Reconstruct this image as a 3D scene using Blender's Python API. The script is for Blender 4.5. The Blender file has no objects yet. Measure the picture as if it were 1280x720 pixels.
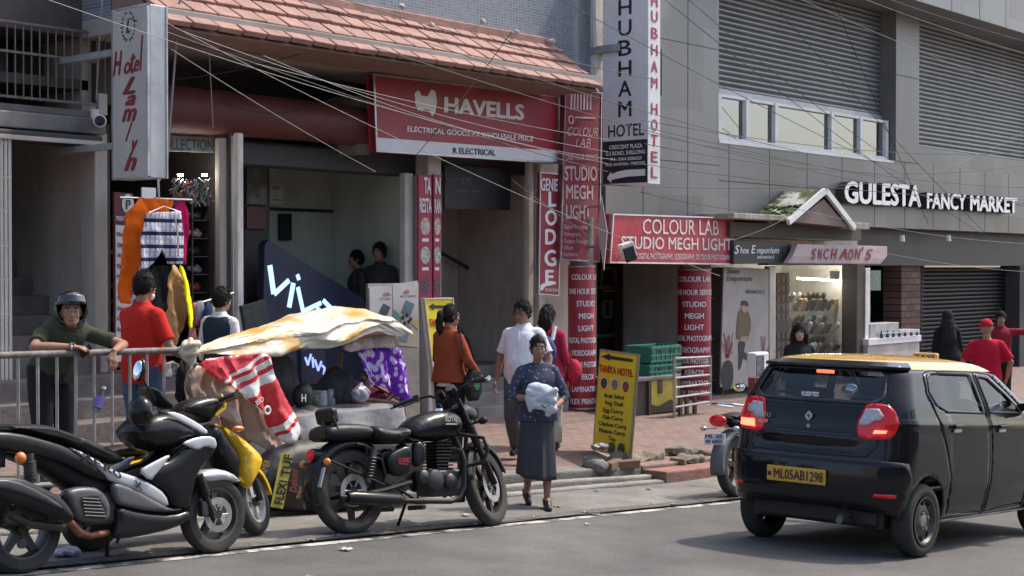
import bpy, bmesh, math, random
from mathutils import Vector, Matrix, noise, geometry
R = math.radians
scene = bpy.context.scene
COL = scene.collection
# ------------------------------------------------------------------ camera, sky, sun, exposure
F_PX, HOR = 1850.0, 335.0                 # focal length and eye level in pixels of the 1280 px wide photograph
YAW = R(40.9)                             # the view direction measured from the street direction (+X)
EYE = Vector((0.0, 0.0, 1.5))
PITCH = math.atan((360 - HOR) / F_PX)
cam_data = bpy.data.cameras.new("camera")
cam = bpy.data.objects.new("camera", cam_data)
COL.objects.link(cam)
cam_data.sensor_width = 36.0
cam_data.lens = 36.0 * F_PX / 1280.0
cam_data.clip_start, cam_data.clip_end = 0.1, 600.0
cam.location = EYE
cam.rotation_euler = (R(90) - PITCH, 0.0, YAW - R(90))
scene.camera = cam
SUN_EL, SUN_AZ = 56.0, -16.0              # azimuth measured from +X, negative towards the street
sv = Vector((math.cos(R(SUN_EL)) * math.cos(R(SUN_AZ)), math.cos(R(SUN_EL)) * math.sin(R(SUN_AZ)), math.sin(R(SUN_EL))))
world = bpy.data.worlds.new("World")
scene.world = world
world.use_nodes = True
wn = world.node_tree
sky = wn.nodes.new("ShaderNodeTexSky")
sky.sky_type = 'NISHITA'
sky.sun_disc = False
sky.sun_elevation = R(SUN_EL)
sky.sun_rotation = math.atan2(sv.x, sv.y)
sky.air_density, sky.dust_density, sky.ozone_density = 1.0, 3.0, 0.8
wn.nodes["Background"].inputs[1].default_value = 0.15
wn.links.new(sky.outputs[0], wn.nodes["Background"].inputs[0])
sd = bpy.data.lights.new("sun", 'SUN')
sd.energy, sd.angle, sd.color = 2.1, R(2.2), (1.0, 0.93, 0.82)
sun = bpy.data.objects.new("sun", sd)
COL.objects.link(sun)
sun.rotation_euler = (-sv).to_track_quat('-Z', 'Y').to_euler()
sun.location = (20, -5, 30)
scene.view_settings.view_transform = 'Standard'
scene.view_settings.look = 'None'
scene.view_settings.exposure = 1.0
scene.view_settings.gamma = 1.0
scene.view_settings.use_curve_mapping = False
scene.cycles.max_bounces = 6
scene.cycles.use_denoising = True
# ------------------------------------------------------------------ measuring helpers
CY, SY = math.cos(YAW), math.sin(YAW)
def ray(px, py):
 r = (px - 640.0) / F_PX
 return Vector((CY + SY * r, SY - CY * r, -(py - HOR) / F_PX))
def at(px, py, Y):                        # point of a plane parallel to the shop fronts
 d = ray(px, py); return EYE + d * (Y / d.y)
def atX(px, py, X):                       # point of a plane square to the street
 d = ray(px, py); return EYE + d * (X / d.x)
def zroad(X):                             # the street falls to the right, then levels out
 a, b, s0, s1 = 11.8, 14.6, -0.065, -0.018
 if X <= a: return s0 * X
 t = min((X - a) / (b - a), 1.0)
 z = s0 * a + (b - a) * (s0 * t + (s1 - s0) * t * t / 2)
 return z + (s1 * (X - b) if X > b else 0.0)
Y_EDGE, Y_KERB = 7.95, 9.15
def zpave(X, Y): return zroad(X) + 0.16 + 0.085 * (Y - Y_KERB)
def zground(X, Y):
 if Y < Y_EDGE: return zroad(X)
 if Y < Y_KERB: return zroad(X) + 0.012 + 0.03 * (Y - Y_EDGE)
 return zpave(X, Y)
# ------------------------------------------------------------------ object helpers
WORLDP = {}
def tag(o, label=None, cat=None, group=None, kind=None):
 if label: o['label'] = label
 if cat: o['category'] = cat
 if group: o['group'] = group
 if kind: o['kind'] = kind
 return o
def thing(name, label, cat, loc=(0, 0, 0), rotz=0.0, group=None, built_in_world=False):
 o = bpy.data.objects.new(name, None)
 COL.objects.link(o)
 o.empty_display_size = 0.1
 o.location = loc
 o.rotation_euler = (0, 0, rotz)
 tag(o, label, cat, group)
 if built_in_world: WORLDP[o.name] = Vector(loc)
 return o
def link(name, me, parent=None):
 o = bpy.data.objects.new(name, me)
 COL.objects.link(o)
 if parent is not None:
  o.parent = parent
  if parent.name in WORLDP:
   o.matrix_parent_inverse = Matrix.Translation(-WORLDP[parent.name])
 return o
def copy_tree(o, parent=None):
 c = o.copy(); COL.objects.link(c)
 if parent is not None: c.parent = parent
 for ch in list(o.children): copy_tree(ch, c)
 return c
class MB:
 """collects shapes into one mesh"""
 def __init__(self, T=None):
  self.v, self.f, self.m, self.mi, self.T = [], [], [], 0, T
 def add(self, vs, fs):
  b = len(self.v)
  if self.T is not None: vs = [self.T @ Vector(v) for v in vs]
  self.v += [tuple(v) for v in vs]
  self.f += [tuple(b + i for i in f) for f in fs]
  self.m += [self.mi] * len(fs)
  return self
 def box(self, x0, x1, y0, y1, z0, z1):
  vs = [(x, y, z) for x in (x0, x1) for y in (y0, y1) for z in (z0, z1)]
  return self.add(vs, [(0, 1, 3, 2), (4, 6, 7, 5), (0, 4, 5, 1), (2, 3, 7, 6), (0, 2, 6, 4), (1, 5, 7, 3)])
 def obox(self, c, size, rot=None):
  rot = rot or Matrix.Identity(3)
  c = Vector(c); s = [k / 2 for k in size]
  vs = [c + rot @ Vector((sx * s[0], sy * s[1], sz * s[2])) for sx in (-1, 1) for sy in (-1, 1) for sz in (-1, 1)]
  return self.add(vs, [(0, 1, 3, 2), (4, 6, 7, 5), (0, 4, 5, 1), (2, 3, 7, 6), (0, 2, 6, 4), (1, 5, 7, 3)])
 def hexa(self, a, b):                 # two matching quads (near, far) joined
  vs = list(a) + list(b)
  return self.add(vs, [(3, 2, 1, 0), (4, 5, 6, 7), (0, 1, 5, 4), (1, 2, 6, 5), (2, 3, 7, 6), (3, 0, 4, 7)])
 def prism(self, poly, d):             # a 3D polygon pushed along d
  n = len(poly); d = Vector(d)
  vs = [Vector(p) for p in poly] + [Vector(p) + d for p in poly]
  fs = [tuple(range(n))[::-1], tuple(range(n, 2 * n))]
  fs += [(i, (i + 1) % n, n + (i + 1) % n, n + i) for i in range(n)]
  return self.add(vs, fs)
 def ring_loft(self, rings, caps=True, closed=False):
  n = len(rings[0]); k = len(rings)
  vs = [p for r in rings for p in r]
  fs = []
  for j in range(k if closed else k - 1):
   a, b = j * n, ((j + 1) % k) * n
   fs += [(a + i, a + (i + 1) % n, b + (i + 1) % n, b + i) for i in range(n)]
  if caps and not closed:
   fs += [tuple(range(n))[::-1], tuple(range((k - 1) * n, k * n))]
  return self.add(vs, fs)
 def tube(self, pts, r, n=8, caps=True, flat=1.0):
  pts = [Vector(p) for p in pts]; k = len(pts)
  rs = r if isinstance(r, (list, tuple)) else [r] * k
  rings = []; up = None
  for i, p in enumerate(pts):
   t = (pts[min(i + 1, k - 1)] - pts[max(i - 1, 0)]).normalized()
   if up is None:
    up = t.cross(Vector((0, 0, 1)))
    if up.length < 0.1: up = t.cross(Vector((0, 1, 0)))
   u = (up - t * up.dot(t))
   u = u.normalized() if u.length > 1e-6 else t.orthogonal().normalized()
   w = t.cross(u); up = u
   rings.append([p + (u * math.cos(a) * flat + w * math.sin(a)) * rs[i] for a in [2 * math.pi * q / n for q in range(n)]])
  return self.ring_loft(rings, caps)
 def cyl(self, a, b, r0, r1=None, n=14):
  return self.tube([a, b], [r0, r0 if r1 is None else r1], n)
 def lathe(self, prof, c, ax, n=28, caps=True):   # prof: (distance along axis, radius)
  ax = Vector(ax).normalized(); u = ax.orthogonal().normalized(); w = ax.cross(u); c = Vector(c)
  rings = [[c + ax * h + (u * math.cos(a) + w * math.sin(a)) * max(r, 1e-4) for a in [2 * math.pi * q / n for q in range(n)]] for h, r in prof]
  return self.ring_loft(rings, caps)
 def torus(self, c, ax, Rr, r, n=40, m=10, squash=1.0):
  ax = Vector(ax).normalized(); u = ax.orthogonal().normalized(); w = ax.cross(u); c = Vector(c)
  rings = []
  for i in range(n):
   a = 2 * math.pi * i / n; d = u * math.cos(a) + w * math.sin(a)
   rings.append([c + d * (Rr + r * math.cos(b)) + ax * r * squash * math.sin(b) for b in [2 * math.pi * q / m for q in range(m)]])
  return self.ring_loft(rings, False, True)
 def ell(self, c, rad, rot=None, n=16, m=10):
  c = Vector(c); rot = rot or Matrix.Identity(3)
  rings = []
  for j in range(m + 1):
   t = -math.pi / 2 + math.pi * j / m
   t = max(min(t, math.pi / 2 - 0.02), -math.pi / 2 + 0.02)
   rings.append([c + rot @ Vector((rad[0] * math.cos(t) * math.cos(a), rad[1] * math.cos(t) * math.sin(a), rad[2] * math.sin(t))) for a in [2 * math.pi * q / n for q in range(n)]])
  return self.ring_loft(rings, True)
 def cap(self, a, b, r0, r1, n=12, e=(1, 1)):   # tapered capsule with round ends
  a, b = Vector(a), Vector(b); t = (b - a)
  L = t.length; t = t / L if L > 1e-6 else Vector((0, 0, 1))
  ref = Vector((0, 1, 0)) if abs(t.y) < 0.9 else Vector((0, 0, 1))
  u = t.cross(ref).normalized(); w = t.cross(u)
  rings = []
  for q in range(5):
   s = -math.pi / 2 * (1 - q / 4.0); rings.append((a + t * r0 * math.sin(s), max(r0 * math.cos(s), r0 * .06)))
  for q in range(5):
   s = math.pi / 2 * q / 4.0; rings.append((b + t * r1 * math.sin(s), max(r1 * math.cos(s), r1 * .06)))
  return self.ring_loft([[p + (u * math.cos(x) * e[0] + w * math.sin(x) * e[1]) * rr for x in [2 * math.pi * k / n for k in range(n)]] for p, rr in rings], True)
 def sheet(self, fn, nu, nv):
  vs = [fn(i / nu, j / nv) for j in range(nv + 1) for i in range(nu + 1)]
  fs = [(j * (nu + 1) + i, j * (nu + 1) + i + 1, (j + 1) * (nu + 1) + i + 1, (j + 1) * (nu + 1) + i) for j in range(nv) for i in range(nu)]
  return self.add(vs, fs)
 def text(self, s, BL, BR, TL, bold=0.0, shear=0.0, lift=0.004, depth=0.0, TR=None):
  vs, fs = glyphs(s, bold, shear)
  BL, BR, TL = Vector(BL), Vector(BR), Vector(TL)
  TR = Vector(TR) if TR is not None else BR + TL - BL
  nrm = (BR - BL).cross(TL - BL).normalized()
  def mp(x, y, o):
   a = BL.lerp(BR, x); b = TL.lerp(TR, x)
   return a + (b - a) * y + nrm * (lift + o)
  self.add([mp(x, y, depth + l) for x, y, l in vs], fs)
  if depth > 0:
   edge = {}
   for f in fs:
    for i in range(len(f)):
     a, b = f[i], f[(i + 1) % len(f)]
     if (b, a) in edge: del edge[(b, a)]
     else: edge[(a, b)] = 1
   for a, b in edge:
    p, q = vs[a], vs[b]
    self.add([mp(p[0], p[1], 0), mp(q[0], q[1], 0), mp(q[0], q[1], depth), mp(p[0], p[1], depth)], [(0, 1, 2, 3)])
  return self
 def build(self, name, mat, parent=None, smooth=False, bevel=0.0, seg=2, solid=0.0, sub=0, weld=False):
  me = bpy.data.meshes.new(name)
  me.from_pydata(self.v, [], self.f)
  mats = mat if isinstance(mat, (list, tuple)) else [mat]
  for q in mats: me.materials.append(q)
  if len(mats) > 1: me.polygons.foreach_set("material_index", self.m)
  bm = bmesh.new(); bm.from_mesh(me)
  if weld: bmesh.ops.remove_doubles(bm, verts=bm.verts, dist=1e-5)
  bmesh.ops.recalc_face_normals(bm, faces=bm.faces)
  bm.to_mesh(me); bm.free()
  me.validate()
  if smooth:
   me.polygons.foreach_set("use_smooth", [True] * len(me.polygons))
   try: me.set_sharp_from_angle(angle=R(40))
   except Exception: pass
  o = link(name, me, parent)
  if solid:
   q = o.modifiers.new("solid", 'SOLIDIFY'); q.thickness = solid; q.offset = -1 if solid > 0 else 1; q.thickness = abs(solid)
  if sub:
   q = o.modifiers.new("sub", 'SUBSURF'); q.levels = sub; q.render_levels = sub
  if bevel:
   q = o.modifiers.new("bevel", 'BEVEL'); q.width = bevel; q.segments = seg; q.limit_method = 'ANGLE'; q.angle_limit = R(35)
  return o
_gl = {}
def glyphs(s, bold=0.0, shear=0.0):
 """outline letters: x spans 0..1 over the string, y spans 0..1 from baseline to cap height"""
 key = (s, round(bold, 4), round(shear, 4))
 if key in _gl: return _gl[key]
 def raw(t):
  cu = bpy.data.curves.new("t", 'FONT'); cu.body = t; cu.shear = shear; cu.resolution_u = 3; cu.fill_mode = 'FRONT'
  o = bpy.data.objects.new("t", cu)
  me = o.to_mesh()
  r = [(v.co.x, v.co.y) for v in me.vertices], [tuple(p.vertices) for p in me.polygons]
  o.to_mesh_clear(); bpy.data.objects.remove(o); bpy.data.curves.remove(cu)
  return r
 if 'H' not in _gl: _gl['H'] = max(y for x, y in raw('H')[0])
 vs, fs = raw(s)
 x0, x1 = min(x for x, y in vs), max(x for x, y in vs)
 V, Fs = [], []                        # heavier letters: shifted copies a hair apart
 sh = [(0, 0)] if bold <= 0 else [(0, 0), (bold, 0), (-bold, 0), (0, bold * .7), (0, -bold * .7), (bold * .7, bold * .5), (-bold * .7, -bold * .5)]
 w = x1 - x0 + 2 * bold
 for i, (dx, dy) in enumerate(sh):
  n = len(V); V += [((x - x0 + dx + bold) / w, (y + dy) / _gl['H'], i * .0004) for x, y in vs]; Fs += [tuple(n + q for q in f) for f in fs]
 _gl[key] = (V, Fs)
 return _gl[key]
def inside(p, poly):
 x, y = p; c = False; n = len(poly); j = n - 1
 for i in range(n):
  xi, yi = poly[i]; xj, yj = poly[j]
  if (yi > y) != (yj > y) and x < (xj - xi) * (y - yi) / (yj - yi) + xi: c = not c
  j = i
 return c
def seg_dist(p, a, b):
 ax, ay = a; bx, by = b; dx, dy = bx - ax, by - ay
 L = dx * dx + dy * dy
 t = 0 if L == 0 else max(0, min(1, ((p[0] - ax) * dx + (p[1] - ay) * dy) / L))
 return math.hypot(p[0] - ax - t * dx, p[1] - ay - t * dy)
def edge_dist(p, poly): return min(seg_dist(p, poly[i - 1], poly[i]) for i in range(len(poly)))
def smooth_poly(poly, it=2):              # corner cutting
 for _ in range(it):
  q = []
  for i in range(len(poly)):
   a, b = poly[i - 1], poly[i]
   q += [tuple(a[k] * .75 + b[k] * .25 for k in range(len(a))), tuple(a[k] * .25 + b[k] * .75 for k in range(len(a)))]
  poly = q
 return poly
def resample(poly, s, closed=True):
 out = []
 n = len(poly)
 for i in range(n if closed else n - 1):
  a, b = poly[i], poly[(i + 1) % n]
  k = max(1, int(math.dist(a, b) / s + .5))
  out += [tuple(a[q] + (b[q] - a[q]) * j / k for q in range(len(a))) for j in range(k)]
 if not closed: out.append(poly[-1])
 return out
def shrink(poly, d):
 o = []
 n = len(poly); area = sum(poly[i - 1][0] * poly[i][1] - poly[i][0] * poly[i - 1][1] for i in range(n)); sg = 1 if area > 0 else -1
 for i in range(n):
  a, b2, e = Vector(poly[i - 1]), Vector(poly[i]), Vector(poly[(i + 1) % n])
  u = (b2 - a).normalized(); w = (e - b2).normalized()
  m = Vector((-(u + w).y, (u + w).x))
  nrm = (m.normalized() if m.length > 1e-6 else Vector((-u.y, u.x))) * sg
  k = max(.5, nrm.dot(Vector((-u.y, u.x)) * sg)); q = b2 + nrm * d / k; o.append((q.x, q.y))
 return o
def cdt(outer, holes=(), s=0.05, rings=()):
 """triangulate a 2D outline with inner sample points; returns (points, triangles)"""
 pts, edges = [], []
 loops = [resample(outer, s)] + [resample(h, s) for h in holes]
 for lp in loops:
  b = len(pts); pts += lp
  edges += [(b + i, b + (i + 1) % len(lp)) for i in range(len(lp))]
 lim = s * .45
 for d in rings:
  for p in shrink(loops[0], d):
   if inside(p, outer) and edge_dist(p, outer) > d * .8: pts.append(p)
 if rings: lim = max(rings) + s * .5
 xs = [p[0] for p in outer]; ys = [p[1] for p in outer]
 y = min(ys) + s / 2; k = 0
 while y < max(ys):
  x = min(xs) + (s / 2 if k % 2 else s)
  while x < max(xs):
   if inside((x, y), outer) and not any(inside((x, y), h) for h in holes):
    if min(edge_dist((x, y), q) for q in [outer] + list(holes)) > lim: pts.append((x, y))
   x += s
  y += s * .87; k += 1
 r = geometry.delaunay_2d_cdt([Vector(p) for p in pts], edges, [], 0, 1e-6)
 V = [(v.x, v.y) for v in r[0]]
 T = []
 for f in r[2]:
  c = (sum(V[i][0] for i in f) / len(f), sum(V[i][1] for i in f) / len(f))
  if inside(c, outer) and not any(inside(c, h) for h in holes): T.append(tuple(f))
 return V, T
def puff(mb, poly, T, rad, mp, s=0.04, base=0.0, both=True, rounds=1):
 """a rounded slab: the outline poly (2D) swells to half thickness T within the distance rad of its edge"""
 if rounds: poly = smooth_poly(poly, rounds)
 V, F = cdt(poly, (), s, (rad * .06, rad * .22, rad * .5, rad * .85))
 def h(p):
  d = min(edge_dist(p, poly) / rad, 1.0)
  return base + T * max(0.0, 1 - (1 - d) ** 2.6) ** (1 / 2.6)
 mb.add([mp(p[0], p[1], h(p)) for p in V], F)
 if both: mb.add([mp(p[0], p[1], -h(p)) for p in V], [f[::-1] for f in F])
 if both and base > 0:
  lp = resample(poly, s); n = len(lp)
  mb.add([mp(*p, base) for p in lp] + [mp(*p, -base) for p in lp], [(i, (i + 1) % n, n + (i + 1) % n, n + i) for i in range(n)])
 return mb
def sag(a, b, drop, n=14):
 a, b = Vector(a), Vector(b)
 return [a.lerp(b, i / n) - Vector((0, 0, drop * 4 * (i / n) * (1 - i / n))) for i in range(n + 1)]
# ------------------------------------------------------------------ materials
_mats = {}
def M(name, col, rough=0.6, metal=0.0, var=0.18, scale=6.0, bump=0.0, bscale=None, coat=0.0, streak=0.0, emit=0.0, spec=0.5, dirt=None, dirt_amt=0.5, aniso=1.0):
 if name in _mats: return _mats[name]
 m = bpy.data.materials.new(name); m.use_nodes = True
 nt = m.node_tree; N, L = nt.nodes, nt.links
 b = N["Principled BSDF"]
 col = tuple(col) + (1.0,)
 b.inputs["Base Color"].default_value = col
 b.inputs["Roughness"].default_value = rough
 b.inputs["Metallic"].default_value = metal
 b.inputs["Specular IOR Level"].default_value = spec
 if coat: b.inputs["Coat Weight"].default_value = coat; b.inputs["Coat Roughness"].default_value = 0.06
 tc = N.new("ShaderNodeTexCoord")
 if var or dirt:
  nz = N.new("ShaderNodeTexNoise"); nz.inputs["Scale"].default_value = scale; nz.inputs["Detail"].default_value = 7; nz.inputs["Roughness"].default_value = 0.62
  if aniso != 1.0 or streak:
   mpn = N.new("ShaderNodeMapping"); mpn.inputs["Scale"].default_value = (1, 1, aniso if not streak else 0.15)
   L.new(tc.outputs["Object"], mpn.inputs[0]); L.new(mpn.outputs[0], nz.inputs["Vector"])
  else: L.new(tc.outputs["Object"], nz.inputs["Vector"])
  mr = N.new("ShaderNodeMapRange"); mr.inputs[1].default_value = 0.3; mr.inputs[2].default_value = 0.7
  mr.inputs[3].default_value = 1 - var; mr.inputs[4].default_value = 1 + var
  L.new(nz.outputs["Fac"], mr.inputs[0])
  hs = N.new("ShaderNodeMix"); hs.data_type = 'RGBA'; hs.blend_type = 'MULTIPLY'; hs.inputs["Factor"].default_value = 1.0
  hs.inputs[6].default_value = col; L.new(mr.outputs[0], hs.inputs[7])
  out = hs.outputs[2]
  if dirt:
   n2 = N.new("ShaderNodeTexNoise"); n2.inputs["Scale"].default_value = scale * .45; n2.inputs["Detail"].default_value = 9; n2.inputs["Roughness"].default_value = .7
   if streak:
    mp2 = N.new("ShaderNodeMapping"); mp2.inputs["Scale"].default_value = (1, 1, 1 - .85 * streak)
    L.new(tc.outputs["Object"], mp2.inputs[0]); L.new(mp2.outputs[0], n2.inputs["Vector"])
   else: L.new(tc.outputs["Object"], n2.inputs["Vector"])
   r2 = N.new("ShaderNodeMapRange"); r2.inputs[1].default_value = .5 - .12; r2.inputs[2].default_value = .75; r2.inputs[3].default_value = 0; r2.inputs[4].default_value = dirt_amt
   L.new(n2.outputs["Fac"], r2.inputs[0])
   mx = N.new("ShaderNodeMix"); mx.data_type = 'RGBA'; L.new(r2.outputs[0], mx.inputs["Factor"])
   L.new(out, mx.inputs[6]); mx.inputs[7].default_value = tuple(dirt) + (1,)
   out = mx.outputs[2]
  L.new(out, b.inputs["Base Color"])
  rr = N.new("ShaderNodeMapRange"); rr.inputs[3].default_value = max(0.02, rough - .08); rr.inputs[4].default_value = min(1, rough + .1)
  L.new(nz.outputs["Fac"], rr.inputs[0]); L.new(rr.outputs[0], b.inputs["Roughness"])
 if bump:
  nb = N.new("ShaderNodeTexNoise"); nb.inputs["Scale"].default_value = bscale or scale * 4; nb.inputs["Detail"].default_value = 6
  L.new(tc.outputs["Object"], nb.inputs["Vector"])
  bp = N.new("ShaderNodeBump"); bp.inputs["Strength"].default_value = min(bump, 1); bp.inputs["Distance"].default_value = 0.02 * max(bump, 1)
  L.new(nb.outputs["Fac"], bp.inputs["Height"]); L.new(bp.outputs[0], b.inputs["Normal"])
 if emit:
  b.inputs["Emission Color"].default_value = col; b.inputs["Emission Strength"].default_value = emit
 _mats[name] = m
 return m
def glass_mat(name, tint=(.5, .5, .5), refl=0.12, rough=0.03, ior=1.5):
 if name in _mats: return _mats[name]
 m = bpy.data.materials.new(name); m.use_nodes = True
 nt = m.node_tree; N, L = nt.nodes, nt.links
 N.remove(N["Principled BSDF"])
 t = N.new("ShaderNodeBsdfTransparent"); t.inputs[0].default_value = tuple(tint) + (1,)
 g = N.new("ShaderNodeBsdfGlossy"); g.inputs[1].default_value = rough
 lw = N.new("ShaderNodeLayerWeight"); lw.inputs[0].default_value = .5
 pw = N.new("ShaderNodeMath"); pw.operation = 'POWER'; pw.inputs[1].default_value = 5.0; L.new(lw.outputs["Facing"], pw.inputs[0])
 ad = N.new("ShaderNodeMath"); ad.operation = 'MULTIPLY_ADD'; ad.use_clamp = True; ad.inputs[1].default_value = .85; ad.inputs[2].default_value = refl
 L.new(pw.outputs[0], ad.inputs[0])
 mx = N.new("ShaderNodeMixShader"); L.new(ad.outputs[0], mx.inputs[0]); L.new(t.outputs[0], mx.inputs[1]); L.new(g.outputs[0], mx.inputs[2])
 L.new(mx.outputs[0], N["Material Output"].inputs[0])
 _mats[name] = m
 return m
def nodes_of(m):
 return m.node_tree.nodes, m.node_tree.links, m.node_tree.nodes["Principled BSDF"]
# ------------------------------------------------------------------ shared materials
m_asph = M("asphalt", (.086, .083, .08), .85, var=.22, scale=3.0, bump=.35, bscale=160, dirt=(.13, .12, .105), dirt_amt=.6)
m_apron = M("apron_concrete", (.20, .19, .17), .85, var=.28, scale=2.2, bump=.6, bscale=45, dirt=(.07, .062, .055), dirt_amt=.9)
m_kerb = M("kerb_stone", (.25, .235, .21), .85, var=.25, scale=4, bump=.5, bscale=30, dirt=(.1, .085, .07), dirt_amt=.7)
m_conc = M("weathered_concrete", (.24, .22, .205), .85, var=.25, scale=3, bump=.3, bscale=25, dirt=(.07, .06, .055), dirt_amt=.75, streak=.6)
m_conc_lt = M("pale_concrete", (.50, .46, .42), .85, var=.15, scale=2, bump=.2, bscale=20, dirt=(.16, .13, .11), dirt_amt=.55, streak=.6)
m_cream = M("cream_paint", (.62, .57, .50), .7, var=.1, scale=4, bump=.15, bscale=20, dirt=(.16, .12, .10), dirt_amt=.6, streak=.5)
m_beige = M("beige_paint", (.50, .43, .37), .75, var=.12, scale=3, bump=.15, bscale=18, dirt=(.13, .10, .085), dirt_amt=.6, streak=.6)
m_whitep = M("chipped_white_paint", (.80, .76, .70), .6, var=.08, scale=6, bump=.2, bscale=25, dirt=(.16, .12, .10), dirt_amt=.7, streak=.4)
m_dark = M("dark_paint", (.028, .026, .028), .6, var=.3, scale=5)
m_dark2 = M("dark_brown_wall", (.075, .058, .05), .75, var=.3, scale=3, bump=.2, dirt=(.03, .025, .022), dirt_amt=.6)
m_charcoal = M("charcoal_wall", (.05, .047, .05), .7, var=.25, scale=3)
m_green = M("pale_green_wall", (.56, .59, .50), .8, var=.12, scale=2, dirt=(.22, .22, .19), dirt_amt=.5, streak=.5)
m_stair = M("stair_stone", (.16, .135, .12), .8, var=.3, scale=4, bump=.3, bscale=25, dirt=(.07, .055, .05), dirt_amt=.6)
m_clad = M("grey_cladding", (.225, .217, .21), .42, metal=.25, var=.07, scale=1.2, dirt=(.13, .12, .11), dirt_amt=.55, streak=.8)
N, L, b = nodes_of(m_clad); src = b.inputs["Base Color"].links[0].from_socket; tc = N.new("ShaderNodeTexCoord"); mpn = N.new("ShaderNodeMapping"); mpn.inputs["Rotation"].default_value = (R(90), 0, 0); bt = N.new("ShaderNodeTexBrick"); bt.offset = .3; bt.inputs["Scale"].default_value = 1; bt.inputs["Brick Width"].default_value = 1.22; bt.inputs["Row Height"].default_value = 1.3; bt.inputs["Mortar Size"].default_value = 0; bt.inputs["Color1"].default_value = (1.1, 1.1, 1.1, 1); bt.inputs["Color2"].default_value = (.84, .83, .82, 1)
L.new(tc.outputs["Object"], mpn.inputs[0]); L.new(mpn.outputs[0], bt.inputs["Vector"]); mx = N.new("ShaderNodeMix"); mx.data_type = 'RGBA'; mx.blend_type = 'MULTIPLY'; mx.inputs["Factor"].default_value = 1; L.new(src, mx.inputs[6]); L.new(bt.outputs["Color"], mx.inputs[7]); L.new(mx.outputs[2], b.inputs["Base Color"])
m_seam = M("cladding_joint", (.05, .05, .05), .8, var=0)
m_shut = M("steel_shutter", (.29, .29, .295), .42, metal=.55, var=.1, scale=2, dirt=(.16, .15, .14), dirt_amt=.4, streak=.7)
m_shutd = M("dark_shutter", (.016, .015, .018), .5, metal=.4, var=.2, scale=2)
m_wframe = M("white_window_frame", (.78, .77, .75), .4, var=.06, scale=6, dirt=(.4, .36, .32), dirt_amt=.4)
m_glass = glass_mat("window_glass", (.10, .12, .12), .30, .015)
m_clear = glass_mat("clear_glass", (.86, .9, .88), .05, .02)
m_red = M("sign_red", (.33, .022, .035), .42, var=.2, scale=2, bump=.5, bscale=4, dirt=(.2, .03, .04), dirt_amt=.4)
m_maroon = M("canopy_maroon", (.12, .028, .025), .6, var=.25, scale=4, bump=.2, bscale=9, dirt=(.08, .02, .018), dirt_amt=.6)
m_white = M("sign_white", (.72, .71, .72), .45, var=.06, scale=4, dirt=(.5, .47, .45), dirt_amt=.3)
m_letterw = M("letter_white", (.80, .78, .77), .5, var=.05)
m_letterp = M("letter_pink", (.62, .42, .40), .5, var=.08)
m_letterk = M("letter_black", (.018, .018, .022), .5, var=0)
m_letterr = M("letter_red", (.42, .02, .03), .5, var=.05)
m_steel = M("steel_frame", (.45, .45, .46), .35, metal=.8, var=.15, scale=8, dirt=(.2, .13, .09), dirt_amt=.5)
m_galv = M("galvanised_sheet", (.40, .42, .44), .45, metal=.5, var=.2, scale=4, bump=.25, bscale=7, dirt=(.25, .2, .16), dirt_amt=.4, streak=.5)
m_wood = M("old_wood", (.16, .095, .055), .65, var=.3, scale=5, dirt=(.06, .035, .025), dirt_amt=.6, streak=.8)
m_wood_dk = M("dark_door_wood", (.05, .034, .026), .5, var=.3, scale=5, streak=.8)
m_black = M("black_plastic", (.012, .012, .013), .45, var=.2)
m_rubber = M("tyre_rubber", (.022, .021, .02), .8, var=.3, scale=14, bump=.2, bscale=60, dirt=(.075, .065, .052), dirt_amt=.55)
m_chrome = M("chrome", (.7, .7, .7), .12, metal=1, var=.05)
m_lamp = M("lamp_glow", (1, .97, .9), .5, var=0, emit=32)
# ------------------------------------------------------------------ ground
def grid_sheet(name, xs, ys, zf, mat, kind='structure', lift=0):
 mb = MB(); n = len(ys)
 vs = [(x, y, zf(x, y) + lift) for x in xs for y in ys]
 mb.add(vs, [(i * n + j, (i + 1) * n + j, (i + 1) * n + j + 1, i * n + j + 1) for i in range(len(xs) - 1) for j in range(n - 1)])
 o = mb.build(name, mat, smooth=True); tag(o, kind=kind); return o
def rng(a, b, s): n = max(1, round((b - a) / s)); return [a + (b - a) * i / n for i in range(n + 1)]
XS = rng(-30, 8, 1.0) + rng(8, 20, .25)[1:] + rng(20, 75, 1.5)[1:]
o = grid_sheet("ground", [-150, -30, 75, 200], [-150, -12, 60, 200], lambda x, y: -3.6, m_conc);
road = grid_sheet("road", XS, [-14, -6, 0, 3, 5, 6, 7, Y_EDGE], lambda x, y: zroad(x), m_asph)
N, L, b = nodes_of(m_asph)               # fine aggregate and broad worn patches on the asphalt
src = b.inputs["Base Color"].links[0].from_socket; tc = N.new("ShaderNodeTexCoord")
for sc_, lo, hi in ((95, .62, 1.4), (1.1, .78, 1.18), (.35, .8, 1.15)):
 nz = N.new("ShaderNodeTexNoise"); nz.inputs["Scale"].default_value = sc_; nz.inputs["Detail"].default_value = 5; L.new(tc.outputs["Object"], nz.inputs["Vector"])
 mr = N.new("ShaderNodeMapRange"); mr.inputs[1].default_value = .32; mr.inputs[2].default_value = .68; mr.inputs[3].default_value = lo; mr.inputs[4].default_value = hi; L.new(nz.outputs["Fac"], mr.inputs[0])
 mx = N.new("ShaderNodeMix"); mx.data_type = 'RGBA'; mx.blend_type = 'MULTIPLY'; mx.inputs["Factor"].default_value = 1; L.new(src, mx.inputs[6]); L.new(mr.outputs[0], mx.inputs[7]); src = mx.outputs[2]
L.new(src, b.inputs["Base Color"])
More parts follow.
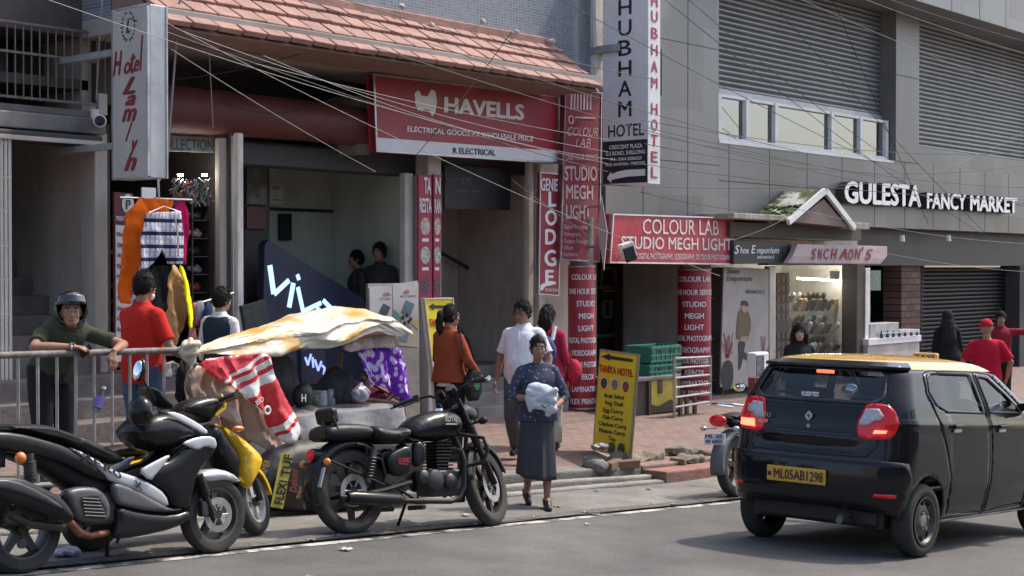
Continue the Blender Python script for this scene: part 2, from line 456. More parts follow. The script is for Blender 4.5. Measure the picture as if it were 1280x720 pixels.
apron = grid_sheet("roadside_apron", XS, rng(Y_EDGE, Y_KERB - .04, .2), lambda x, y: zground(x, y) + .03 * noise.noise(Vector((x * .9, y * 1.6, 3))) * min(1, (y - Y_EDGE) * 3) , m_apron)
# edge line, worn
m_line = M("road_paint", (.46, .45, .42), .7, var=.2, scale=9)
N, L, b = nodes_of(m_line)
tc = N.new("ShaderNodeTexCoord"); nz = N.new("ShaderNodeTexNoise"); nz.inputs["Scale"].default_value = 4.5; nz.inputs["Detail"].default_value = 9; nz.inputs["Roughness"].default_value = .75
cr = N.new("ShaderNodeMapRange"); cr.inputs[1].default_value = .44; cr.inputs[2].default_value = .54
L.new(tc.outputs["Object"], nz.inputs["Vector"]); L.new(nz.outputs["Fac"], cr.inputs[0])
mx = N.new("ShaderNodeMix"); mx.data_type = 'RGBA'; L.new(cr.outputs[0], mx.inputs["Factor"])
src = b.inputs["Base Color"].links[0].from_socket
mx.inputs[6].default_value = (.10, .095, .09, 1); L.new(src, mx.inputs[7]); L.new(mx.outputs[2], b.inputs["Base Color"])
grid_sheet("road_marking", XS, [Y_EDGE - .13, Y_EDGE - .03], lambda x, y: zroad(x), m_line, lift=.004)
# brick pavement
m_brick = M("pavement_brick", (.24, .13, .10), .8, var=.15)
N, L, b = nodes_of(m_brick)
tc = N.new("ShaderNodeTexCoord")
bt = N.new("ShaderNodeTexBrick"); bt.offset = .5
bt.inputs["Scale"].default_value = 1.0; bt.inputs["Brick Width"].default_value = .23; bt.inputs["Row Height"].default_value = .115
bt.inputs["Mortar Size"].default_value = .009; bt.inputs["Mortar Smooth"].default_value = .3; bt.inputs["Bias"].default_value = -.1
bt.inputs["Color1"].default_value = (.23, .145, .12, 1); bt.inputs["Color2"].default_value = (.16, .10, .085, 1); bt.inputs["Mortar"].default_value = (.085, .07, .06, 1)
L.new(tc.outputs["Object"], bt.inputs["Vector"])
nz = N.new("ShaderNodeTexNoise"); nz.inputs["Scale"].default_value = 1.6; nz.inputs["Detail"].default_value = 8
L.new(tc.outputs["Object"], nz.inputs["Vector"])
cr = N.new("ShaderNodeMapRange"); cr.inputs[1].default_value = .42; cr.inputs[2].default_value = .72; cr.inputs[4].default_value = .8
L.new(nz.outputs["Fac"], cr.inputs[0])
mx = N.new("ShaderNodeMix"); mx.data_type = 'RGBA'; L.new(cr.outputs[0], mx.inputs["Factor"]); L.new(bt.outputs["Color"], mx.inputs[6]); mx.inputs[7].default_value = (.18, .14, .12, 1)
L.new(mx.outputs[2], b.inputs["Base Color"])
bp = N.new("ShaderNodeBump"); bp.inputs["Distance"].default_value = .01; bp.inputs["Strength"].default_value = .6; bp.invert = True
L.new(bt.outputs["Fac"], bp.inputs["Height"]); L.new(bp.outputs[0], b.inputs["Normal"])
KX0, KX1 = 13.0, 12.95
pav = grid_sheet("pavement", XS, rng(Y_KERB + .55, 13.2, .4), lambda x, y: zpave(x, y) + .012 * noise.noise(Vector((x * .7, y * .7, 9))), m_brick)
# concrete strip and stepped kerb in front of the bricks
def strip(name, x0, x1, y0, y1, zt, zb, mat, s=.5, **k):
 mb = MB(); xs = rng(x0, x1, s)
 rings = [[(x, y0, zb(x)), (x, y1, zb(x)), (x, y1, zt(x)), (x, y0, zt(x))] for x in xs]
 mb.ring_loft(rings); o = mb.build(name, mat, bevel=.02, **k); tag(o, kind='structure'); return o
strip("pavement_edge", -30, KX1, Y_KERB + .22, Y_KERB + .56, lambda x: zpave(x, Y_KERB + .5) + .004, lambda x: zroad(x) - .3, m_apron)
strip("pavement_edge", KX1, 75, Y_KERB + .21, Y_KERB + .56, lambda x: zpave(x, Y_KERB + .5) + .004, lambda x: zroad(x) - .3, m_brick)
strip("kerb", -30, KX1, Y_KERB + .065, Y_KERB + .175, lambda x: zroad(x) + .125 + .008 * math.sin(x * 2.3), lambda x: zroad(x) - .3, m_kerb)
strip("kerb", -30, KX1, Y_KERB - .09, Y_KERB + .03, lambda x: zroad(x) + .075 + .008 * math.sin(x * 1.7), lambda x: zroad(x) - .3, m_kerb)
m_redkerb = M("red_kerb", (.26, .10, .08), .8, var=.3, scale=5, bump=.4, bscale=25, dirt=(.17, .14, .12), dirt_amt=.8)
strip("kerb", KX1, 75, Y_KERB - .10, Y_KERB + .208, lambda x: zroad(x) + .165, lambda x: zroad(x) - .3, m_redkerb)
# drain between the asphalt and the apron: a shallow dark line of grit
m_grit = M("gutter_grit", (.11, .10, .088), .9, var=.4, scale=20, bump=.6, bscale=70)
mb = MB(); rnd = random.Random(5)
xs = rng(-2, 16, .12)
for sgn in (0,):
 lo = [(x, Y_EDGE + .0 + .04 * noise.noise(Vector((x * 2, 1, 0))), zground(x, Y_EDGE) + .006) for x in xs]
 hi = [(x, Y_EDGE + .10 + .10 * noise.noise(Vector((x * 1.3, 5, 0))), zground(x, Y_EDGE + .1) + .018) for x in xs]
 n = len(xs); mb.add(lo + hi, [(i, i + 1, n + i + 1, n + i) for i in range(n - 1)])
o = mb.build("gutter", m_grit); tag(o, kind='structure')
# ------------------------------------------------------------------ building helpers
def R4(Y, x0, yt, x1, yb):
 a, b, c = at(x0, yt, Y), at(x0, yb, Y), at(x1, yt, Y)
 return a.x, c.x, b.z, a.z
def wb(mb, Y, x0, yt, x1, yb, d=.2):      # wall piece from its outline in the photograph, pushed back by d
 X0, X1, z0, z1 = R4(Y, x0, yt, x1, yb)
 return mb.box(X0, X1, Y, Y + d, z0, z1)
def bld(name, label, cat='building', loc=(0, 0, 0)): return thing(name, label, cat, loc, built_in_world=True)
# ================================================================== left: hotel building
B1 = bld("hotel_building", "dark old building with barred upper window over an open stair entrance, at the left edge", loc=(8, 13, -.1))
mb = MB()
wb(mb, 13.0, -70, -120, 150, 24, .5)                                  # wall over the window
wb(mb, 13.0, 122, 24, 150, 128, .5)
mb.build("wall", m_dark2, B1)
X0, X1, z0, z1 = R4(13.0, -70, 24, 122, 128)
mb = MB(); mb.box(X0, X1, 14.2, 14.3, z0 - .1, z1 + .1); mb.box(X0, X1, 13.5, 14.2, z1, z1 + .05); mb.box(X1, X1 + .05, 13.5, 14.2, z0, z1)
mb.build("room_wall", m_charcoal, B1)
Z0 = z0; Z1 = z1
mb = MB(); wb(mb, 12.97, -70, 122, 124, 131, .4)
win = mb.build("window_sill", m_conc, B1, bevel=.01)
mb = MB()
zr0, zr1 = at(60, 128, 12.9).z, at(60, 34, 12.9).z
for i in range(-5, 13):
 p = at(10 + i * 10.2, 80, 12.9); mb.cyl((p.x, 12.9, zr0), (p.x, 12.9, zr1), .008, n=6)
a, b_ = at(-60, 34, 12.9), at(122, 34, 12.9)
for z in (zr0 + .02, zr1, zr0 + .45): mb.box(a.x, b_.x, 12.885, 12.91, z - .012, z + .012)
mb.build("window_bars", M("rusty_bars", (.16, .13, .12), .6, metal=.4, var=.3, scale=12), B1)
mb = MB(); wb(mb, 12.7, -70, 131, 134, 153, .8); mb.build("lintel", m_conc, B1, bevel=.015)
mb = MB(); wb(mb, 12.62, -70, 155, 130, 167, .5); mb.build("shutter_box", m_charcoal, B1, bevel=.02)
mb = MB(); wb(mb, 12.60, -70, 162, 131, 168, .04); mb.build("shutter_rail", m_conc_lt, B1, bevel=.006)
jx0, jx1, _, jz = R4(12.85, 119, 166, 135, 500)
mb = MB(); mb.box(jx0, jx1, 12.85, 13.1, -.6, jz); mb.build("door_jamb", m_conc_lt, B1, bevel=.01)
sx0 = at(-70, 300, 12.85).x
mb = MB(); mb.box(jx0 + .02, jx0 + .2, 13.1, 18, -.6, 4.2); mb.build("stairwell_wall", m_beige, B1)
mb = MB(); mb.box(sx0, jx0 + .02, 16.6, 16.8, -.6, 4.2); mb.box(sx0 - .1, sx0, 13, 17, -.6, 4.2); mb.box(sx0, jx0 + .1, 13.1, 17, 3.3, 3.4)
mb.build("stairwell_back", m_dark2, B1)
mb = MB()
zb = zpave(8, 12)
for i in range(15):
 y0 = 11.85 + .31 * i
 w1 = jx0 + .75 if i < 3 else jx0 + .018
 mb.box(sx0, w1 if y0 < 12.5 else jx0 + .018, y0, y0 + .55, zb - .4, zb + .19 * (i + 1))
mb.build("stairs", m_stair, B1, bevel=.012)
mb = MB()                                                             # stair railing with cloths drying on it
for i in range(7):
 p = at(47 + 4.6 * i, 300, 14.6); mb.cyl((p.x, 14.6, 1.2), (p.x, 14.6, 2.75), .012, n=6)
mb.tube([at(44, 195, 14.6), at(78, 200, 14.6)], .02, 6); mb.tube([at(44, 372, 14.6), at(78, 372, 14.6)], .02, 6)
mb.build("stair_railing", m_dark, B1)
mb = MB()                                                             # folded collapsible gate
for i in range(5):
 p = at(-9 + i * 5.2, 300, 12.66); mb.box(p.x - .016, p.x + .016, 12.64, 12.70, zpave(p.x, 12.6), at(0, 168, 12.66).z)
for k in range(9):
 z = .1 + .32 * k; a = at(-11, 300, 12.64); c = at(13, 300, 12.64)
 mb.box(a.x, c.x, 12.645, 12.66, z, z + .02)
mb.build("folding_gate", m_cream, B1, bevel=.004)
# pieces of cloth drying over the stair railing
for i, (x, y0, y1, w) in enumerate(((55, 196, 262, 8), (62, 268, 330, 6), (66, 206, 250, 7))):
 mb = MB(); rnd = random.Random(i)
 a = at(x, y0, 14.5)
 mb.sheet(lambda u, v: (a.x + (u - .5) * w * .0085 + .012 * math.sin(9 * v + i), 14.52 + .03 * math.sin(u * 11 + i), a.z - v * (y1 - y0) / 125.0), 8, 10)
 o = mb.build("drying_cloth", M("grey_cloth_%d" % i, (.24, .22, .21), .9), smooth=True, solid=.006)
 tag(o, ["long pale grey cloth drying on the stair railing", "narrow grey cloth hanging lowest on the stair railing", "small grey cloth hanging top right on the stair railing"][i], "cloth", "cloths on the stair railing")
# security camera under the lintel
t = thing("security_camera", "white dome-nosed security camera under the concrete lintel beside the hotel sign", "camera", at(124, 152, 12.5), 0)
mb = MB(); mb.cyl((-.02, -.05, 0), (.14, .18, .02), .065, .06, 18); mb.build("housing", m_whitep, t, smooth=True, bevel=.01)
mb = MB(); mb.lathe([(0, .05), (.012, .048), (.02, .035)], (-.025, -.056, 0), (-.56, -.8, -.1), 18); mb.build("lens", m_black, t, smooth=True)
mb = MB(); mb.cyl((.1, .12, .0), (.1, .22, .09), .018); mb.box(.06, .14, .2, .23, .04, .14); mb.build("bracket", m_whitep, t)
t = tag(MB().obox(at(128, 131, 12.9), (.1, .06, .22)).build("junction_box", m_conc_lt, bevel=.01), "small grey electric box on the wall left of the hotel sign", "electric box")
# ================================================================== middle: arcade building with tiled awning
B2 = bld("arcade_building", "old two storey building with a pink tiled awning over its open shops", loc=(12, 13, -.2))
ax0, ax1 = at(209, 33, 11.6).x, at(753, 108, 11.6).x
m_soffit = M("soffit_plaster", (.34, .30, .27), .85, var=.2, scale=1.5, dirt=(.16, .13, .11), dirt_amt=.6)
mb = MB(); mb.box(ax0, ax1, 11.72, 14.0, 3.80, 3.98); mb.build("soffit", m_soffit, B2, bevel=.01)
mb = MB(); mb.box(ax0 - .3, ax1 + .35, 13.8, 14.0, 3.0, 3.80); mb.build("lintel", m_dark2, B2)
# mosaic wall
m_mosaic = M("mosaic_tile", (.16, .19, .23), .4, var=.2)
N, L, b = nodes_of(m_mosaic)
tc = N.new("ShaderNodeTexCoord"); mpn = N.new("ShaderNodeMapping"); mpn.inputs["Rotation"].default_value = (R(90), 0, 0)
bt = N.new("ShaderNodeTexBrick"); bt.offset = .0; bt.inputs["Scale"].default_value = 1; bt.inputs["Brick Width"].default_value = .058; bt.inputs["Row Height"].default_value = .036
bt.inputs["Mortar Size"].default_value = .006; bt.inputs["Color1"].default_value = (.19, .22, .27, 1); bt.inputs["Color2"].default_value = (.10, .125, .155, 1); bt.inputs["Mortar"].default_value = (.27, .27, .28, 1)
L.new(tc.outputs["Object"], mpn.inputs[0]); L.new(mpn.outputs[0], bt.inputs["Vector"])
nz = N.new("ShaderNodeTexNoise"); nz.inputs["Scale"].default_value = 2.2; nz.inputs["Detail"].default_value = 6; L.new(tc.outputs["Object"], nz.inputs["Vector"])
cr = N.new("ShaderNodeMapRange"); cr.inputs[1].default_value = .45; cr.inputs[2].default_value = .8; cr.inputs[4].default_value = .7; L.new(nz.outputs["Fac"], cr.inputs[0])
mx = N.new("ShaderNodeMix"); mx.data_type = 'RGBA'; L.new(cr.outputs[0], mx.inputs["Factor"]); L.new(bt.outputs["Color"], mx.inputs[6]); mx.inputs[7].default_value = (.24, .24, .25, 1)
L.new(mx.outputs[2], b.inputs["Base Color"])
mw1 = at(738, 30, 12.5).x
mb = MB(); mb.box(ax0, mw1, 12.5, 14.0, 3.98, 7.5); mb.build("mosaic_wall", m_mosaic, B2)
mb = MB(); mb.box(mw1, at(757, 30, 12.45).x, 12.42, 14, 3.98, 7.5); mb.build("corner_pier", m_whitep, B2, bevel=.01)
# tiled awning: four courses of thick flat tiles on a slope
m_tile = M("salmon_tile", (.35, .185, .15), .75, var=.25, scale=5, bump=.3, bscale=30, dirt=(.15, .09, .075), dirt_amt=.8)
mb = MB(); rnd = random.Random(3)
ya, yb, za, zc = 11.62, 12.48, 3.80, 4.46
tw = .305; n = int((ax1 - ax0) / tw); tw = (ax1 - ax0) / n
sl = Vector((0, yb - ya, zc - za)); rows = 4
nn = Vector((0, -(zc - za), yb - ya)).normalized()
for r in range(rows):
 a = Vector((0, ya, za)) + sl * (r / rows); c = Vector((0, ya, za)) + sl * ((r + 1.25) / rows)
 for i in range(-1, n + 1):
  x0 = max(ax0, ax0 + tw * i + (tw * .5 if r % 2 else 0)); x1 = min(ax1, ax0 + tw * (i + 1) + (tw * .5 if r % 2 else 0))
  if x1 - x0 < .04: continue
  j = [rnd.uniform(-.004, .004) for _ in range(4)]; g = .013
  lo, hi = .06 + j[0], .012
  q0 = [Vector((x0 + g, 0, 0)) + a - Vector((0, 0, j[1])), Vector((x1 - g, 0, 0)) + a - Vector((0, 0, j[2])), Vector((x1 - g, 0, 0)) + c, Vector((x0 + g, 0, 0)) + c]
  q1 = [q0[0] + nn * lo, q0[1] + nn * (lo + j[3]), q0[2] + nn * hi, q0[3] + nn * hi]
  mb.hexa(q0, q1)
mb.build("tiled_awning", m_tile, B2, bevel=.006, seg=1)
mb = MB();
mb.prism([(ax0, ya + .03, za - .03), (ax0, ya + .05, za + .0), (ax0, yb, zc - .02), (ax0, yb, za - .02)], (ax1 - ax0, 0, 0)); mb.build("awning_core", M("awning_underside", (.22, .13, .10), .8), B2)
mb = MB(); mb.box(ax0, ax1, 12.36, 12.497, 4.40, 4.52); mb.build("awning_flashing", m_tile, B2, bevel=.02)
# wall faces between the shops
fl = lambda X, Y=13.2: zpave(X, Y)
def pillar(name, Y, x0, yt, x1, mat, d=.25, bev=.015):
 w = x1 - x0; x0 += .45 * w; d = .45 * w / 80
 X0, X1, _, zt = R4(Y, x0, yt, x1, 400)
 mb = MB(); n = 10                      # slightly uneven plastered post
 mb.box(X0, X1, Y, Y + d, fl((X0 + X1) / 2) - .3, zt)
 return mb.build(name, mat, B2, bevel=bev)
pillar("pillar", 12.95, 268, 172, 284, m_beige, .35)
pillar("pillar", 12.90, 285, 160, 290, m_dark2, .2)
pillar("pillar", 12.62, 291, 166, 305, m_whitep, .16)
pillar("pillar", 13.0, 498, 216, 517, m_cream, .3)
pillar("pillar", 12.95, 522, 120, 552, m_cream, .22)
pillar("pillar", 13.0, 655, 180, 667, m_cream, .3)
mb = MB(); wb(mb, 13.0, 674, 120, 712, 560, .3); wb(mb, 13.25, 655, 60, 764, 200, .3); mb.build("wall", m_cream, B2, bevel=.01)
mb = MB(); wb(mb, 13.1, 712, 120, 746, 560, .3); mb.build("wall", m_conc, B2)
# recess behind the clothes stall
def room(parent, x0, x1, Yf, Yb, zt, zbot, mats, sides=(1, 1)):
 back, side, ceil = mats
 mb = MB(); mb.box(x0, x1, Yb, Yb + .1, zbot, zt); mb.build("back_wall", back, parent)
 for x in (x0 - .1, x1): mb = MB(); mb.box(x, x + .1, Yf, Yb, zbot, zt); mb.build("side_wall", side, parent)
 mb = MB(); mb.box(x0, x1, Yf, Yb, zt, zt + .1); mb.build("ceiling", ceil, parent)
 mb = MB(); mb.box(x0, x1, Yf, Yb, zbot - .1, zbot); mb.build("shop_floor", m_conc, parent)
xA, xB = at(138, 300, 13.3).x, at(268, 300, 13.3).x
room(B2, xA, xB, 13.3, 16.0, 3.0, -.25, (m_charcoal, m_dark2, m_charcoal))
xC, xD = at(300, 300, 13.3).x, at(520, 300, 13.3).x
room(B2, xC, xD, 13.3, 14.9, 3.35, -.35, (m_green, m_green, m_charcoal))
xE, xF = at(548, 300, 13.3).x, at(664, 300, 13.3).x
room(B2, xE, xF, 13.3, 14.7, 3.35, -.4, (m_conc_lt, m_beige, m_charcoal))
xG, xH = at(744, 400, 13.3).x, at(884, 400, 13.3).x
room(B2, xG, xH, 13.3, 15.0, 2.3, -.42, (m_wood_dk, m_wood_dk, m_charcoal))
mb = MB(); wb(mb, 13.22, 305, 178, 520, 205, .4); wb(mb, 13.25, 552, 190, 660, 212, .4); mb.build("lintel", m_charcoal, B2, bevel=.01)
mb = MB(); wb(mb, 14.2, 306, 200, 337, 520, .1); mb.build("partition", m_dark2, B2)
mb = MB(); wb(mb, 14.86, 337, 259, 500, 263, .03); mb.build("wall_trim", m_dark, B2)
mb = MB(); mb.tube([at(470, 258, 14.75), at(498, 287, 14.75)], .03, 8); mb.build("stair_handrail", m_dark, B2)
mb = MB(); mb.tube([at(540, 308, 14.5), at(555, 318, 14.5), at(626, 358, 14.5)], .028, 8)
for x, y in ((557, 319), (590, 338), (622, 356)): p = at(x, y, 14.5); mb.cyl(p, p + Vector((0, .2, 0)), .012)
mb.build("stair_handrail", m_dark, B2)
mb = MB()
for i in range(4): mb.box(xE, at(690, 500, 12.9).x if i < 1 else xF, 12.6 + .3 * i, 14.7, -.7, fl(14, 12.7) + .15 * (i + 1) - .02)
mb.build("entrance_steps", m_conc, B2, bevel=.015)
mb = MB(); wb(mb, 14.82, 352, 267, 365, 300, .07); mb.build("wall_niche", m_black, B2)
# dark wooden door frames in the photo studio entrance
mb = MB()
for (a, b2, c, d) in ((752, 334, 771, 365), (755, 375, 766, 398), (785, 334, 797, 345), (808, 334, 822, 345), (828, 334, 842, 345)):
 X0, X1, z0, z1 = R4(14.9, a, b2, c, d); mb = MB()
 for q in ((X0, X1, z0, z0 + .03), (X0, X1, z1 - .03, z1), (X0, X0 + .03, z0, z1), (X1 - .03, X1, z0, z1)): mb.box(q[0], q[1], 14.9, 14.96, q[2], q[3])
 mb.build("picture_frame", M("frame_grey", (.22, .20, .18), .5), B2)
mb = MB()
for x in (743, 780, 815, 850):
 p = at(x, 400, 14.8); mb.box(p.x - .04, p.x + .04, 14.8, 14.98, -.42, 2.2)
for z in (.35, 1.15, 1.75): mb.box(xG, xH, 14.85, 14.97, z, z + .06)
mb.build("door_frame", m_wood, B2, bevel=.008)
# maroon rolled canopy under the soffit
cv = []
for (x, y0, y1) in ((200, 100, 163), (300, 112, 168), (400, 124, 175), (470, 133, 182)):
 a, b2 = at(x, y0, 12.75), at(x, y1, 12.75); c = (a + b2) / 2; h = (a.z - b2.z) / 2
 cv.append([Vector((c.x, 13.0 - .26 * math.cos(t), c.z + h * math.sin(t))) for t in [2 * math.pi * k / 20 for k in range(20)]])
mb = MB(); mb.ring_loft(cv); o = mb.build("rolled_canopy", m_maroon, smooth=True); tag(o, "long dark red rolled canopy under the tiled awning, left of the electrical sign", "canopy")
mb = MB(); wb(mb, 12.9, 447, 120, 463, 192, .5); mb.build("bracket", m_conc, B2)
# ================================================================== right: clad market building
B3 = bld("market_building", "grey clad market building with wide steel shutters and an upper window strip", loc=(24, 13, -.8))
YC = 12.7
def clad(x0, yt, x1, yb, Y=YC, d=.4, name="cladding"):
 mb = MB(); wb(mb, Y, x0, yt, x1, yb, d); return mb.build(name, m_clad, B3, bevel=.004)
zlow = 2.25; zsill = 3.50; zsh = 4.36; ztop = 7.6
xa, xb, xc, xd, xe = at(757, 200, YC).x, at(898, 150, YC).x, at(1118, 150, YC).x, at(1147, 150, YC).x, at(1330, 150, YC).x
mb = MB(); mb.box(xa, xb, YC, YC + .8, zlow, ztop); mb.build("cladding", m_clad, B3)
mb = MB(); mb.box(xb, xe, YC, YC + .8, zlow, zsill); mb.build("cladding", m_clad, B3)
mb = MB(); mb.box(xc, xd, YC - .02, YC + .8, zsill, 6.6); mb.build("clad_pier", m_clad, B3, bevel=.004)
mb = MB(); mb.box(xe - .8, xe, YC - .02, YC + .8, zsill, 6.6); mb.build("clad_pier", m_clad, B3, bevel=.004)
cx0 = at(1085, 0, 12.0).x
mb = MB(); mb.box(cx0 - 3.5, xe, 11.9, YC + .8, 6.28, 7.6); mb.build("cornice", m_clad, B3, bevel=.004)
mb = MB()                                                             # joints between the cladding sheets
for x, z0, z1 in ((xa + .9, zlow, ztop), (xa + 2.05, zlow, ztop)): mb.box(x - .006, x + .006, YC - .003, YC, z0, z1)
x = xb + .3
while x < xe: mb.box(x - .006, x + .006, YC - .003, YC, zlow, zsill); x += 1.22
for z in (3.1, 4.9): mb.box(xa, xb, YC - .003, YC, z - .005, z + .005)
mb.box(xb, xe, YC - .003, YC, 2.86, 2.872)
for x in rng(cx0 - 3.2, xe - .3, 1.25): mb.box(x - .006, x + .006, 11.897, 11.9, 6.28, 7.6)
for z in (5.1,): mb.box(xc, xd, YC - .023, YC - .02, z, z + .012)
mb.build("cladding_joints", m_seam, B3)
def slats(mb, x0, x1, Y, z0, z1, pitch, dep):
 n = int((z1 - z0) / pitch); k = 6; prof = []
 for i in range(n):
  for j in range(k):
   t = j / k; z = z0 + (i + t) * pitch
   prof.append((Y - dep * (math.sin(math.pi * min(t / .82, 1)) ** .6 if t < .82 else -.5), z))
 prof.append((Y, z0 + n * pitch))
 m = len(prof)
 mb.add([(x0, y, z) for y, z in prof] + [(x1, y, z) for y, z in prof], [(i, i + 1, m + i + 1, m + i) for i in range(m - 1)])
mb = MB(); slats(mb, xb + .02, xc, YC + .32, zsh, 6.9, .088, .035); o = mb.build("roller_shutter", m_shut, B3)
mb = MB(); mb.box(xb + .02, xc, YC + .24, YC + .34, zsh - .13, zsh); mb.build("shutter_bar", m_galv, o, bevel=.008)
mb = MB(); slats(mb, xd, xe - .8, YC + .3, 3.86, 6.9, .088, .035); o = mb.build("roller_shutter", m_shut, B3)
mb = MB(); mb.box(xd, xe - .8, YC + .18, YC + .34, 3.5, 3.86); mb.build("shutter_bar", m_clad, o, bevel=.008)
# window strip: frames, sliding leaves, glass
wf = MB(); zwt = zsh - .11
wf.box(xb, xc - .05, YC + .10, YC + .24, zsill, zsill + .07); wf.box(xb, xc - .05, YC + .12, YC + .24, zwt - .05, zwt)
px_m = [897, 931, 940, 967, 975, 1038, 1046, 1075, 1081, 1107]
for x in (900, 935, 971, 1041, 1077, 1109):
 p = at(x, 150, YC + .1).x; wf.box(p - .05, p + .05, YC + .105, YC + .235, zsill, zwt)
wobj = wf.build("window", m_wframe, B3, bevel=.006)
mb = MB(); mb.add([(xb, YC + .18, zsill + .06), (xc - .05, YC + .18, zsill + .06), (xc - .05, YC + .18, zwt - .04), (xb, YC + .18, zwt - .04)], [(0, 1, 2, 3)]); mb.build("pane", m_glass, wobj)
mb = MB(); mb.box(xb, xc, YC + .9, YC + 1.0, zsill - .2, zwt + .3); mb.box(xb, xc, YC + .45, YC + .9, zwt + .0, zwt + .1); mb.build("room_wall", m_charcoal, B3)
mb = MB(); mb.box(xb - .0, xc - .04, YC - .015, YC + .2, zsill - .05, zsill - .001); mb.build("window_sill", m_wframe, wobj, bevel=.006)
# dark fascia and recess under the cladding
mb = MB(); mb.box(at(960, 300, 13.1).x, xe + 2, 13.1, 13.3, 1.55, 2.6); mb.build("shutter_housing", M("navy_housing", (.014, .016, .024), .45, var=.2), B3)
mb = MB(); mb.box(at(757, 300, 13.0).x, xe + 2, 13.0, 13.09, zlow - .02, zlow + .3); mb.build("soffit", m_charcoal, B3)
sx = at(1156, 400, 13.3).x
mb = MB(); slats(mb, sx, at(1272, 400, 13.3).x, 13.4, -.95, 1.6, .085, .03); mb.build("roller_shutter", m_shutd, B3)
mb = MB(); mb.box(at(1272, 400, 13.1).x, xe + 3, 13.05, 13.5, -1.1, 1.55); mb.build("dark_pier", m_charcoal, B3)
# brick pier
m_brw = M("dark_brick", (.13, .065, .05), .8, var=.2)
N, L, b = nodes_of(m_brw); tc = N.new("ShaderNodeTexCoord"); mpn = N.new("ShaderNodeMapping"); mpn.inputs["Rotation"].default_value = (R(90), 0, 0)
bt = N.new("ShaderNodeTexBrick"); bt.inputs["Scale"].default_value = 1; bt.inputs["Brick Width"].default_value = .3; bt.inputs["Row Height"].default_value = .13; bt.inputs["Mortar Size"].default_value = .012
bt.inputs["Color1"].default_value = (.19, .10, .075, 1); bt.inputs["Color2"].default_value = (.10, .05, .04, 1); bt.inputs["Mortar"].default_value = (.03, .025, .022, 1)
L.new(tc.outputs["Object"], mpn.inputs[0]); L.new(mpn.outputs[0], bt.inputs["Vector"]); L.new(bt.outputs["Color"], b.inputs["Base Color"])
mb = MB(); X0, X1, _, _ = R4(13.2, 1127, 330, 1151, 400); mb.box(X0, X1, 13.2, 13.6, -1.1, 1.56); mb.build("brick_pier", m_brw, B3, bevel=.01)
x0, x1 = at(1088, 400, 13.4).x, at(1152, 400, 13.4).x
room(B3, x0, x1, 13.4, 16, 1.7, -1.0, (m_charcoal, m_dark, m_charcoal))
# storey slab between rooms so no daylight leaks in
mb = MB(); mb.box(xA - 4, xe + 4, 13.9, 18, 3.5, 3.75); mb.box(xA - 4, xe + 4, 18, 18.2, -3, 8); mb.box(sx0 - 3, xa, 14.0, 18, 7.4, 7.6)
mb.box(xa, xe + 4, 13.6, 18, 7.4, 7.6); mb.build("floor_slab", m_conc, B2)
# ================================================================== shoe shop with the little gable
B4 = bld("shoe_shop", "small shoe shop with mossy gabled porch roof and lit glass shop window", "shop", loc=(21, 12.5, -.8))
Yg0, Yg1 = 11.95, 12.69
ap, lb, rb = at(1031, 240, Yg0), at(988, 277, Yg0), at(1065, 284, Yg0)
apb = Vector((ap.x, Yg1, ap.z)); lbb = Vector((lb.x, Yg1, lb.z)); rbb = Vector((rb.x, Yg1, rb.z))
m_gable = M("gable_brown", (.19, .135, .115), .7, var=.15, scale=3)
mb = MB(); g = .02
mb.prism([ap - Vector((0, -g, .12)), lb + Vector((.12, g, 0)), rb + Vector((-.12, g, 0))], (0, .3, 0)); mb.build("gable", m_gable, B4)
m_moss = M("mossy_tin", (.46, .47, .46), .7, var=.2, scale=4, bump=.4, bscale=14)
N, L, b = nodes_of(m_moss); tc = N.new("ShaderNodeTexCoord"); nz = N.new("ShaderNodeTexNoise"); nz.inputs["Scale"].default_value = 3.2; nz.inputs["Detail"].default_value = 9; nz.inputs["Roughness"].default_value = .7
L.new(tc.outputs["Object"], nz.inputs["Vector"]); cr = N.new("ShaderNodeValToRGB")
cr.color_ramp.elements[0].position = .44; cr.color_ramp.elements[0].color = (.055, .075, .02, 1); cr.color_ramp.elements[1].position = .56; cr.color_ramp.elements[1].color = (.45, .46, .44, 1)
e = cr.color_ramp.elements.new(.50); e.color = (.16, .17, .08, 1)
L.new(nz.outputs["Fac"], cr.inputs[0]); L.new(cr.outputs[0], b.inputs["Base Color"])
mb = MB()
nL = (ap - lb).cross(Vector((0, 1, 0))).normalized(); nL = nL if nL.z > 0 else -nL
nR = (ap - rb).cross(Vector((0, 1, 0))).normalized(); nR = nR if nR.z > 0 else -nR
def slope(a, b2, a2, b3, nn):
 mb.hexa([a, b2, b3, a2], [p + nn * .05 for p in (a, b2, b3, a2)])
slope(ap, lb + (lb - ap) * .06, apb, lbb + (lb - ap) * .06, nL); slope(ap, rb + (rb - ap) * .04, apb, rbb + (rb - ap) * .04, nR)
roof = mb.build("gable_roof", m_moss, B4, bevel=.01)
mb = MB()
for a, b2, nn in ((ap, lb, nL), (ap, rb, nR)):
 d = (b2 - a); mb.hexa([a + Vector((0, -.03, -.03)), b2 + d * .05 + Vector((0, -.03, -.03)), b2 + d * .05 + Vector((0, .03, -.03)), a + Vector((0, .03, -.03))], [p + nn * .1 for p in (a + Vector((0, -.03, -.03)), b2 + d * .05 + Vector((0, -.03, -.03)), b2 + d * .05 + Vector((0, .03, -.03)), a + Vector((0, .03, -.03)))])
mb.build("barge_board", m_wframe, roof, bevel=.004)
m_ledge = M("mossy_ledge", (.42, .38, .33), .8, var=.3, scale=8, dirt=(.07, .08, .03), dirt_amt=.9, bump=.4, bscale=20)
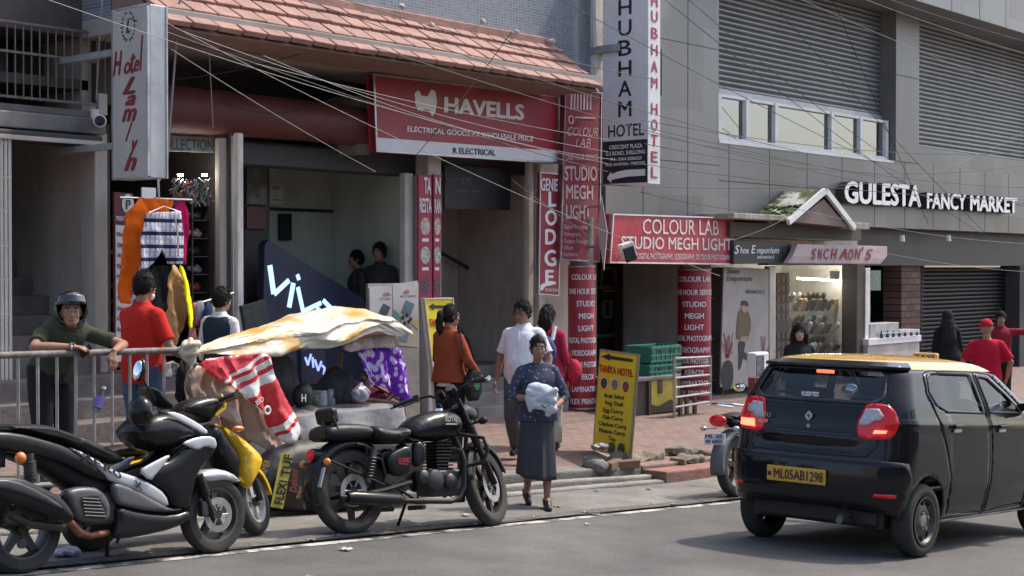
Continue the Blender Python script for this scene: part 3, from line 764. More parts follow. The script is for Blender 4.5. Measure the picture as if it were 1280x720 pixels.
mb = MB(); X0, X1, z0, z1 = R4(12.0, 917, 266, 984, 273); mb.box(X0, X1, 12.0, YC, z0, z1); X0, X1, z0, z1 = R4(12.0, 1064, 278, 1087, 286); mb.box(X0, X1, 12.0, YC, z0, z1); mb.build("ledge", m_ledge, B4, bevel=.01)
mb = MB(); rnd = random.Random(8)                                       # moss cushions on the left eave
for i in range(90):
 u = rnd.random(); w = rnd.random() ** 2
 p = (lb + (lb - ap) * .05).lerp(lbb + (lb - ap) * .05, rnd.random()) + (ap - lb) * w * .5 + nL * .055
 mb.ell(p, (rnd.uniform(.02, .06), rnd.uniform(.02, .06), rnd.uniform(.012, .03)), n=7, m=5)
mb.build("moss", M("moss", (.07, .09, .025), .95, var=.4, scale=30), roof, smooth=True)
X0, X1, z0, z1 = R4(12.25, 916, 276, 1078, 296)
mb = MB(); mb.box(X0, X1 + .05, 12.3, YC + .35, 1.98, lb.z - .02); mb.build("porch_beam", M("porch_brown", (.085, .065, .058), .7, var=.2), B4)
# posts, glass, interior
def post(x0, yt, x1, mat, Y=12.75, d=.2, nm="post"):
 X0, X1, _, zt = R4(Y, x0, yt, x1, 400); mb = MB(); mb.box(X0, X1, Y, Y + d, -1.2, zt); return mb.build(nm, mat, B4, bevel=.008)
post(962, 333, 970, m_steel, 12.72, .1); post(1071, 330, 1081, m_dark2, 12.72, .3); post(1082, 335, 1088, m_whitep, 12.7, .1)
x0, x1 = at(886, 400, 13.0).x, at(1072, 400, 13.0).x
room(B4, x0, x1, 13.0, 14.6, 1.9, -1.0, (m_green, m_cream, m_cream))
X0, X1, z0, z1 = R4(12.95, 970, 336, 1072, 480)
mb = MB(); mb.add([(X0, 12.95, -.9), (X1, 12.95, -.9), (X1, 12.95, z1), (X0, 12.95, z1)], [(0, 1, 2, 3)]); mb.build("shop_window", m_clear, B4)
mb = MB()
for i, y in enumerate((386, 415, 441, 462)):
 a, c = at(992, y + 1, 13.6), at(1066, y + 1, 13.6); mb.box(a.x - .05, c.x + .08, 13.45, 13.9, a.z - .035, a.z - .02)
shelf = mb.build("glass_shelf", m_clear, B4)
mb = MB(); X0, X1, z0, z1 = R4(13.2, 969, 341, 986, 470); mb.box(X0, X1, 13.2, 13.3, -.9, z1)
rack = mb.build("sock_rack", M("rack_maroon", (.05, .022, .018), .6, var=.3, scale=20), B4)
mb = MB()
for j in range(12):
 for i in range(3):
  if j == 5: continue
  cx = X0 + (i + .5) * (X1 - X0) / 3; z = z1 - .12 - j * .16
  mb.box(cx - .05, cx + .05, 13.17, 13.2, z - .05, z + .05)
mb.build("packets", M("packet_brown", (.20, .10, .075), .6, var=.6, scale=9), rack)
t = tag(MB().tube([at(997, 348, 13.35), at(1056, 351, 13.35)], .018, 10).build("tube_light", m_lamp), "glowing white tube light above the shoe shelves in the shop window", "tube light")
# side showcase between the red column and the poster
mb = MB()
X0, X1, z0, z1 = R4(12.95, 886, 334, 902, 480)
for z in (-.9, -.3, .35, 1.0, z1 - .03): mb.box(X0, X1, 12.95, 13.4, z, z + .03)
mb.box(X1 - .05, X1, 12.9, 13.4, -1, z1); mb.box(X0, X1, 13.4, 13.45, -1, z1)
mb.build("side_showcase", M("showcase_grey", (.22, .21, .20), .6, var=.2), B4)
# ================================================================== the other side of the street (seen only in reflections and as shade)
rnd = random.Random(21)
x = -26.0
for i in range(7):
 w = rnd.uniform(7, 10); h = rnd.uniform(2.8, 4.2); g = thing("street_building", "plain plastered building across the street, %s" % ["with grey walls", "with tan walls", "with white walls", "with green walls", "with brown walls", "with cream walls", "with dark walls"][i], "building", (x + w / 2, -8, zroad(x + w / 2)), built_in_world=True)
 mb = MB(); mb.box(x, x + w - .4, -12, -6.5, -4, h + zroad(x)); mb.build("wall", M("far_wall_%d" % i, [(.4, .39, .38), (.45, .38, .3), (.6, .59, .57), (.26, .34, .27), (.25, .18, .14), (.55, .5, .4), (.2, .2, .21)][i], .8, var=.2, scale=.8), g)
 for k in range(3):
  for f in range(2):
   xx = x + .9 + k * (w - 1.6) / 3; z = zroad(x) + .4 + f * 3.1
   mb = MB(); mb.box(xx, xx + 1.5, -6.52, -6.45, z + (.5 if f else 0), z + 2.2); mb.build("window", m_charcoal if f == 0 else m_glass, g)
 x += w
mb = MB(); rn2 = random.Random(4); mb.sheet(lambda u, v: (-110 + 220 * u, -70 - 60 * v, -3.4 + 26 * v ** .7 + 5 * noise.noise(Vector((u * 9, v * 3, 1)))), 60, 8); o = mb.build("hills", M("hill_green", (.05, .075, .04), .9, var=.4, scale=.3), smooth=True); tag(o, kind='structure')
g = thing("street_building", "tall end building closing the street behind the viewer", "building", (-29, 2, 1), built_in_world=True)
mb = MB(); mb.box(-34, -29, -6, 14, -2, 8); mb.build("wall", M("far_wall_1", (.27, .22, .17)), g)
# ================================================================== signs and lettering
def quad_at(Y, TL, TR, BR, BL): return [at(*BL, Y), at(*BR, Y), at(*TR, Y), at(*TL, Y)]
def board(parent, name, q, mat, d=.05, dirn=(0, 1, 0), bevel=.004):
 mb = MB(); mb.prism(q, Vector(dirn) * d); return mb.build(name, mat, parent, bevel=bevel)
def rim(parent, q, w, mat, dirn=(0, 1, 0), out=.012, d=.06, name="frame"):
 mb = MB(); c = sum(q, Vector()) / 4; dv = Vector(dirn)
 o = [p - dv * out for p in q]
 i = []
 for k in range(4):
  a, b, e = o[k], o[(k + 1) % 4], o[k - 1]
  i.append(a + (b - a).normalized() * w + (e - a).normalized() * w)
 for k in range(4):
  n = (k + 1) % 4
  mb.hexa([o[k], o[n], i[n], i[k]], [p + dv * (out + d) for p in (o[k], o[n], i[n], i[k])])
 return mb.build(name, mat, parent)
def lines(mb, P, rows, bold=.0, shear=0.0, depth=0.0, lift=.004):
 """rows of (text, x0, base0, x1, base1, cap0[, cap1]) measured in the photograph, P maps a pixel to the sign's own plane"""
 for r in rows:
  s, x0, b0, x1, b1, c0 = r[:6]; c1 = r[6] if len(r) > 6 else c0
  mb.text(s, P(x0, b0), P(x1, b1), P(x0, b0 - c0), bold, shear, lift, depth, TR=P(x1, b1 - c1))
def disc(mb, c, u, v, n=20, off=(0, 0, 0)):
 c = Vector(c) + Vector(off)
 mb.add([c + u * math.cos(t) + v * math.sin(t) for t in [2 * math.pi * k / n for k in range(n)]], [tuple(range(n))])
def at_plane(px, py, p, nrm):
 d = ray(px, py); return EYE + d * ((Vector(p) - EYE).dot(nrm) / d.dot(nrm))
# ---- big electrical goods board
YH = 12.60; P = lambda x, y: at(x, y, YH)
t = thing("shop_sign", "big red electrical goods board hanging under the tiled awning", "sign", P(582, 198), built_in_world=True)
q = quad_at(YH, (466, 92), (697, 120), (698, 205), (470, 190)); board(t, "panel", q, m_red, .12)
rim(t, q, .025, m_steel)
mb = MB(); mb.prism(quad_at(YH - .002, (470, 172), (697, 189), (697, 204), (471, 189)), (0, .004, 0)); mb.build("stripe", m_white, t)
mb = MB(); lines(mb, P, [("HAVELLS", 555, 140, 655, 150, 18, 18)], .045)
lines(mb, P, [("ELECTRICAL GOODS AT WHOLESALE PRICE", 509, 164.3, 666, 177, 6.4, 6.2)], .03)
mb.build("lettering", m_letterw, t)
mb = MB(); lines(mb, P, [("R ELECTRICAL", 566, 191.8, 619, 194.6, 7)], .02, lift=.008); mb.build("lettering", m_letterk, t)
mb = MB()                                                             # the maker's emblem: two blades leaning on a stem
e1 = [(518, 117), (523, 113), (527, 120), (534, 121), (539, 112), (544, 115), (546, 128), (544, 140), (540, 146), (536, 138), (530, 137), (526, 141), (527, 137), (523, 139), (519, 131)]
mb.add([P(x, y) - Vector((0, .006, 0)) for x, y in e1], [tuple(range(len(e1)))]); mb.build("emblem", m_letterw, t)
# ---- projecting hotel board (black and red letters)
XS_, YN = 16.1, 11.55
PF = lambda x, y: atX(x, y, XS_)
PE = lambda x, y: at(x, y, YN)
t = thing("hotel_sign", "tall white hotel lightbox with black and red capitals projecting from the grey building's corner", "sign", PF(780, 230), built_in_world=True)
yf = PF(753, 100).y; z0 = PF(778, 231).z; x1e = PE(825, 100).x
mb = MB(); mb.box(XS_, x1e, YN, yf, z0, 6.3); mb.build("lightbox", m_white, t, bevel=.006)
mb = MB(); mb.box(XS_ - .004, XS_ - .001, YN + .01, yf - .01, z0 + .02, PF(778, 176).z); mb.build("address_panel", M("navy_black", (.02, .021, .03), .4), t)
zf = lambda py: PF(780, py).z
def col_letters(mb, word, ys, h, yc, w, lift=.004):
 for ch, y in zip(word, ys):
  ww = w * (.3 if ch == 'I' else 1)
  z1 = y; mb.text(ch, (XS_, yc + ww / 2, y), (XS_, yc - ww / 2, y), (XS_, yc + ww / 2, y + h), .012, 0, lift)
sc = (6.3 - z0) / 1.0
ym = (YN + yf) / 2
mb = MB()
zs = [zf(v / 3) for v in (-17, 58, 135, 210, 287, 362, 438)]
col_letters(mb, "SHUBHAM", zs, zs[0] - zf(40 / 3), ym - .0, .22)
mb.text("HOTEL", (XS_, yf - .1, zf(512 / 3)), (XS_, YN + .06, zf(512 / 3)), (XS_, yf - .1, zf(468 / 3)), .012); mb.build("lettering", m_letterk, t)
mb = MB()
for s, a, b2, c in (("CRESCENT PLAZA", 543, 558, .12), ("G.S ROAD, SHILLONG", 566, 581, .06), ("PH : 0364-2506525", 590, 602, .14), ("MOB : 8414973964 - 7798752575", 610, 621, .06)):
 mb.text(s, (XS_, yf - c, zf(b2 / 3)), (XS_, YN + c * .7, zf(b2 / 3)), (XS_, yf - c, zf(a / 3)), .02, lift=.008)
zc = zf(652 / 3)
ar = [(yf - .08, zc - .05), (yf - .16, zc - .12), (yf - .155, zc - .075), (yf - .3, zc - .055), (yf - .45, zc - .04), (YN + .04, zc - .04), (YN + .04, zc + .05), (yf - .4, zc + .05), (yf - .25, zc + .03), (yf - .16, zc + .0), (yf - .155, zc + .04)]
mb.add([(XS_ - .008, y, z) for y, z in ar], [tuple(range(len(ar)))]); mb.build("lettering", m_letterw, t)
mb = MB(); xm = (XS_ + x1e) / 2
zs2 = [PE(818, v / 3).z for v in (-35, 28, 85, 148, 210, 272, 333, 430, 490, 548, 610, 668)]
for ch, z in zip("SHUBHAMHOTEL", zs2): mb.text(ch, (xm - .075, YN, z), (xm + .075, YN, z), (xm - .075, YN, z + .145), .02)
mb.build("lettering", m_letterr, t)
mb = MB()
for z in (PF(760, 62).z,): mb.box(XS_ + .05, XS_ + .2, YN + .3, 12.6, z - .04, z + .04); mb.box(XS_ - .06, XS_ - .01, YN + .45, yf + .35, z - .05, z + .05)
mb.build("bracket", m_galv, t, bevel=.004)
# ---- projecting script hotel board on the left
XL, YL = 8.02, 11.32
PF2 = lambda x, y: atX(x, y, XL)
t = thing("hotel_sign", "dingy white hotel lightbox with dark red script and metal side, beside the stair entrance", "sign", PF2(165, 220), built_in_world=True)
yf = PF2(141, 120).y; z0 = PF2(186, 222).z; zt = PF2(186, 5).z; x1e = at(210, 100, YL).x
m_lam = M("lamlyn_white", (.42, .385, .345), .5, var=.08, dirt=(.30, .27, .25), dirt_amt=.5, streak=.4)
mb = MB(); mb.box(XL, XL + .02, YL + .012, yf, z0 + .012, zt - .012); mb.build("face", m_lam, t)
mb = MB(); mb.box(XL + .022, x1e, YL + .004, yf, z0, zt); mb.build("metal_case", m_galv, t, bevel=.008)
mb = MB()
for a in (((XL - .008, XL + .02), (YL, YL + .02), (z0, zt)), ((XL - .006, XL + .02), (yf - .012, yf + .004), (z0, zt)), ((XL - .006, XL + .021), (YL, yf), (z0 - .004, z0 + .014)), ((XL - .006, XL + .021), (YL, yf), (zt - .014, zt + .004)), ((x1e - .012, x1e + .004), (YL - .004, YL + .012), (z0, zt))): mb.box(*a[0], *a[1], *a[2])
mb.build("frame", m_steel, t)
mb = MB(); PL = lambda cx, cy: PF2(cx / 3, cy / 3)
def gl(ch, x0, y0, x1, y1, sh=.0, bold=.02, tilt=0): mb.text(ch, PL(x0, y1), PL(x1, y1 - tilt), PL(x0, y0), bold, sh)
gl("H", 428, 200, 462, 285, .3, .035, 6); gl("o", 468, 218, 494, 278, .3, .03, 3); gl("t", 492, 185, 512, 275, .3, .03, 4); gl("e", 506, 208, 526, 270, .3, .03, 4); gl("l", 527, 140, 540, 264, .35, .035, 4)
gl("L", 462, 296, 512, 355, .5, .045, 6); gl("a", 472, 345, 514, 396, .4, .045, 4); gl("m", 460, 392, 516, 456, .4, .045, 4); gl("l", 472, 470, 500, 530, 1.2, .05, 10); gl("y", 484, 512, 520, 572, .5, .045, 4); gl("n", 468, 575, 516, 640, .4, .05, 4)
mb.build("lettering", M("brush_red", (.20, .012, .02), .5), t)
mb = MB()
cc = PL(485, 100)
for s in (-1, 1):
 for k in range(9):
  a = R(-80 + 18 * k); c = cc + Vector((-.006, s * .10 * math.cos(a) * -1, .13 * math.sin(a)))
  for w in (-1, 1):
   dirv = Vector((0, -s * math.sin(a) * -1 + w * .5 * math.cos(a), math.cos(a) + w * .5 * math.sin(a))).normalized() * .028
   side = Vector((0, -dirv.z, dirv.y)) * .3
   mb.add([c, c + dirv * .5 + side, c + dirv, c + dirv * .5 - side], [(0, 1, 2, 3)])
mb.text("L", cc + Vector((0, .03, -.06)), cc + Vector((0, -.03, -.06)), cc + Vector((0, .03, .06)), .03, .3, .006)
mb.build("emblem", M("emblem_black", (.04, .03, .03), .5), t)
for z in (z0 + .3, zt - .4): mb = MB(); mb.box(XL + .08, XL + .14, yf, 12.98, z, z + .06); mb.build("bracket", m_galv, t)
# ---- studio panel, lodge board
YS = 12.47; P = lambda x, y: at(x, y, YS)
m_studio = M("studio_maroon", (.27, .035, .05), .5, var=.12, dirt=(.14, .04, .05), dirt_amt=.4)
t = thing("studio_sign", "tall faded maroon photo studio panel right of the narrow red lodge board", "sign", P(725, 326), built_in_world=True)
q = quad_at(YS, (706, 112), (752, 116), (749, 328), (700, 325)); board(t, "panel", q, m_studio, .08); rim(t, q, .018, m_steel)
mb = MB()
lines(mb, P, [("COLOUR", 709, 170, 747, 171, 11), ("LAB", 719, 184, 738, 184.5, 11)], .0, .25)
lines(mb, P, [("ONE HOUR SERVICE", 707, 200, 747, 200.5, 7)], .01)
lines(mb, P, [("STUDIO", 705, 225, 746, 226, 17), ("MEGH", 707, 248, 741, 249, 16.5), ("LIGHT", 707, 273, 738, 274, 16.5)], .03)
lines(mb, P, [("\u2022 Digital Photography", 702, 286, 738, 286.5, 5.5), ("\u2022 Videography", 702, 295, 726, 295.3, 5.5), ("\u2022 Outdoor Photography", 702, 304, 740, 304.5, 5.5), ("\u2022 Album", 702, 312, 716, 312.2, 5.5), ("\u2022 Lamination", 702, 320, 722, 320.3, 5.5)], .005)
for k in range(7): mb.prism([P(713 + 4 * k, 118), P(715 + 4 * k, 118), P(714.5 + 4 * k, 138), P(712.5 + 4 * k, 138)], (0, -.006, 0))
c = P(713, 150); mb.torus(c - Vector((0, .008, 0)), (0, 1, 0), .05, .012, 20, 6); mb.prism([P(718, 146), P(744, 147), P(744, 149), P(718, 148)], (0, -.006, 0))
mb.build("lettering", m_letterp, t)
YG = 12.55; P = lambda x, y: at(x, y, YG)
t = thing("lodge_sign", "narrow upright red lodge board with white letters on the cream wall", "sign", P(686, 370), built_in_world=True)
q = quad_at(YG, (675, 215), (703, 218), (698, 370), (673, 368)); board(t, "panel", q, m_red, .06); rim(t, q, .012, m_white)
mb = MB(); lines(mb, P, [("GENIE", 676, 238, 697, 239, 15)], .02)
for ch, x0, x1, yt, yb in (("L", 685, 695, 240, 258), ("O", 681, 696, 263, 281), ("D", 681, 695, 287, 305), ("G", 680, 695.5, 313, 332), ("E", 681, 692, 338, 354)): lines(mb, P, [(ch, x0, yb, x1, yb, yb - yt)], .04)
mb.prism([P(675, 363), P(675, 357), P(679, 354), P(694, 352), P(695, 355), P(681, 358), P(678, 363)], (0, -.005, 0))
lines(mb, P, [("GROUND FLOOR", 681, 364, 697, 364.3, 3.5)], .01); mb.build("lettering", m_letterw, t)
# ---- restaurant banner on the pillar
YR = 12.90; P = lambda x, y: at(x, y, YR)
m_ban = M("banner_pink", (.36, .03, .07), .5, var=.12)
t = thing("restaurant_banner", "split red restaurant banner with round food pictures on the narrow pillar", "banner", P(537, 374), built_in_world=True)
board(t, "panel", quad_at(YR, (523.5, 218), (539.5, 219), (540, 375), (523, 374)), m_ban, .04); board(t, "panel", quad_at(YR, (542.5, 218), (551.5, 219), (551, 375), (542, 374)), m_ban, .04)
mb = MB(); lines(mb, P, [("TA", 530, 242, 538.5, 242.5, 20), ("N", 544, 242, 550.5, 242.5, 20), ("RESTA", 524.5, 265, 539, 266, 17), ("RAN", 543, 266, 551, 266.5, 17)], .03)
for y in (300, 336):
 for x, w in ((531.5, 4), (544.5 + 1.5, 2.5)): mb.prism([P(x - w, y + 2), P(x + w, y + 2), P(x + w, y - 2), P(x - w, y - 2)], (0, -.006, 0))
mb.build("lettering", m_letterw, t)
for i, y in enumerate((283, 319, 357)):
 for x, w in ((531.5, 6), (546.6, 4)):
  mb = MB(); c = P(x, y); s = c.x - P(x - w, y).x; hh = P(x, y - 11).z - c.z
  disc(mb, c, Vector((s, 0, 0)), Vector((0, 0, hh)), 20, (0, -.004, 0))
  mb.build("food_picture", M("food_%d" % i, [(.5, .42, .36), (.42, .46, .38), (.10, .07, .09)][i], .5, var=.75, scale=30), t)
# ---- colour lab board over the studio entrance
YB = 12.35; P = lambda x, y: at(x, y, YB)
t = thing("studio_sign", "wide red photo studio board over the dark entrance with green crates", "sign", P(840, 330), built_in_world=True)
q = quad_at(YB, (766, 267), (916, 272), (915, 331), (762, 329)); board(t, "panel", q, M("sign_red_bright", (.40, .022, .04), .42, var=.2, scale=2, bump=.5, bscale=4, dirt=(.25, .03, .05), dirt_amt=.3), .14); rim(t, q, .02, m_white)
mb = MB(); lines(mb, P, [("COLOUR LAB", 803, 292, 898, 294, 18, 18)], .006); lines(mb, P, [("STUDIO MEGH LIGHT", 776, 310.5, 914.5, 313, 15, 14)], .02)
lines(mb, P, [("HOUSE OF DIGITAL PHOTOGRAPHY, VIDEOGRAPHY, OUTDOOR PHOTOGRAPHY", 776, 323.4, 914, 325, 7.4, 6.2)], .012); mb.build("lettering", M("letter_rose", (.72, .60, .58), .5), t)
t = thing("floodlight", "white floodlight box mounted on the lower left of the wide red studio board", "lamp", at(780, 316, 12.2), 0)
mb = MB(); rot = Matrix.Rotation(R(-25), 3, 'Z') @ Matrix.Rotation(R(-18), 3, 'Y')
mb.obox((0, -.05, .03), (.2, .16, .22), rot); mb.build("housing", m_whitep, t, bevel=.02)
mb = MB(); mb.obox((-.04, -.13, -.02), (.17, .04, .2), rot); mb.build("lamp_glass", m_black, t, bevel=.01)
mb = MB(); mb.tube([(0, .05, .02), (.05, .12, -.08), (.05, .14, -.1)], .014, 6); mb.build("bracket", m_steel, t)
t = thing("lozenge_board", "pale lozenge shaped board seen edge on, between the two red studio signs", "sign", at(752, 290, 12.2), 0)
mb = MB(); pts = [(0, -.10, -.52), (0, -.26, 0), (0, .02, .50), (0, .20, .02)]; mb.prism([Matrix.Rotation(R(-36), 3, 'Z') @ Vector(p) for p in pts], (.05, .03, 0)); mb.build("panel", m_white, t, bevel=.006)
mb = MB(); mb.cyl((.03, .1, .35), (.03, .7, .35), .02); mb.cyl((.03, .1, -.2), (.03, .7, -.2), .02); mb.build("bracket", m_steel, t)
# ---- round columns wrapped in red banners
def red_column(label, xc, w, yt, yb, Y, rot, rows):
 c = at(xc, (yt + yb) / 2, Y); rad = (at(xc + w / 2, 400, Y).x - at(xc - w / 2, 400, Y).x) * .36
 zt, zb = at(xc, yt, Y).z, at(xc, yb, Y).z
 t = thing("banner_column", label, "column", (c.x, Y, zb))
 mb = MB(); mb.lathe([(zpave(c.x, Y) - zb - .1, rad * .9), (0, rad * .9)], (0, 0, 0), (0, 0, 1), 24); mb.lathe([(zt - zb, rad * .9), (2.2 - zb, rad * .9)], (0, 0, 0), (0, 0, 1), 24); mb.build("shaft", m_conc, t, smooth=True)
 mb = MB(); mb.lathe([(0, rad), (.01, rad + .004), (zt - zb - .01, rad + .004), (zt - zb, rad)], (0, 0, 0), (0, 0, 1), 32); mb.build("banner", m_red, t, smooth=True)
 mb = MB(); mb.lathe([(.0, rad + .008), (.02, rad + .008)], (0, 0, .015), (0, 0, 1), 32); mb.lathe([(0, rad + .008), (.02, rad + .008)], (0, 0, zt - zb - .035), (0, 0, 1), 32); mb.build("trim", m_galv, t, smooth=True)
 mb = MB(); a0 = math.atan2(-c.y, -c.x) + R(rot)
 for s, y, h, span in rows:
  vs, fs = glyphs(s, .025); z = at(xc, y, Y).z - zb; hh = at(xc, y - h, Y).z - at(xc, y, Y).z
  mb.add([((rad + .009 + l) * math.cos(a0 + (x - .5) * span), (rad + .009 + l) * math.sin(a0 + (x - .5) * span), z + v * hh) for x, v, l in vs], fs)
 mb.build("lettering", m_letterw, t)
W = ["COLOUR LAB", "ONE HOUR SERVICE", "STUDIO", "MEGH", "LIGHT", "DIGITAL PHOTOGRAPHY", "VIDEOGRAPHY", "OUTDOOR PHOTOGRAPHY", "XEROX", "LAMINATION", "FLEX PRINTING"]
Sx = [2.3, 2.9, 1.5, 1.15, 1.2, 3.0, 2.3, 3.0, 1.25, 2.2, 2.5]
red_column("red banner column left of the studio entrance, behind the woman with the backpack", 727, 29, 331, 512, 12.62, 22, [(w, 325 + v / 3.27, 6.6, s) for w, v, s in zip(W, (80, 138, 188, 238, 288, 337, 388, 435, 485, 535, 585), Sx)])
red_column("red banner column behind the steel rails, right of the studio entrance", 868, 32, 335, 502, 12.75, 0, [(w, 325 + v / 3.27, 6.4, s) for w, v, s in zip(W, (88, 142, 190, 237, 283, 328, 375, 420, 466, 510, 550), Sx)])
# ---- shoe shop signs
YE = 12.28; P = lambda x, y: at(x, y, YE)
t = thing("shop_sign", "black shoe shop sign with white script beside the wide red studio board", "sign", P(950, 330), built_in_world=True)
mb = MB(); mb.prism([P(917, 330), P(978, 329), P(990, 318), P(988, 304), P(917, 300)], (0, .1, 0)); mb.build("panel", M("sign_charcoal", (.028, .027, .029), .5, var=.2), t, bevel=.005)
mb = MB(); lines(mb, P, [("S", 917.5, 317, 924, 317.2, 10.5), ("hoe", 924.5, 316.5, 935.5, 316.8, 8), ("E", 938.5, 316.5, 944.5, 316.8, 10), ("mporium", 945.5, 316.5, 973.5, 316.5, 7.5), ("BRANCH-2", 946, 323.2, 967, 323.2, 3.2)], .02, .25); mb.build("lettering", m_letterw, t)
mb = MB(); disc(mb, P(982, 314), Vector((.07, 0, 0)), Vector((0, 0, .06)), 16, (0, -.004, 0)); mb.build("emblem", M("emblem_grey", (.06, .058, .06), .5), t)
YW = 12.12; P = lambda x, y: at(x, y, YW)
t = thing("shop_awning", "pale pink shop awning board with wavy dark red letters over the lit shoe window", "awning", P(1045, 330), built_in_world=True)
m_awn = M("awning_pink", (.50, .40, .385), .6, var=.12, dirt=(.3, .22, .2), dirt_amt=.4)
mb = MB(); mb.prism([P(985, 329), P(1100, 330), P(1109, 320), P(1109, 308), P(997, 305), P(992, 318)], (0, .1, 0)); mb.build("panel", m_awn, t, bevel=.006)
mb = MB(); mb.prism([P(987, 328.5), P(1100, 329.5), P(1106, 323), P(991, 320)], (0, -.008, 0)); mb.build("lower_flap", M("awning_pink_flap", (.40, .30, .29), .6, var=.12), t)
mb = MB()
x = 1013
for ch, w, b2 in (("S", 7, 0), ("N", 6, 0), ("C", 7, 0), ("H", 9, 0), ("A", 11, 0), ("O", 6, .5), ("N", 8, 0), ("'", 2, 0), ("S", 10, .5)):
 lines(mb, P, [(ch, x, 324 + b2, x + w, 324 + b2 + .2, 13 if ch != "'" else 15)], .03, .35, lift=.012); x += w + 1.4
mb.build("lettering", M("letter_crimson", (.24, .015, .02), .5), t)
# ---- raised letters of the market
P = lambda x, y: at(x, y, YC - .172)
t = thing("market_sign", "raised white market name letters on the grey cladding", "sign", P(1160, 262), built_in_world=True)
for s, x0, b0, x1, b1, c0, c1 in (("GULESTA", 1055, 252.5, 1151, 258, 25, 25), ("FANCY", 1158, 260, 1207, 262, 18.5, 18), ("MARKET", 1212, 262.6, 1271, 266, 18, 17.5)):
 mb = MB(); lines(mb, P, [(s, x0, b0, x1, b1, c0, c1)], .05, depth=.15, lift=-.15); o = mb.build("letters", M("letter_side_dark", (.03, .03, .035), .5), t)
 mb = MB(); lines(mb, P, [(s, x0, b0, x1, b1, c0, c1)], .042, lift=.004); mb.build("letter_face", M("letter_bright", (.85, .84, .83), .4, var=.03), o)
# ---- dark boards inside, stall signs, posters
def flat_sign(name, label, cat, Y, q, mat, rows, lmat, bold=.01, d=.03, group=None, fr=None, shear=0):
 P = lambda x, y: at(x, y, Y)
 t = thing(name, label, cat, P((q[0][0] + q[1][0]) / 2, q[2][1]), 0, group, True)
 qq = quad_at(Y, *q); board(t, "panel", qq, mat, d)
 if fr: rim(t, qq, .015, fr)
 if rows: mb = MB(); lines(mb, P, rows, bold, shear); mb.build("lettering", lmat, t)
 return t, P
m_bl = M("board_black", (.018, .018, .022), .5, var=.3)
m_dim = M("letter_dim", (.16, .15, .16), .6)
flat_sign("printing_board", "black printing shop board on the pale green wall", "sign", 14.5, ((458, 213), (499, 218), (499, 264), (458, 262)), m_bl, [("T-SHIRT PRINTING", 471, 233, 497, 235, 8), ("Mugs, caps and more", 462, 247, 490, 248, 3), ("PRICES", 462, 258, 471, 258.5, 4)], m_dim)
flat_sign("printing_board", "wide black MANY MORE board over the grey stair entrance", "sign", 13.18, ((556, 206), (639, 212), (638, 263), (556, 261)), m_bl, [("MANY MORE", 557, 229, 589, 231, 8), ("available here", 570, 240, 600, 241, 3.5)], m_dim)
flat_sign("shop_nameplate", "grey shop name band with dark letters above the lit goods at left", "sign", 13.2, ((200, 168), (268, 172), (268, 191), (200, 189)), M("band_grey", (.17, .19, .185), .5), [("COLLECTION", 196, 187, 267, 189, 14)], M("band_letters", (.03, .045, .045), .5), .02)
t, P = flat_sign("printing_sign", "maroon PRINTING sign with white price list behind the orange cloth", "sign", 12.6, ((143, 240), (167, 242), (167, 462), (143, 459)), M("print_maroon", (.12, .018, .025), .5, var=.15), [("PRINTING", 145, 276, 166, 277, 6)], m_letterw, .01)
mb = MB(); mb.prism([P(144.5, 452), P(166, 453), P(166, 283), P(144.5, 281)], (0, -.006, 0)); disc(mb, P(160, 255), Vector((.07, 0, 0)), Vector((0, 0, .1)), 20, (0, -.006, 0)); mb.build("list_panel", m_white, t)
mb = MB(); lines(mb, P, [("P", 157, 262, 163, 262, 12)] + [(w, 146, 295 + 13.2 * i, 146 + len(w) * 2.3, 295.2 + 13.2 * i, 5) for i, w in enumerate(("Flex", "Glow", "Vinyl", "Paper", "Mug", "Tshirt", "Card", "Pen", "Keyring", "Bag", "Cap", "Frame"))], .01, lift=.012); mb.build("lettering", m_letterk, t)
t, P = flat_sign("wall_poster", "tall dark poster with a seated man on the stair wall", "poster", 14.62, ((628, 274), (652, 277), (652, 376), (628, 372)), M("poster_dark", (.035, .03, .032), .5, var=.3, scale=9), [("MENS WEAR", 630, 288, 650, 289, 4)], m_dim)
mb = MB(); P_ = lambda x, y: P(x, y) - Vector((0, .008, 0))
for pl in ([(634, 322), (645, 322), (650, 335), (648, 362), (630, 360), (630, 334)],): mb.add([P_(*p) for p in pl], [tuple(range(len(pl)))])
disc(mb, P_(640, 315), Vector((.05, 0, 0)), Vector((0, 0, .07)))
mb.build("printed_figure", M("poster_grey", (.16, .15, .15), .5, var=.7, scale=12), t)
flat_sign("wall_poster", "small torn black poster on the grey stair wall", "poster", 14.62, ((590, 366), (611, 362), (609, 396), (588, 393)), m_bl, [("JOB", 594, 380, 606, 380, 6)], m_dim)
flat_sign("wall_notice", "small pale paper notice beside the torn black poster", "notice", 14.62, ((613, 369), (628, 370), (628, 384), (613, 383)), m_conc_lt, [("VISIT", 616, 376, 625, 376.4, 5)], m_dim)
flat_sign("wall_notice", "white paper notice high on the pale green wall", "notice", 14.86, ((338, 230), (354, 231), (354, 256), (338, 255)), m_white, [("vivo", 341, 251, 352, 251.3, 3.5), ("NX", 341, 237, 351, 237.3, 5)], m_letterk)
flat_sign("wall_poster", "maroon framed poster low on the dark partition beside the white post", "poster", 14.15, ((309, 258), (333, 259), (333, 287), (309, 286)), M("poster_maroon", (.10, .03, .03), .5, var=.4, scale=14), None, None)
flat_sign("wall_poster", "pale poster with dark blocks on the dark partition", "poster", 14.15, ((309, 192), (334, 194), (334, 256), (309, 255)), M("poster_taupe", (.11, .10, .10), .5, var=.7, scale=10), None, None)
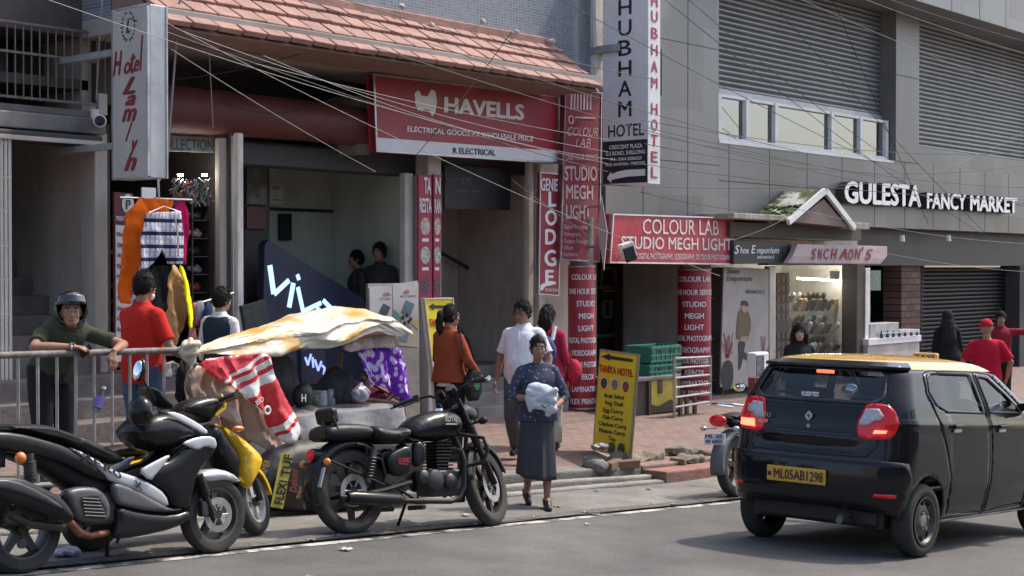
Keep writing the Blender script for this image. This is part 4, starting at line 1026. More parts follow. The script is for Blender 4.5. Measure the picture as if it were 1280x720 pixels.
# fashion poster on the shoe shop wall
t, P = flat_sign("shop_poster", "grey shoe shop poster of a standing woman in brown coat and dark hat", "poster", 12.72, ((905, 334), (961, 336), (961, 487), (901, 484)), M("poster_grad", (.36, .335, .32), .35, var=.15, scale=2), [("Shoe", 908, 342, 924, 342.4, 7), ("Emporium", 908, 351, 940, 351.4, 6.5), ("BRANCH-2", 932, 367, 955, 367.3, 5)], M("poster_letters", (.06, .06, .06), .5), .012, shear=.2)
def blob(pl, mat, off=.006, nm="printed_figure"):
 mb = MB(); pl = smooth_poly([(float(x), float(y)) for x, y in pl], 2); mb.add([P(*p) - Vector((0, off, 0)) for p in pl], [tuple(range(len(pl)))]); mb.build(nm, mat, t)
blob([(923, 388), (929, 385), (936, 390), (939, 404), (937, 421), (925, 426), (922, 424), (923, 410), (921, 398)], M("print_coat", (.14, .085, .05), .5, var=.3, scale=20))
blob([(921.5, 398), (923, 398), (922, 425), (919.5, 424)], M("print_coat", (.14, .085, .05), .5), .007)
blob([(924.5, 421), (935.5, 420), (936, 427), (924, 427)], M("print_bag", (.33, .26, .19), .5), .009)
blob([(922, 426), (932, 426), (930, 438), (928.5, 447), (925.5, 462), (922.5, 462), (923.5, 446)], M("print_black", (.015, .015, .018), .5), .008)
blob([(925, 440), (931, 440), (939, 447), (939, 452), (931, 449), (925, 447)], M("print_black", (.015, .015, .018), .5), .0085)
blob([(926, 386), (927, 379), (930.5, 377.5), (934, 381), (934, 389), (930, 392)], M("print_face", (.40, .27, .20), .5), .009)
blob([(925.5, 382), (926.5, 376.5), (930.5, 375), (935, 378), (935.5, 384), (930, 381.5)], M("print_black", (.015, .015, .018), .5), .010)
blob([(902, 451), (917, 450), (916, 487), (901, 486)], M("print_black", (.015, .015, .018), .5), .007)
mb = MB(); rnd = random.Random(2)
for k in range(26):
 x0 = 909 if k < 18 else 954; a = P(x0 + rnd.uniform(-2, 2), 448); b2 = P(x0 + rnd.uniform(-8, 8), rnd.uniform(415, 440)); mb.prism([a - Vector((.008, .008, 0)), a + Vector((.008, -.008, 0)), b2 + Vector((.008, -.008, 0)), b2 - Vector((.008, .008, 0))], (0, .002, 0))
mb.build("printed_reeds", M("print_red", (.33, .10, .09), .5), t)
# ---- glowing phone shop boards
m_vivo = M("phone_navy", (.010, .018, .055), .35, var=.2)
m_neon = M("neon_pale", (.50, .72, 1.0), .4, var=0, emit=.62)
m_neon2 = M("neon_blue", (.28, .36, 1.0), .4, var=0, emit=.75)
Yv = 13.7; P = lambda x, y: at(x, y, Yv)
t = thing("phone_sign", "big dark blue slanted board with glowing pale letters at the stair foot", "sign", P(400, 470), built_in_world=True)
mb = MB(); mb.prism([P(326, 480), P(455, 480), P(460, 388), P(455, 374), P(336, 300), P(331, 306)], (0, .12, 0)); mb.build("panel", m_vivo, t, bevel=.006)
mb = MB()
def stroke(pts, w, mb=mb):
 pts = [P(*p) - Vector((0, .012, 0)) for p in pts]
 for a, b2 in zip(pts[:-1], pts[1:]):
  d = (b2 - a).normalized(); s = Vector((d.z, 0, -d.x)) * w; e = d * w * .4
  mb.hexa([a - s - e, b2 - s + e, b2 + s + e, a + s - e], [p + Vector((0, .01, 0)) for p in (a - s - e, b2 - s + e, b2 + s + e, a + s - e)])
stroke([(337, 333), (341.5, 366)], .035); stroke([(343, 367), (360, 351)], .03); stroke([(366, 355), (361, 383)], .032); stroke([(371.5, 344), (373, 349)], .025); stroke([(372, 360), (378.5, 390)], .028); stroke([(379, 389), (400, 379)], .028); stroke([(404, 376), (412, 384), (404, 392), (396, 386)], .028)
mb.build("letters", m_neon, t)
Yv2 = 12.9; P = lambda x, y: at(x, y, Yv2)
t = thing("phone_sign", "small dark phone sign with glowing blue letters behind the stall table", "sign", P(393, 478), built_in_world=True)
mb = MB(); mb.prism([P(377, 483), P(407, 478), P(406, 432), P(376, 438)], (0, .08, 0)); mb.build("panel", m_vivo, t, bevel=.006)
mb = MB(); stroke([(381, 447), (384, 456), (388, 443)], .012, mb); stroke([(390, 447), (391, 459)], .012, mb); stroke([(393, 450), (397, 463), (401, 452)], .012, mb); stroke([(402, 457), (405, 460), (404, 468)], .012, mb)
mb.build("letters", m_neon2, t)
# ---- phone poster standee
Yp = 11.85; P = lambda x, y: at(x, y, Yp)
t = thing("phone_standee", "worn white phone poster standee beside the purple cloth", "standee", P(494, 512), built_in_world=True)
m_std = M("standee_white", (.46, .44, .42), .5, var=.08, dirt=(.26, .23, .21), dirt_amt=.5)
mb = MB(); mb.prism([P(462, 360), P(490, 357), P(491, 432), P(463, 430)], (0, .02, 0)); mb.prism([P(491, 356), P(522, 351), P(524, 434), P(492, 432)], (0, .02, 0)); mb.build("poster", m_std, t)
mb = MB(); mb.prism([P(463, 432), P(524, 435.5), P(525, 560), P(464, 557)], (0, .02, 0)); mb.build("lower_poster", M("standee_grey", (.38, .365, .36), .5, var=.15, dirt=(.2, .17, .16), dirt_amt=.6), t)
mb = MB(); mb.box(P(462, 400).x, P(525, 400).x, Yp + .025, Yp + .06, zpave(12, Yp) - .02, P(500, 354).z); mb.build("frame", m_steel, t)
def pblob(pl, mat, nm): mb = MB(); mb.add([P(*p) - Vector((0, .004, 0)) for p in pl], [tuple(range(len(pl)))]); mb.build(nm, mat, t)
pblob([(479, 379), (488, 384), (482, 397), (473, 391)], M("phone_ink", (.06, .08, .10), .3), "printed_phone"); pblob([(507, 375), (518, 380), (512, 396), (501, 391)], M("phone_ink2", (.10, .15, .20), .3), "printed_phone")
pblob([(492, 386), (503, 398), (499, 408), (491, 408)], M("phone_teal", (.09, .23, .21), .4), "printed_phone"); pblob([(503, 405), (514, 408), (508, 428), (498, 424)], M("phone_blue", (.16, .26, .36), .3), "printed_phone"); pblob([(513, 403), (523, 398), (523, 413)], M("phone_yellow", (.42, .36, .18), .4), "printed_phone")
mb = MB()
for x, y in ((503, 397), (508, 394), (513, 399), (505, 404), (510, 402)): disc(mb, P(x, y), Vector((.022, 0, 0)), Vector((0, 0, .026)), 10, (0, -.008, 0))
mb.build("printed_lenses", m_black, t)
mb = MB(); lines(mb, P, [("A70", 478, 370, 486, 370, 4), ("A70", 504, 367, 511, 366.7, 4)], .01, .2); mb.build("lettering", m_letterr, t)
mb = MB(); lines(mb, P, [("PRO SERIES", 474, 375, 488, 374.6, 2.2), ("PRO SERIES", 500, 372, 520, 371, 2.4), ("PLUS", 486, 370, 488.8, 370, 2.4)], .0); mb.build("lettering", m_letterk, t)
# ---- yellow menu boards
m_yel = M("menu_yellow", (.78, .62, .02), .5, var=.06, dirt=(.45, .35, .03), dirt_amt=.3)
bp = Vector((13.15, 9.98, zpave(13.15, 9.98))); u = Vector((math.cos(R(60.2)), math.sin(R(60.2)), 0)); nb = Vector((-u.y, u.x, .10)).normalized()
P = lambda x, y: at_plane(x, y, bp, nb)
t = thing("menu_board", "tall yellow food menu board with arrow, propped on stones", "sign", bp, built_in_world=True)
q = [P(741, 563), P(787, 574), P(797.5, 443), P(750, 436.5)]
mb = MB(); mb.prism(q, -nb * .03 if nb.x > 0 else nb * -.03); mb.build("panel", m_yel, t, bevel=.004)
rim(t, q, .018, m_steel, dirn=-nb, out=.004, d=.03)
S = lambda x, y: (680 + x / 3, 430 + y / 3)
mb = MB()
def rowS(s, x0, y0, x1, y1, c, b=.02, m=mb): a, b2 = S(x0, y0), S(x1, y1); lines(m, P, [(s, a[0], a[1], b2[0], b2[1], c / 3)], b)
for s, x0, y0, x1, y1 in (("Roti Sabzi", 229, 200, 301, 209), ("Veg Thali", 229, 227, 299, 236), ("Egg Curry", 223, 254, 299, 264), ("Fish Curry", 223, 281, 299, 291), ("Chicken Curry", 207, 304, 311, 321), ("Mutton Curry", 208, 330, 306, 346), ("Tea", 242, 360, 270, 367)): rowS(s, x0, y0, x1, y1, 15)
ap_ = [S(*p) for p in ((216, 46), (250, 37), (249, 44), (336, 58), (335, 69), (248, 57), (249, 64))]
mb.add([P(*p) + nb * .006 for p in ap_], [tuple(range(7))]); mb.build("lettering", m_letterk, t)
mb = MB(); rowS("TANIYA HOTEL", 208, 103, 336, 125, 26, .045, mb); mb.build("lettering", M("menu_red", (.45, .03, .01), .5), t)
for i, (x, y) in enumerate(((227, 147), (267, 153), (309, 161))):
 c = P(*S(x, y)) + nb * .005; uu = (P(*S(x + 15, y)) - P(*S(x, y))); vv = Vector((0, 0, .075))
 mb = MB(); disc(mb, c, uu, vv, 18); f = mb.build("menu_picture", m_letterw, t); mb = MB(); disc(mb, c + nb * .003, uu * .82, vv * .82, 18); mb.build("food", M("dish_%d" % i, [(.08, .06, .05), (.22, .2, .17), (.24, .05, .02)][i], .5, var=.8, scale=25), f)
for i, (x, y) in enumerate(((254, 392), (291, 396))):
 c = P(*S(x, y)) + nb * .005; uu = (P(*S(x + 14, y)) - P(*S(x, y))); mb = MB(); disc(mb, c, uu, Vector((0, 0, .07)), 18); mb.build("menu_picture", M("dish_0", (.08, .06, .05)), t)
YQ = 11.5; P = lambda x, y: at(x, y, YQ)
t = thing("menu_board", "leaning yellow menu board half hidden behind the woman in rust jacket", "sign", P(555, 500), built_in_world=True)
q = [P(547, 520), P(582, 520), P(566, 372), P(530, 373)]; board(t, "panel", q, m_yel, .025); rim(t, q, .012, m_cream)
mb = MB(); ar = [(535, 383), (542, 379), (542, 381.5), (562, 381.5), (562, 385.5), (542, 385.5), (542, 388)]; mb.add([P(*p) - Vector((0, .005, 0)) for p in ar], [tuple(range(7))]); mb.build("lettering", m_letterk, t)
mb = MB(); lines(mb, P, [("TANIYA HOTEL", 536, 408, 570, 408, 9)], .045); mb.build("lettering", M("menu_red", (.45, .03, .01)), t)
# ================================================================== vehicles
m_paint = M("black_car_paint", (.010, .010, .012), .10, var=0, coat=.2, spec=.22, dirt=(.05, .045, .04), dirt_amt=.12, scale=3)
m_yroof = M("taxi_yellow", (.62, .33, .02), .25, var=.03, coat=.8, dirt=(.45, .3, .08), dirt_amt=.3)
m_trim = M("dark_trim", (.012, .012, .012), .5, var=.1)
m_cglass = glass_mat("car_glass", (.48, .51, .53), .07, .01)
m_rimk = M("steel_rim", (.085, .08, .078), .5, metal=.6, var=.3, scale=14, dirt=(.12, .10, .08), dirt_amt=.6)
m_hub = M("rim_silver", (.30, .29, .28), .45, metal=.6, var=.2, scale=10)
m_redl = M("lamp_red", (.33, .004, .008), .12, var=0, emit=.22)
m_redhot = M("lamp_red_lit", (1.0, .10, .05), .3, var=0, emit=3.0)
m_clearl = M("lamp_clear", (.42, .41, .42), .15, var=.3, scale=40)
m_plate = M("plate_orange", (.62, .33, .04), .45, var=.05)
m_seatk = M("car_seat", (.03, .03, .034), .7, var=.2)
m_orange = M("indicator_orange", (.62, .17, .01), .25, var=0, coat=1)
m_mirror = M("mirror_glass", (.8, .82, .85), .03, metal=1, var=0)
def hermite(tab, z):
 if z <= tab[0][0]: return tab[0][1:]
 if z >= tab[-1][0]: return tab[-1][1:]
 for i in range(len(tab) - 1):
  if tab[i][0] <= z <= tab[i + 1][0]: break
 t = (z - tab[i][0]) / (tab[i + 1][0] - tab[i][0])
 a, b2 = tab[i], tab[i + 1]; o = []
 for k in range(1, len(a)):
  def sl(j):
   j0, j1 = max(j - 1, 0), min(j + 1, len(tab) - 1)
   return (tab[j1][k] - tab[j0][k]) / (tab[j1][0] - tab[j0][0])
  h = b2[0] - a[0]
  o.append((2 * t**3 - 3 * t**2 + 1) * a[k] + (t**3 - 2 * t**2 + t) * h * sl(i) + (-2 * t**3 + 3 * t**2) * b2[k] + (t**3 - t**2) * h * sl(i + 1))
 return o
CAR = [(.18, -.40, .64, .20, 2.88), (.30, -.49, .70, .22, 2.96), (.42, -.530, .735, .28, 3.0), (.60, -.535, .748, .29, 2.99), (.72, -.525, .75, .29, 2.96), (.85, -.505, .748, .29, 2.86), (1.0, -.485, .735, .28, 2.55),
  (1.10, -.455, .715, .23, 2.22), (1.17, -.425, .695, .22, 2.03), (1.28, -.355, .655, .2, 1.82), (1.38, -.285, .618, .18, 1.62), (1.43, -.23, .59, .18, 1.48), (1.465, -.16, .55, .19, 1.33), (1.49, -.02, .47, .2, 1.12), (1.508, .20, .34, .19, .9), (1.516, .42, .16, .12, .68)]
def car_xy(a, z):
 xr, W, Rc, xf = hermite(CAR, z)
 s = 1 if a >= 0 else -1; a = abs(a)
 bow = lambda y: .085 * (y / W) ** 2
 be = bow(W - Rc)
 side0 = xr + be + Rc; side1 = xf - Rc; L = side1 - side0
 if a <= .5: y = a / .5 * (W - Rc); x = xr + bow(y)
 elif a <= .85: th = (a - .5) / .35 * math.pi / 2; x = xr + be + Rc * (1 - math.cos(th)); y = W - Rc + Rc * math.sin(th)
 elif a <= .85 + L: x = side0 + a - .85; y = W
 else:
  th = min((a - .85 - L) / .35, 1) * math.pi / 2; x = side1 + Rc * math.sin(th); y = W - Rc + Rc * math.cos(th)
  if a > .85 + L + .35: y = max(0, (W - Rc) * (1 - (a - 1.2 - L) / .5))
 if x > .4: y *= 1 - .012 * (x - 1.2) ** 2
 if a > .5: y += .010 * math.exp(-((z - 1.0 + .03 * x) / .028) ** 2) - .012 * math.exp(-((z - .42) / .06) ** 2)
 else: x -= .014 * math.exp(-((z - .885) / .03) ** 2) * (1 - (a / .5) ** 4) - .012 * math.exp(-((z - .80) / .04) ** 2) * (1 - (a / .5) ** 4)
 return Vector((x, -s * y, z))
def car_pt(a, z, off=0.0):
 p = car_xy(a, z)
 if off:
  e = .004; n = (car_xy(a + e, z) - car_xy(a - e, z)).cross(car_xy(a, z + e) - car_xy(a, z - e))
  if n.length > 1e-12: p = p + n.normalized() * off
 return p
def A(x, z):
 xr, W, Rc, xf = hermite(CAR, z); return .85 + x - (xr + .085 * ((W - Rc) / W) ** 2 + Rc)
slope_c = math.atan(.062)
taxi = thing("taxi", "black taxi hatchback with yellow roof seen from behind, brake lights on", "car", (10.40, 5.65, zroad(10.40) - .005))
taxi.rotation_euler = (0, slope_c, 0)
def panel(name, mat, outer, holes=(), off=0.0, s=.06, conv=None, parent=None, side=1, thick=.005, rounds=0):
 cv = conv or (lambda x, z: (x, z))
 O = smooth_poly(list(outer), rounds) if rounds else list(outer)
 V, T = cdt([cv(*p) for p in resample(O, s)], [[cv(*p) for p in resample(smooth_poly(list(h), rounds) if rounds else list(h), s)] for h in holes], s)
 mb = MB(); vs = [car_pt(a, z, off) for a, z in V]
 if side < 0: vs = [Vector((v.x, -v.y, v.z)) for v in vs]
 mb.add(vs, T)
 return mb.build(name, mat, parent or taxi, smooth=True, solid=thick)
XZ = lambda x, z: (A(x, z), z)
arch = lambda cx, r=.335, n=14: [(cx + r * math.cos(t), .285 + r * math.sin(t)) for t in [math.pi * k / n for k in range(n + 1)]]
rear_door = [(.13, 1.12), (.165, 1.05), (.29, .82), (.40, .58), (.43, .30), (1.10, .27), (1.12, .6), (1.105, 1.06), (1.03, 1.402), (.25, 1.406), (.12, 1.385), (.08, 1.22)]
front_door = [(1.13, .27), (1.15, .6), (1.135, 1.06), (1.06, 1.402), (1.33, 1.385), (1.60, 1.24), (1.80, 1.12), (1.98, 1.06), (2.02, .85), (1.95, .55), (1.93, .28)]
rear_win = [(.21, 1.15), (.145, 1.24), (.185, 1.35), (.26, 1.385), (.97, 1.378), (1.035, 1.08), (.37, 1.10)]
front_win = [(1.165, 1.085), (1.10, 1.372), (1.30, 1.352), (1.56, 1.22), (1.80, 1.07)]
glass_r = [(-.50, 1.145), (.50, 1.145), (.59, 1.20), (.58, 1.375), (.53, 1.405), (-.53, 1.405), (-.58, 1.375), (-.59, 1.20)]
tail_l = [(.43, 1.10), (.46, 1.145), (.58, 1.15), (.65, 1.12), (.69, 1.04), (.675, .93), (.63, .89), (.47, .885), (.435, .92)]
lowR = [(.0, .37), (.30, .36), (.60, .345), (.74, .33)] + [(A(x, z), z) for x, z in [(-.33, .30)] + arch(0)[::-1] + [(.335, .25), (1.2, .24), (2.04, .25)] + arch(2.38)[::-1] + [(2.74, .26)]]
topR = [(A(2.6, .80), .80), (A(2.25, 1.0), 1.0), (A(2.0, 1.15), 1.15), (A(1.5, 1.38), 1.38), (A(1.2, 1.412), 1.412), (A(.6, 1.414), 1.414), (.85, 1.414), (.55, 1.418), (0, 1.418)]
half = lowR + topR
full = half[:-1] + [half[-1]] + [(-a, z) for a, z in half[1:-1][::-1]]
neg = lambda pl: [(-a, z) for a, z in pl]
hd = [[XZ(*p) for p in resample(q, .04)] for q in (rear_door, front_door)]
panel("body", m_paint, full, hd + [neg(q) for q in hd] + [glass_r], s=.03)
for sd_ in (1, -1):
 for nm, dr, wn_ in (("rear_door", rear_door, rear_win), ("front_door", front_door, front_win)):
  d = panel("door", m_paint, shrink(resample(dr, .04), .005), [wn_], conv=XZ, side=sd_, s=.04)
  g = panel("window", m_cglass, shrink(wn_, -.004), (), -.010, conv=XZ, side=sd_, thick=0, parent=d, s=.1)
  ring = shrink(wn_, -.012); panel("window_seal", m_trim, ring, [shrink(wn_, .006)], .004, conv=XZ, side=sd_, parent=d, s=.08, thick=.006)
  hx = (.40 if nm == "rear_door" else 1.24); hz = .97 if nm == "rear_door" else .955
  mb = MB(); q = car_pt(A(hx + .08, hz), hz); y = q.y - .022
  if sd_ < 0: y = -y
  mb.obox((hx + .08, y, hz + .012), (.17, .03, .038)); mb.build("handle", m_paint, d, bevel=.012)
  mb = MB(); mb.obox((hx + .08, y + .012 * (1 if y < 0 else -1), hz - .02), (.13, .02, .035)); mb.build("handle_cup", m_chrome, d, bevel=.008)
 panel("sill_strip", M("sill_grey", (.30, .29, .27), .4, var=.2), [(.36, .262), (2.03, .252), (2.03, .236), (.36, .246)], (), .008, conv=XZ, side=sd_, s=.1)
 tl = panel("tail_light", m_redl, tail_l, (), .010, side=sd_, s=.022, thick=.012, rounds=1)
 panel("reversing_lens", m_clearl, [(.445, 1.01), (.455, 1.105), (.55, 1.11), (.595, 1.06), (.58, 1.03), (.54, 1.02), (.51, .985), (.45, .98)], (), .017, side=sd_, s=.02, thick=.004, parent=tl)
 panel("brake_lens", m_redhot, [(.55, .93), (.62, .935), (.625, .955), (.56, .955)] if sd_ > 0 else [(.52, .915), (.66, .92), (.67, .975), (.53, .975)], (), .017, side=sd_, s=.02, thick=.004, parent=tl)
 panel("bumper_reflector", m_redl, [(.58, .47), (.70, .47), (.70, .495), (.58, .495)], (), .026, side=sd_, s=.05, thick=.008)
 mb = MB(); mb.ell((1.83, -.85 * sd_, 1.17), (.085, .11, .08), n=16, m=12); mb.obox((1.86, -.74 * sd_, 1.12), (.07, .16, .06)); mi = mb.build("wing_mirror", m_paint, taxi, smooth=True)
 mb = MB(); mb.ell((1.762, -.855 * sd_, 1.17), (.03, .095, .066), n=16, m=10); mb.build("mirror_glass", m_mirror, mi, smooth=True)
panel("bumper", m_paint, [(-.78, .40), (-.74, .36), (-.3, .375), (.3, .375), (.74, .36), (.78, .40), (.80, .60), (.76, .72), (.60, .735), (-.60, .735), (-.76, .72), (-.80, .60)], (), .022, s=.05, thick=.02)
panel("rear_window", m_cglass, shrink(glass_r, -.006), (), -.008, s=.08, thick=0)
panel("window_seal", m_trim, shrink(glass_r, -.006), [shrink(glass_r, .022)], .002, s=.06, thick=.006)
panel("seam_and_shadow", m_trim, [(-.62, 1.15), (-.61, 1.155), (-.56, .85), (-.50, .768), (.50, .768), (.56, .85), (.61, 1.155), (.62, 1.15), (.58, .84), (.52, .752), (-.52, .752), (-.58, .84)], (), .003, s=.06, thick=.002)
panel("seam_and_shadow", M("tailgate_shadow", (.02, .02, .022), .4), [(-.40, .90), (.40, .90), (.40, .912), (-.40, .912)], (), .003, s=.06, thick=.002)  # strip paints a shadow line along the tailgate crease, no joint there
mb = MB(); n = 60; zs_ = [1.409, 1.43, 1.45, 1.465, 1.478, 1.49, 1.50, 1.508, 1.513, 1.516]
for z in zs_: pass
def loop(z):
 xr, W, Rc, xf = hermite(CAR, z); L = (xf - Rc) - (xr + .085 * ((W - Rc) / W) ** 2 + Rc)
 tot = .85 + L + .35 + .5; aa = [tot * k / 40 for k in range(41)]
 return [car_xy(a, z) for a in aa] + [Vector((p.x, -p.y, p.z)) for p in [car_xy(a, z) for a in aa[::-1]][1:-1]]
mb.ring_loft([loop(z) for z in zs_]); mb.build("roof", m_yroof, taxi, smooth=True)
# black spoiler lip above the rear window
mb = MB(); rings = []
for k in range(25):
 a = -.80 + 1.6 * k / 24; p = car_xy(a, 1.41); q = car_xy(a, 1.462); out = (car_pt(a, 1.41, 1.0) - p); out.z = 0; out.normalize(); e = .05 * (1 - max(0, abs(a) - .45) / .36)
 rings.append([p + out * .006 + Vector((0, 0, -.012)), p + out * (e + .02) + Vector((0, 0, -.005)), p + out * (e + .02) + Vector((0, 0, .018)), q + out * .004])
mb.ring_loft(rings); mb.build("spoiler", m_paint, taxi, smooth=True, bevel=.006)
mb = MB(); mb.obox((-.262, 0, 1.372), (.02, .15, .032)); mb.build("high_brake_light", m_redhot, taxi, bevel=.008)
# windscreen, floor, interior
mb = MB(); mb.sheet(lambda u, v: ((2.05 - .52 * v - .10 * (2 * u - 1) ** 2), (2 * u - 1) * (.66 - .09 * v), 1.13 + .27 * v), 10, 6); mb.build("windscreen", m_cglass, taxi, smooth=True)
mb = MB(); mb.sheet(lambda u, v: (1.98 + .95 * v, (2 * u - 1) * .66 * (1 - .1 * v * v), 1.13 - .28 * v - .06 * v * v - .05 * (2 * u - 1) ** 2), 10, 8); mb.build("bonnet", m_paint, taxi, smooth=True)
mb = MB(); mb.box(-.36, 2.7, -.52, .52, .22, .50); mb.box(.36, 2.0, -.62, .62, .22, .5); mb.build("floor_pan", m_trim, taxi, bevel=.03)
mb = MB()
mb.obox((.30, 0, .80), (.16, 1.16, .55), Matrix.Rotation(R(-14), 3, 'Y')); mb.obox((.52, 0, .58), (.5, 1.16, .16))
for y in (-.32, .32): mb.obox((.24, y, 1.15), (.09, .24, .16)); mb.obox((1.27, y, .84), (.14, .46, .62), Matrix.Rotation(R(-12), 3, 'Y')); mb.obox((1.17, y, 1.24), (.09, .26, .17)); mb.obox((1.5, y, .58), (.5, .46, .16))
mb.build("seat", m_seatk, taxi, bevel=.04, seg=3)
mb = MB(); mb.obox((1.92, 0, .95), (.3, 1.2, .22)); mb.torus((1.62, -.33, 1.0), (1, 0, .45), .17, .016, 24, 8); mb.build("dashboard", m_trim, taxi, bevel=.03)
mb = MB(); mb.tube([(-.30, -.28, .31), (-.46, -.28, .30), (-.53, -.30, .27)], .025, 10); mb.build("tailpipe", m_hub, taxi, smooth=True)
for x in (0, 2.38):
 mb = MB(); mb.box(x - .33, x + .33, -.56, .56, .22, .64); mb.build("wheel_well", m_trim, taxi)
def wheel(parent, name, c, Rr, w, rimmat, hubmat, kind, T=None, side=-1, rimr=None, alloy=5, disc=0.0, rubber=None):
 """tyre > rim; the axle runs along y"""
 c = Vector(c); ax = (0, 1, 0); r1 = rimr or Rr * .62
 prof = [(-w * .42, r1), (-w * .5, r1 + (Rr - r1) * .35), (-w * .48, r1 + (Rr - r1) * .7), (-w * .38, Rr - .012), (-w * .22, Rr - .003), (0, Rr), (w * .22, Rr - .003), (w * .38, Rr - .012), (w * .48, r1 + (Rr - r1) * .7), (w * .5, r1 + (Rr - r1) * .35), (w * .42, r1)]
 mb = MB(T); mb.lathe(prof, c, ax, 44, False)
 for k in range(44):
  pass
 ty = mb.build(name, rubber or m_rubber, parent, smooth=True)
 mb = MB(T)
 if kind == 'steel':
  s = side
  mb.lathe([(s * w * .51, r1 + .004), (s * w * .50, r1 - .012), (s * w * .30, r1 - .03), (s * w * .24, r1 * .80), (s * w * .36, r1 * .66), (s * w * .40, r1 * .42), (s * w * .30, r1 * .36), (s * w * .32, .0)], c, ax, 36, False)
  rm = mb.build("rim", rimmat, ty, smooth=True)
  mb = MB(T)
  for k in range(8):
   t = 2 * math.pi * k / 8; p = c + Vector((r1 * .74 * math.cos(t), s * w * .335, r1 * .74 * math.sin(t))); mb.cyl(p, p + Vector((0, s * .012, 0)), .018, n=10)
  mb.build("rim_hole", m_black, ty)
  mb = MB(T); mb.lathe([(s * w * .33, r1 * .32), (s * w * .42, r1 * .28), (s * w * .45, r1 * .12), (s * w * .45, 0)], c, ax, 20)
  for k in range(4):
   t = 2 * math.pi * k / 4 + .4; p = c + Vector((r1 * .34 * math.cos(t), s * w * .38, r1 * .34 * math.sin(t))); mb.cyl(p, p + Vector((0, s * .02, 0)), .012, n=6)
  mb.build("hub", hubmat, ty, smooth=True)
 else:
  mb.lathe([(-w * .42, r1 + .002), (-w * .40, r1 - .012), (-w * .15, r1 - .022), (w * .15, r1 - .022), (w * .40, r1 - .012), (w * .42, r1 + .002), (w * .3, r1 + .004), (-w * .3, r1 + .004), (-w * .42, r1 + .002)], c, ax, 40, False)
  for k in range(alloy):
   t = 2 * math.pi * k / alloy + .3
   for dt in ((-.16, .16) if kind == 'double' else (0,)):
    d = Vector((math.cos(t + dt), 0, math.sin(t + dt))); u = Vector((-d.z, 0, d.x)); ww = .020 if kind != 'double' else .012
    a, b2 = c + d * .03, c + d * (r1 - .012)
    mb.hexa([a - u * ww * 1.3 - Vector((0, .022, 0)), a + u * ww * 1.3 - Vector((0, .022, 0)), b2 + u * ww - Vector((0, .016, 0)), b2 - u * ww - Vector((0, .016, 0))], [p + Vector((0, 2 * q, 0)) for p, q in ((a - u * ww * 1.3 - Vector((0, .022, 0)), .022), (a + u * ww * 1.3 - Vector((0, .022, 0)), .022), (b2 + u * ww - Vector((0, .016, 0)), .016), (b2 - u * ww - Vector((0, .016, 0)), .016))])
  rm = mb.build("rim", rimmat, ty, smooth=True)
  mb = MB(T); mb.lathe([(-.05, 0), (-.05, .035), (.05, .035), (.05, 0)], c, ax, 20); mb.build("hub", hubmat, ty, smooth=True)
  if disc:
   mb = MB(T); mb.lathe([(side * .055, disc * .62), (side * .055, disc), (side * .060, disc), (side * .060, disc * .62), (side * .055, disc * .62)], c, ax, 36, False)
   for k in range(6):
    t = 2 * math.pi * k / 6; d = Vector((math.cos(t), 0, math.sin(t))); mb.tube([c + d * .03 + Vector((0, side * .057, 0)), c + d * disc * .7 + Vector((0, side * .057, 0))], .007, 6)
   mb.build("brake_disc", m_hub, ty, smooth=True)
 return ty
for x in (0, 2.38):
 for s in (-1, 1): wheel(taxi, "wheel", (x, s * .652, .281), .281, .165, m_rimk, m_hub, 'steel', side=s, rimr=.18)
# plate, badges, roof sign
mb = MB(); q = car_pt(-.02, .58); mb.obox((q.x - .036, .05, .58), (.02, .50, .115), Matrix.Rotation(R(-3), 3, 'Y')); pl = mb.build("number_plate", m_plate, taxi, bevel=.006)
mb = MB(); xq = q.x - .048; mb.text("ML05AB1298", (xq, .235, .545), (xq, -.185, .545), (xq, .235, .615), .012, lift=.002); mb.obox((xq, .275, .575), (.003, .03, .03)); mb.build("lettering", m_letterk, pl)
mb = MB(); xq = car_pt(0, 1.0).x - .004
for k in (1, -1): mb.add([(xq - .01, k * y - .0, 1.03 + k * z) for y, z in ((.035, .0), (.0, .04), (-.035, .012), (-.022, .004), (.0, .022), (.016, .002), (-.006, -.012), (.006, -.018))], [tuple(range(8))])
mb.text("ALTO", (xq - .006, .46, 1.0), (xq + .004, .33, 1.0), (xq - .006, .46, 1.03), .01, .2, .008); mb.text("K10", (xq - .006, .44, .955), (xq + .004, .36, .955), (xq - .006, .44, .98), .01, .2, .008)
mb.cyl((xq + .01, 0, .955), (xq - .012, 0, .955), .016); mb.build("badge", m_chrome, taxi)
mb = MB(); xq = -.405; mb.text("ALL INDIA PERMIT", (xq - .03, .10, 1.19), (xq - .03, -.05, 1.19), (xq - .022, .10, 1.205), .02, 0, .012); mb.text("TOURIST TAXI", (xq - .035, .10, 1.172), (xq - .035, -.05, 1.172), (xq - .028, .10, 1.187), .02, 0, .012); mb.build("window_sticker", m_letterw, taxi)
rs = MB(); rs.obox((1.44, -.02, 1.51), (.06, .22, .07)); rs = rs.build("roof_sign", m_yroof, taxi, bevel=.015)
mb = MB(); mb.text("TAXI", (1.408, .07, 1.49), (1.408, -.11, 1.49), (1.408, .07, 1.525), .03, lift=.006); mb.build("lettering", m_letterk, rs)
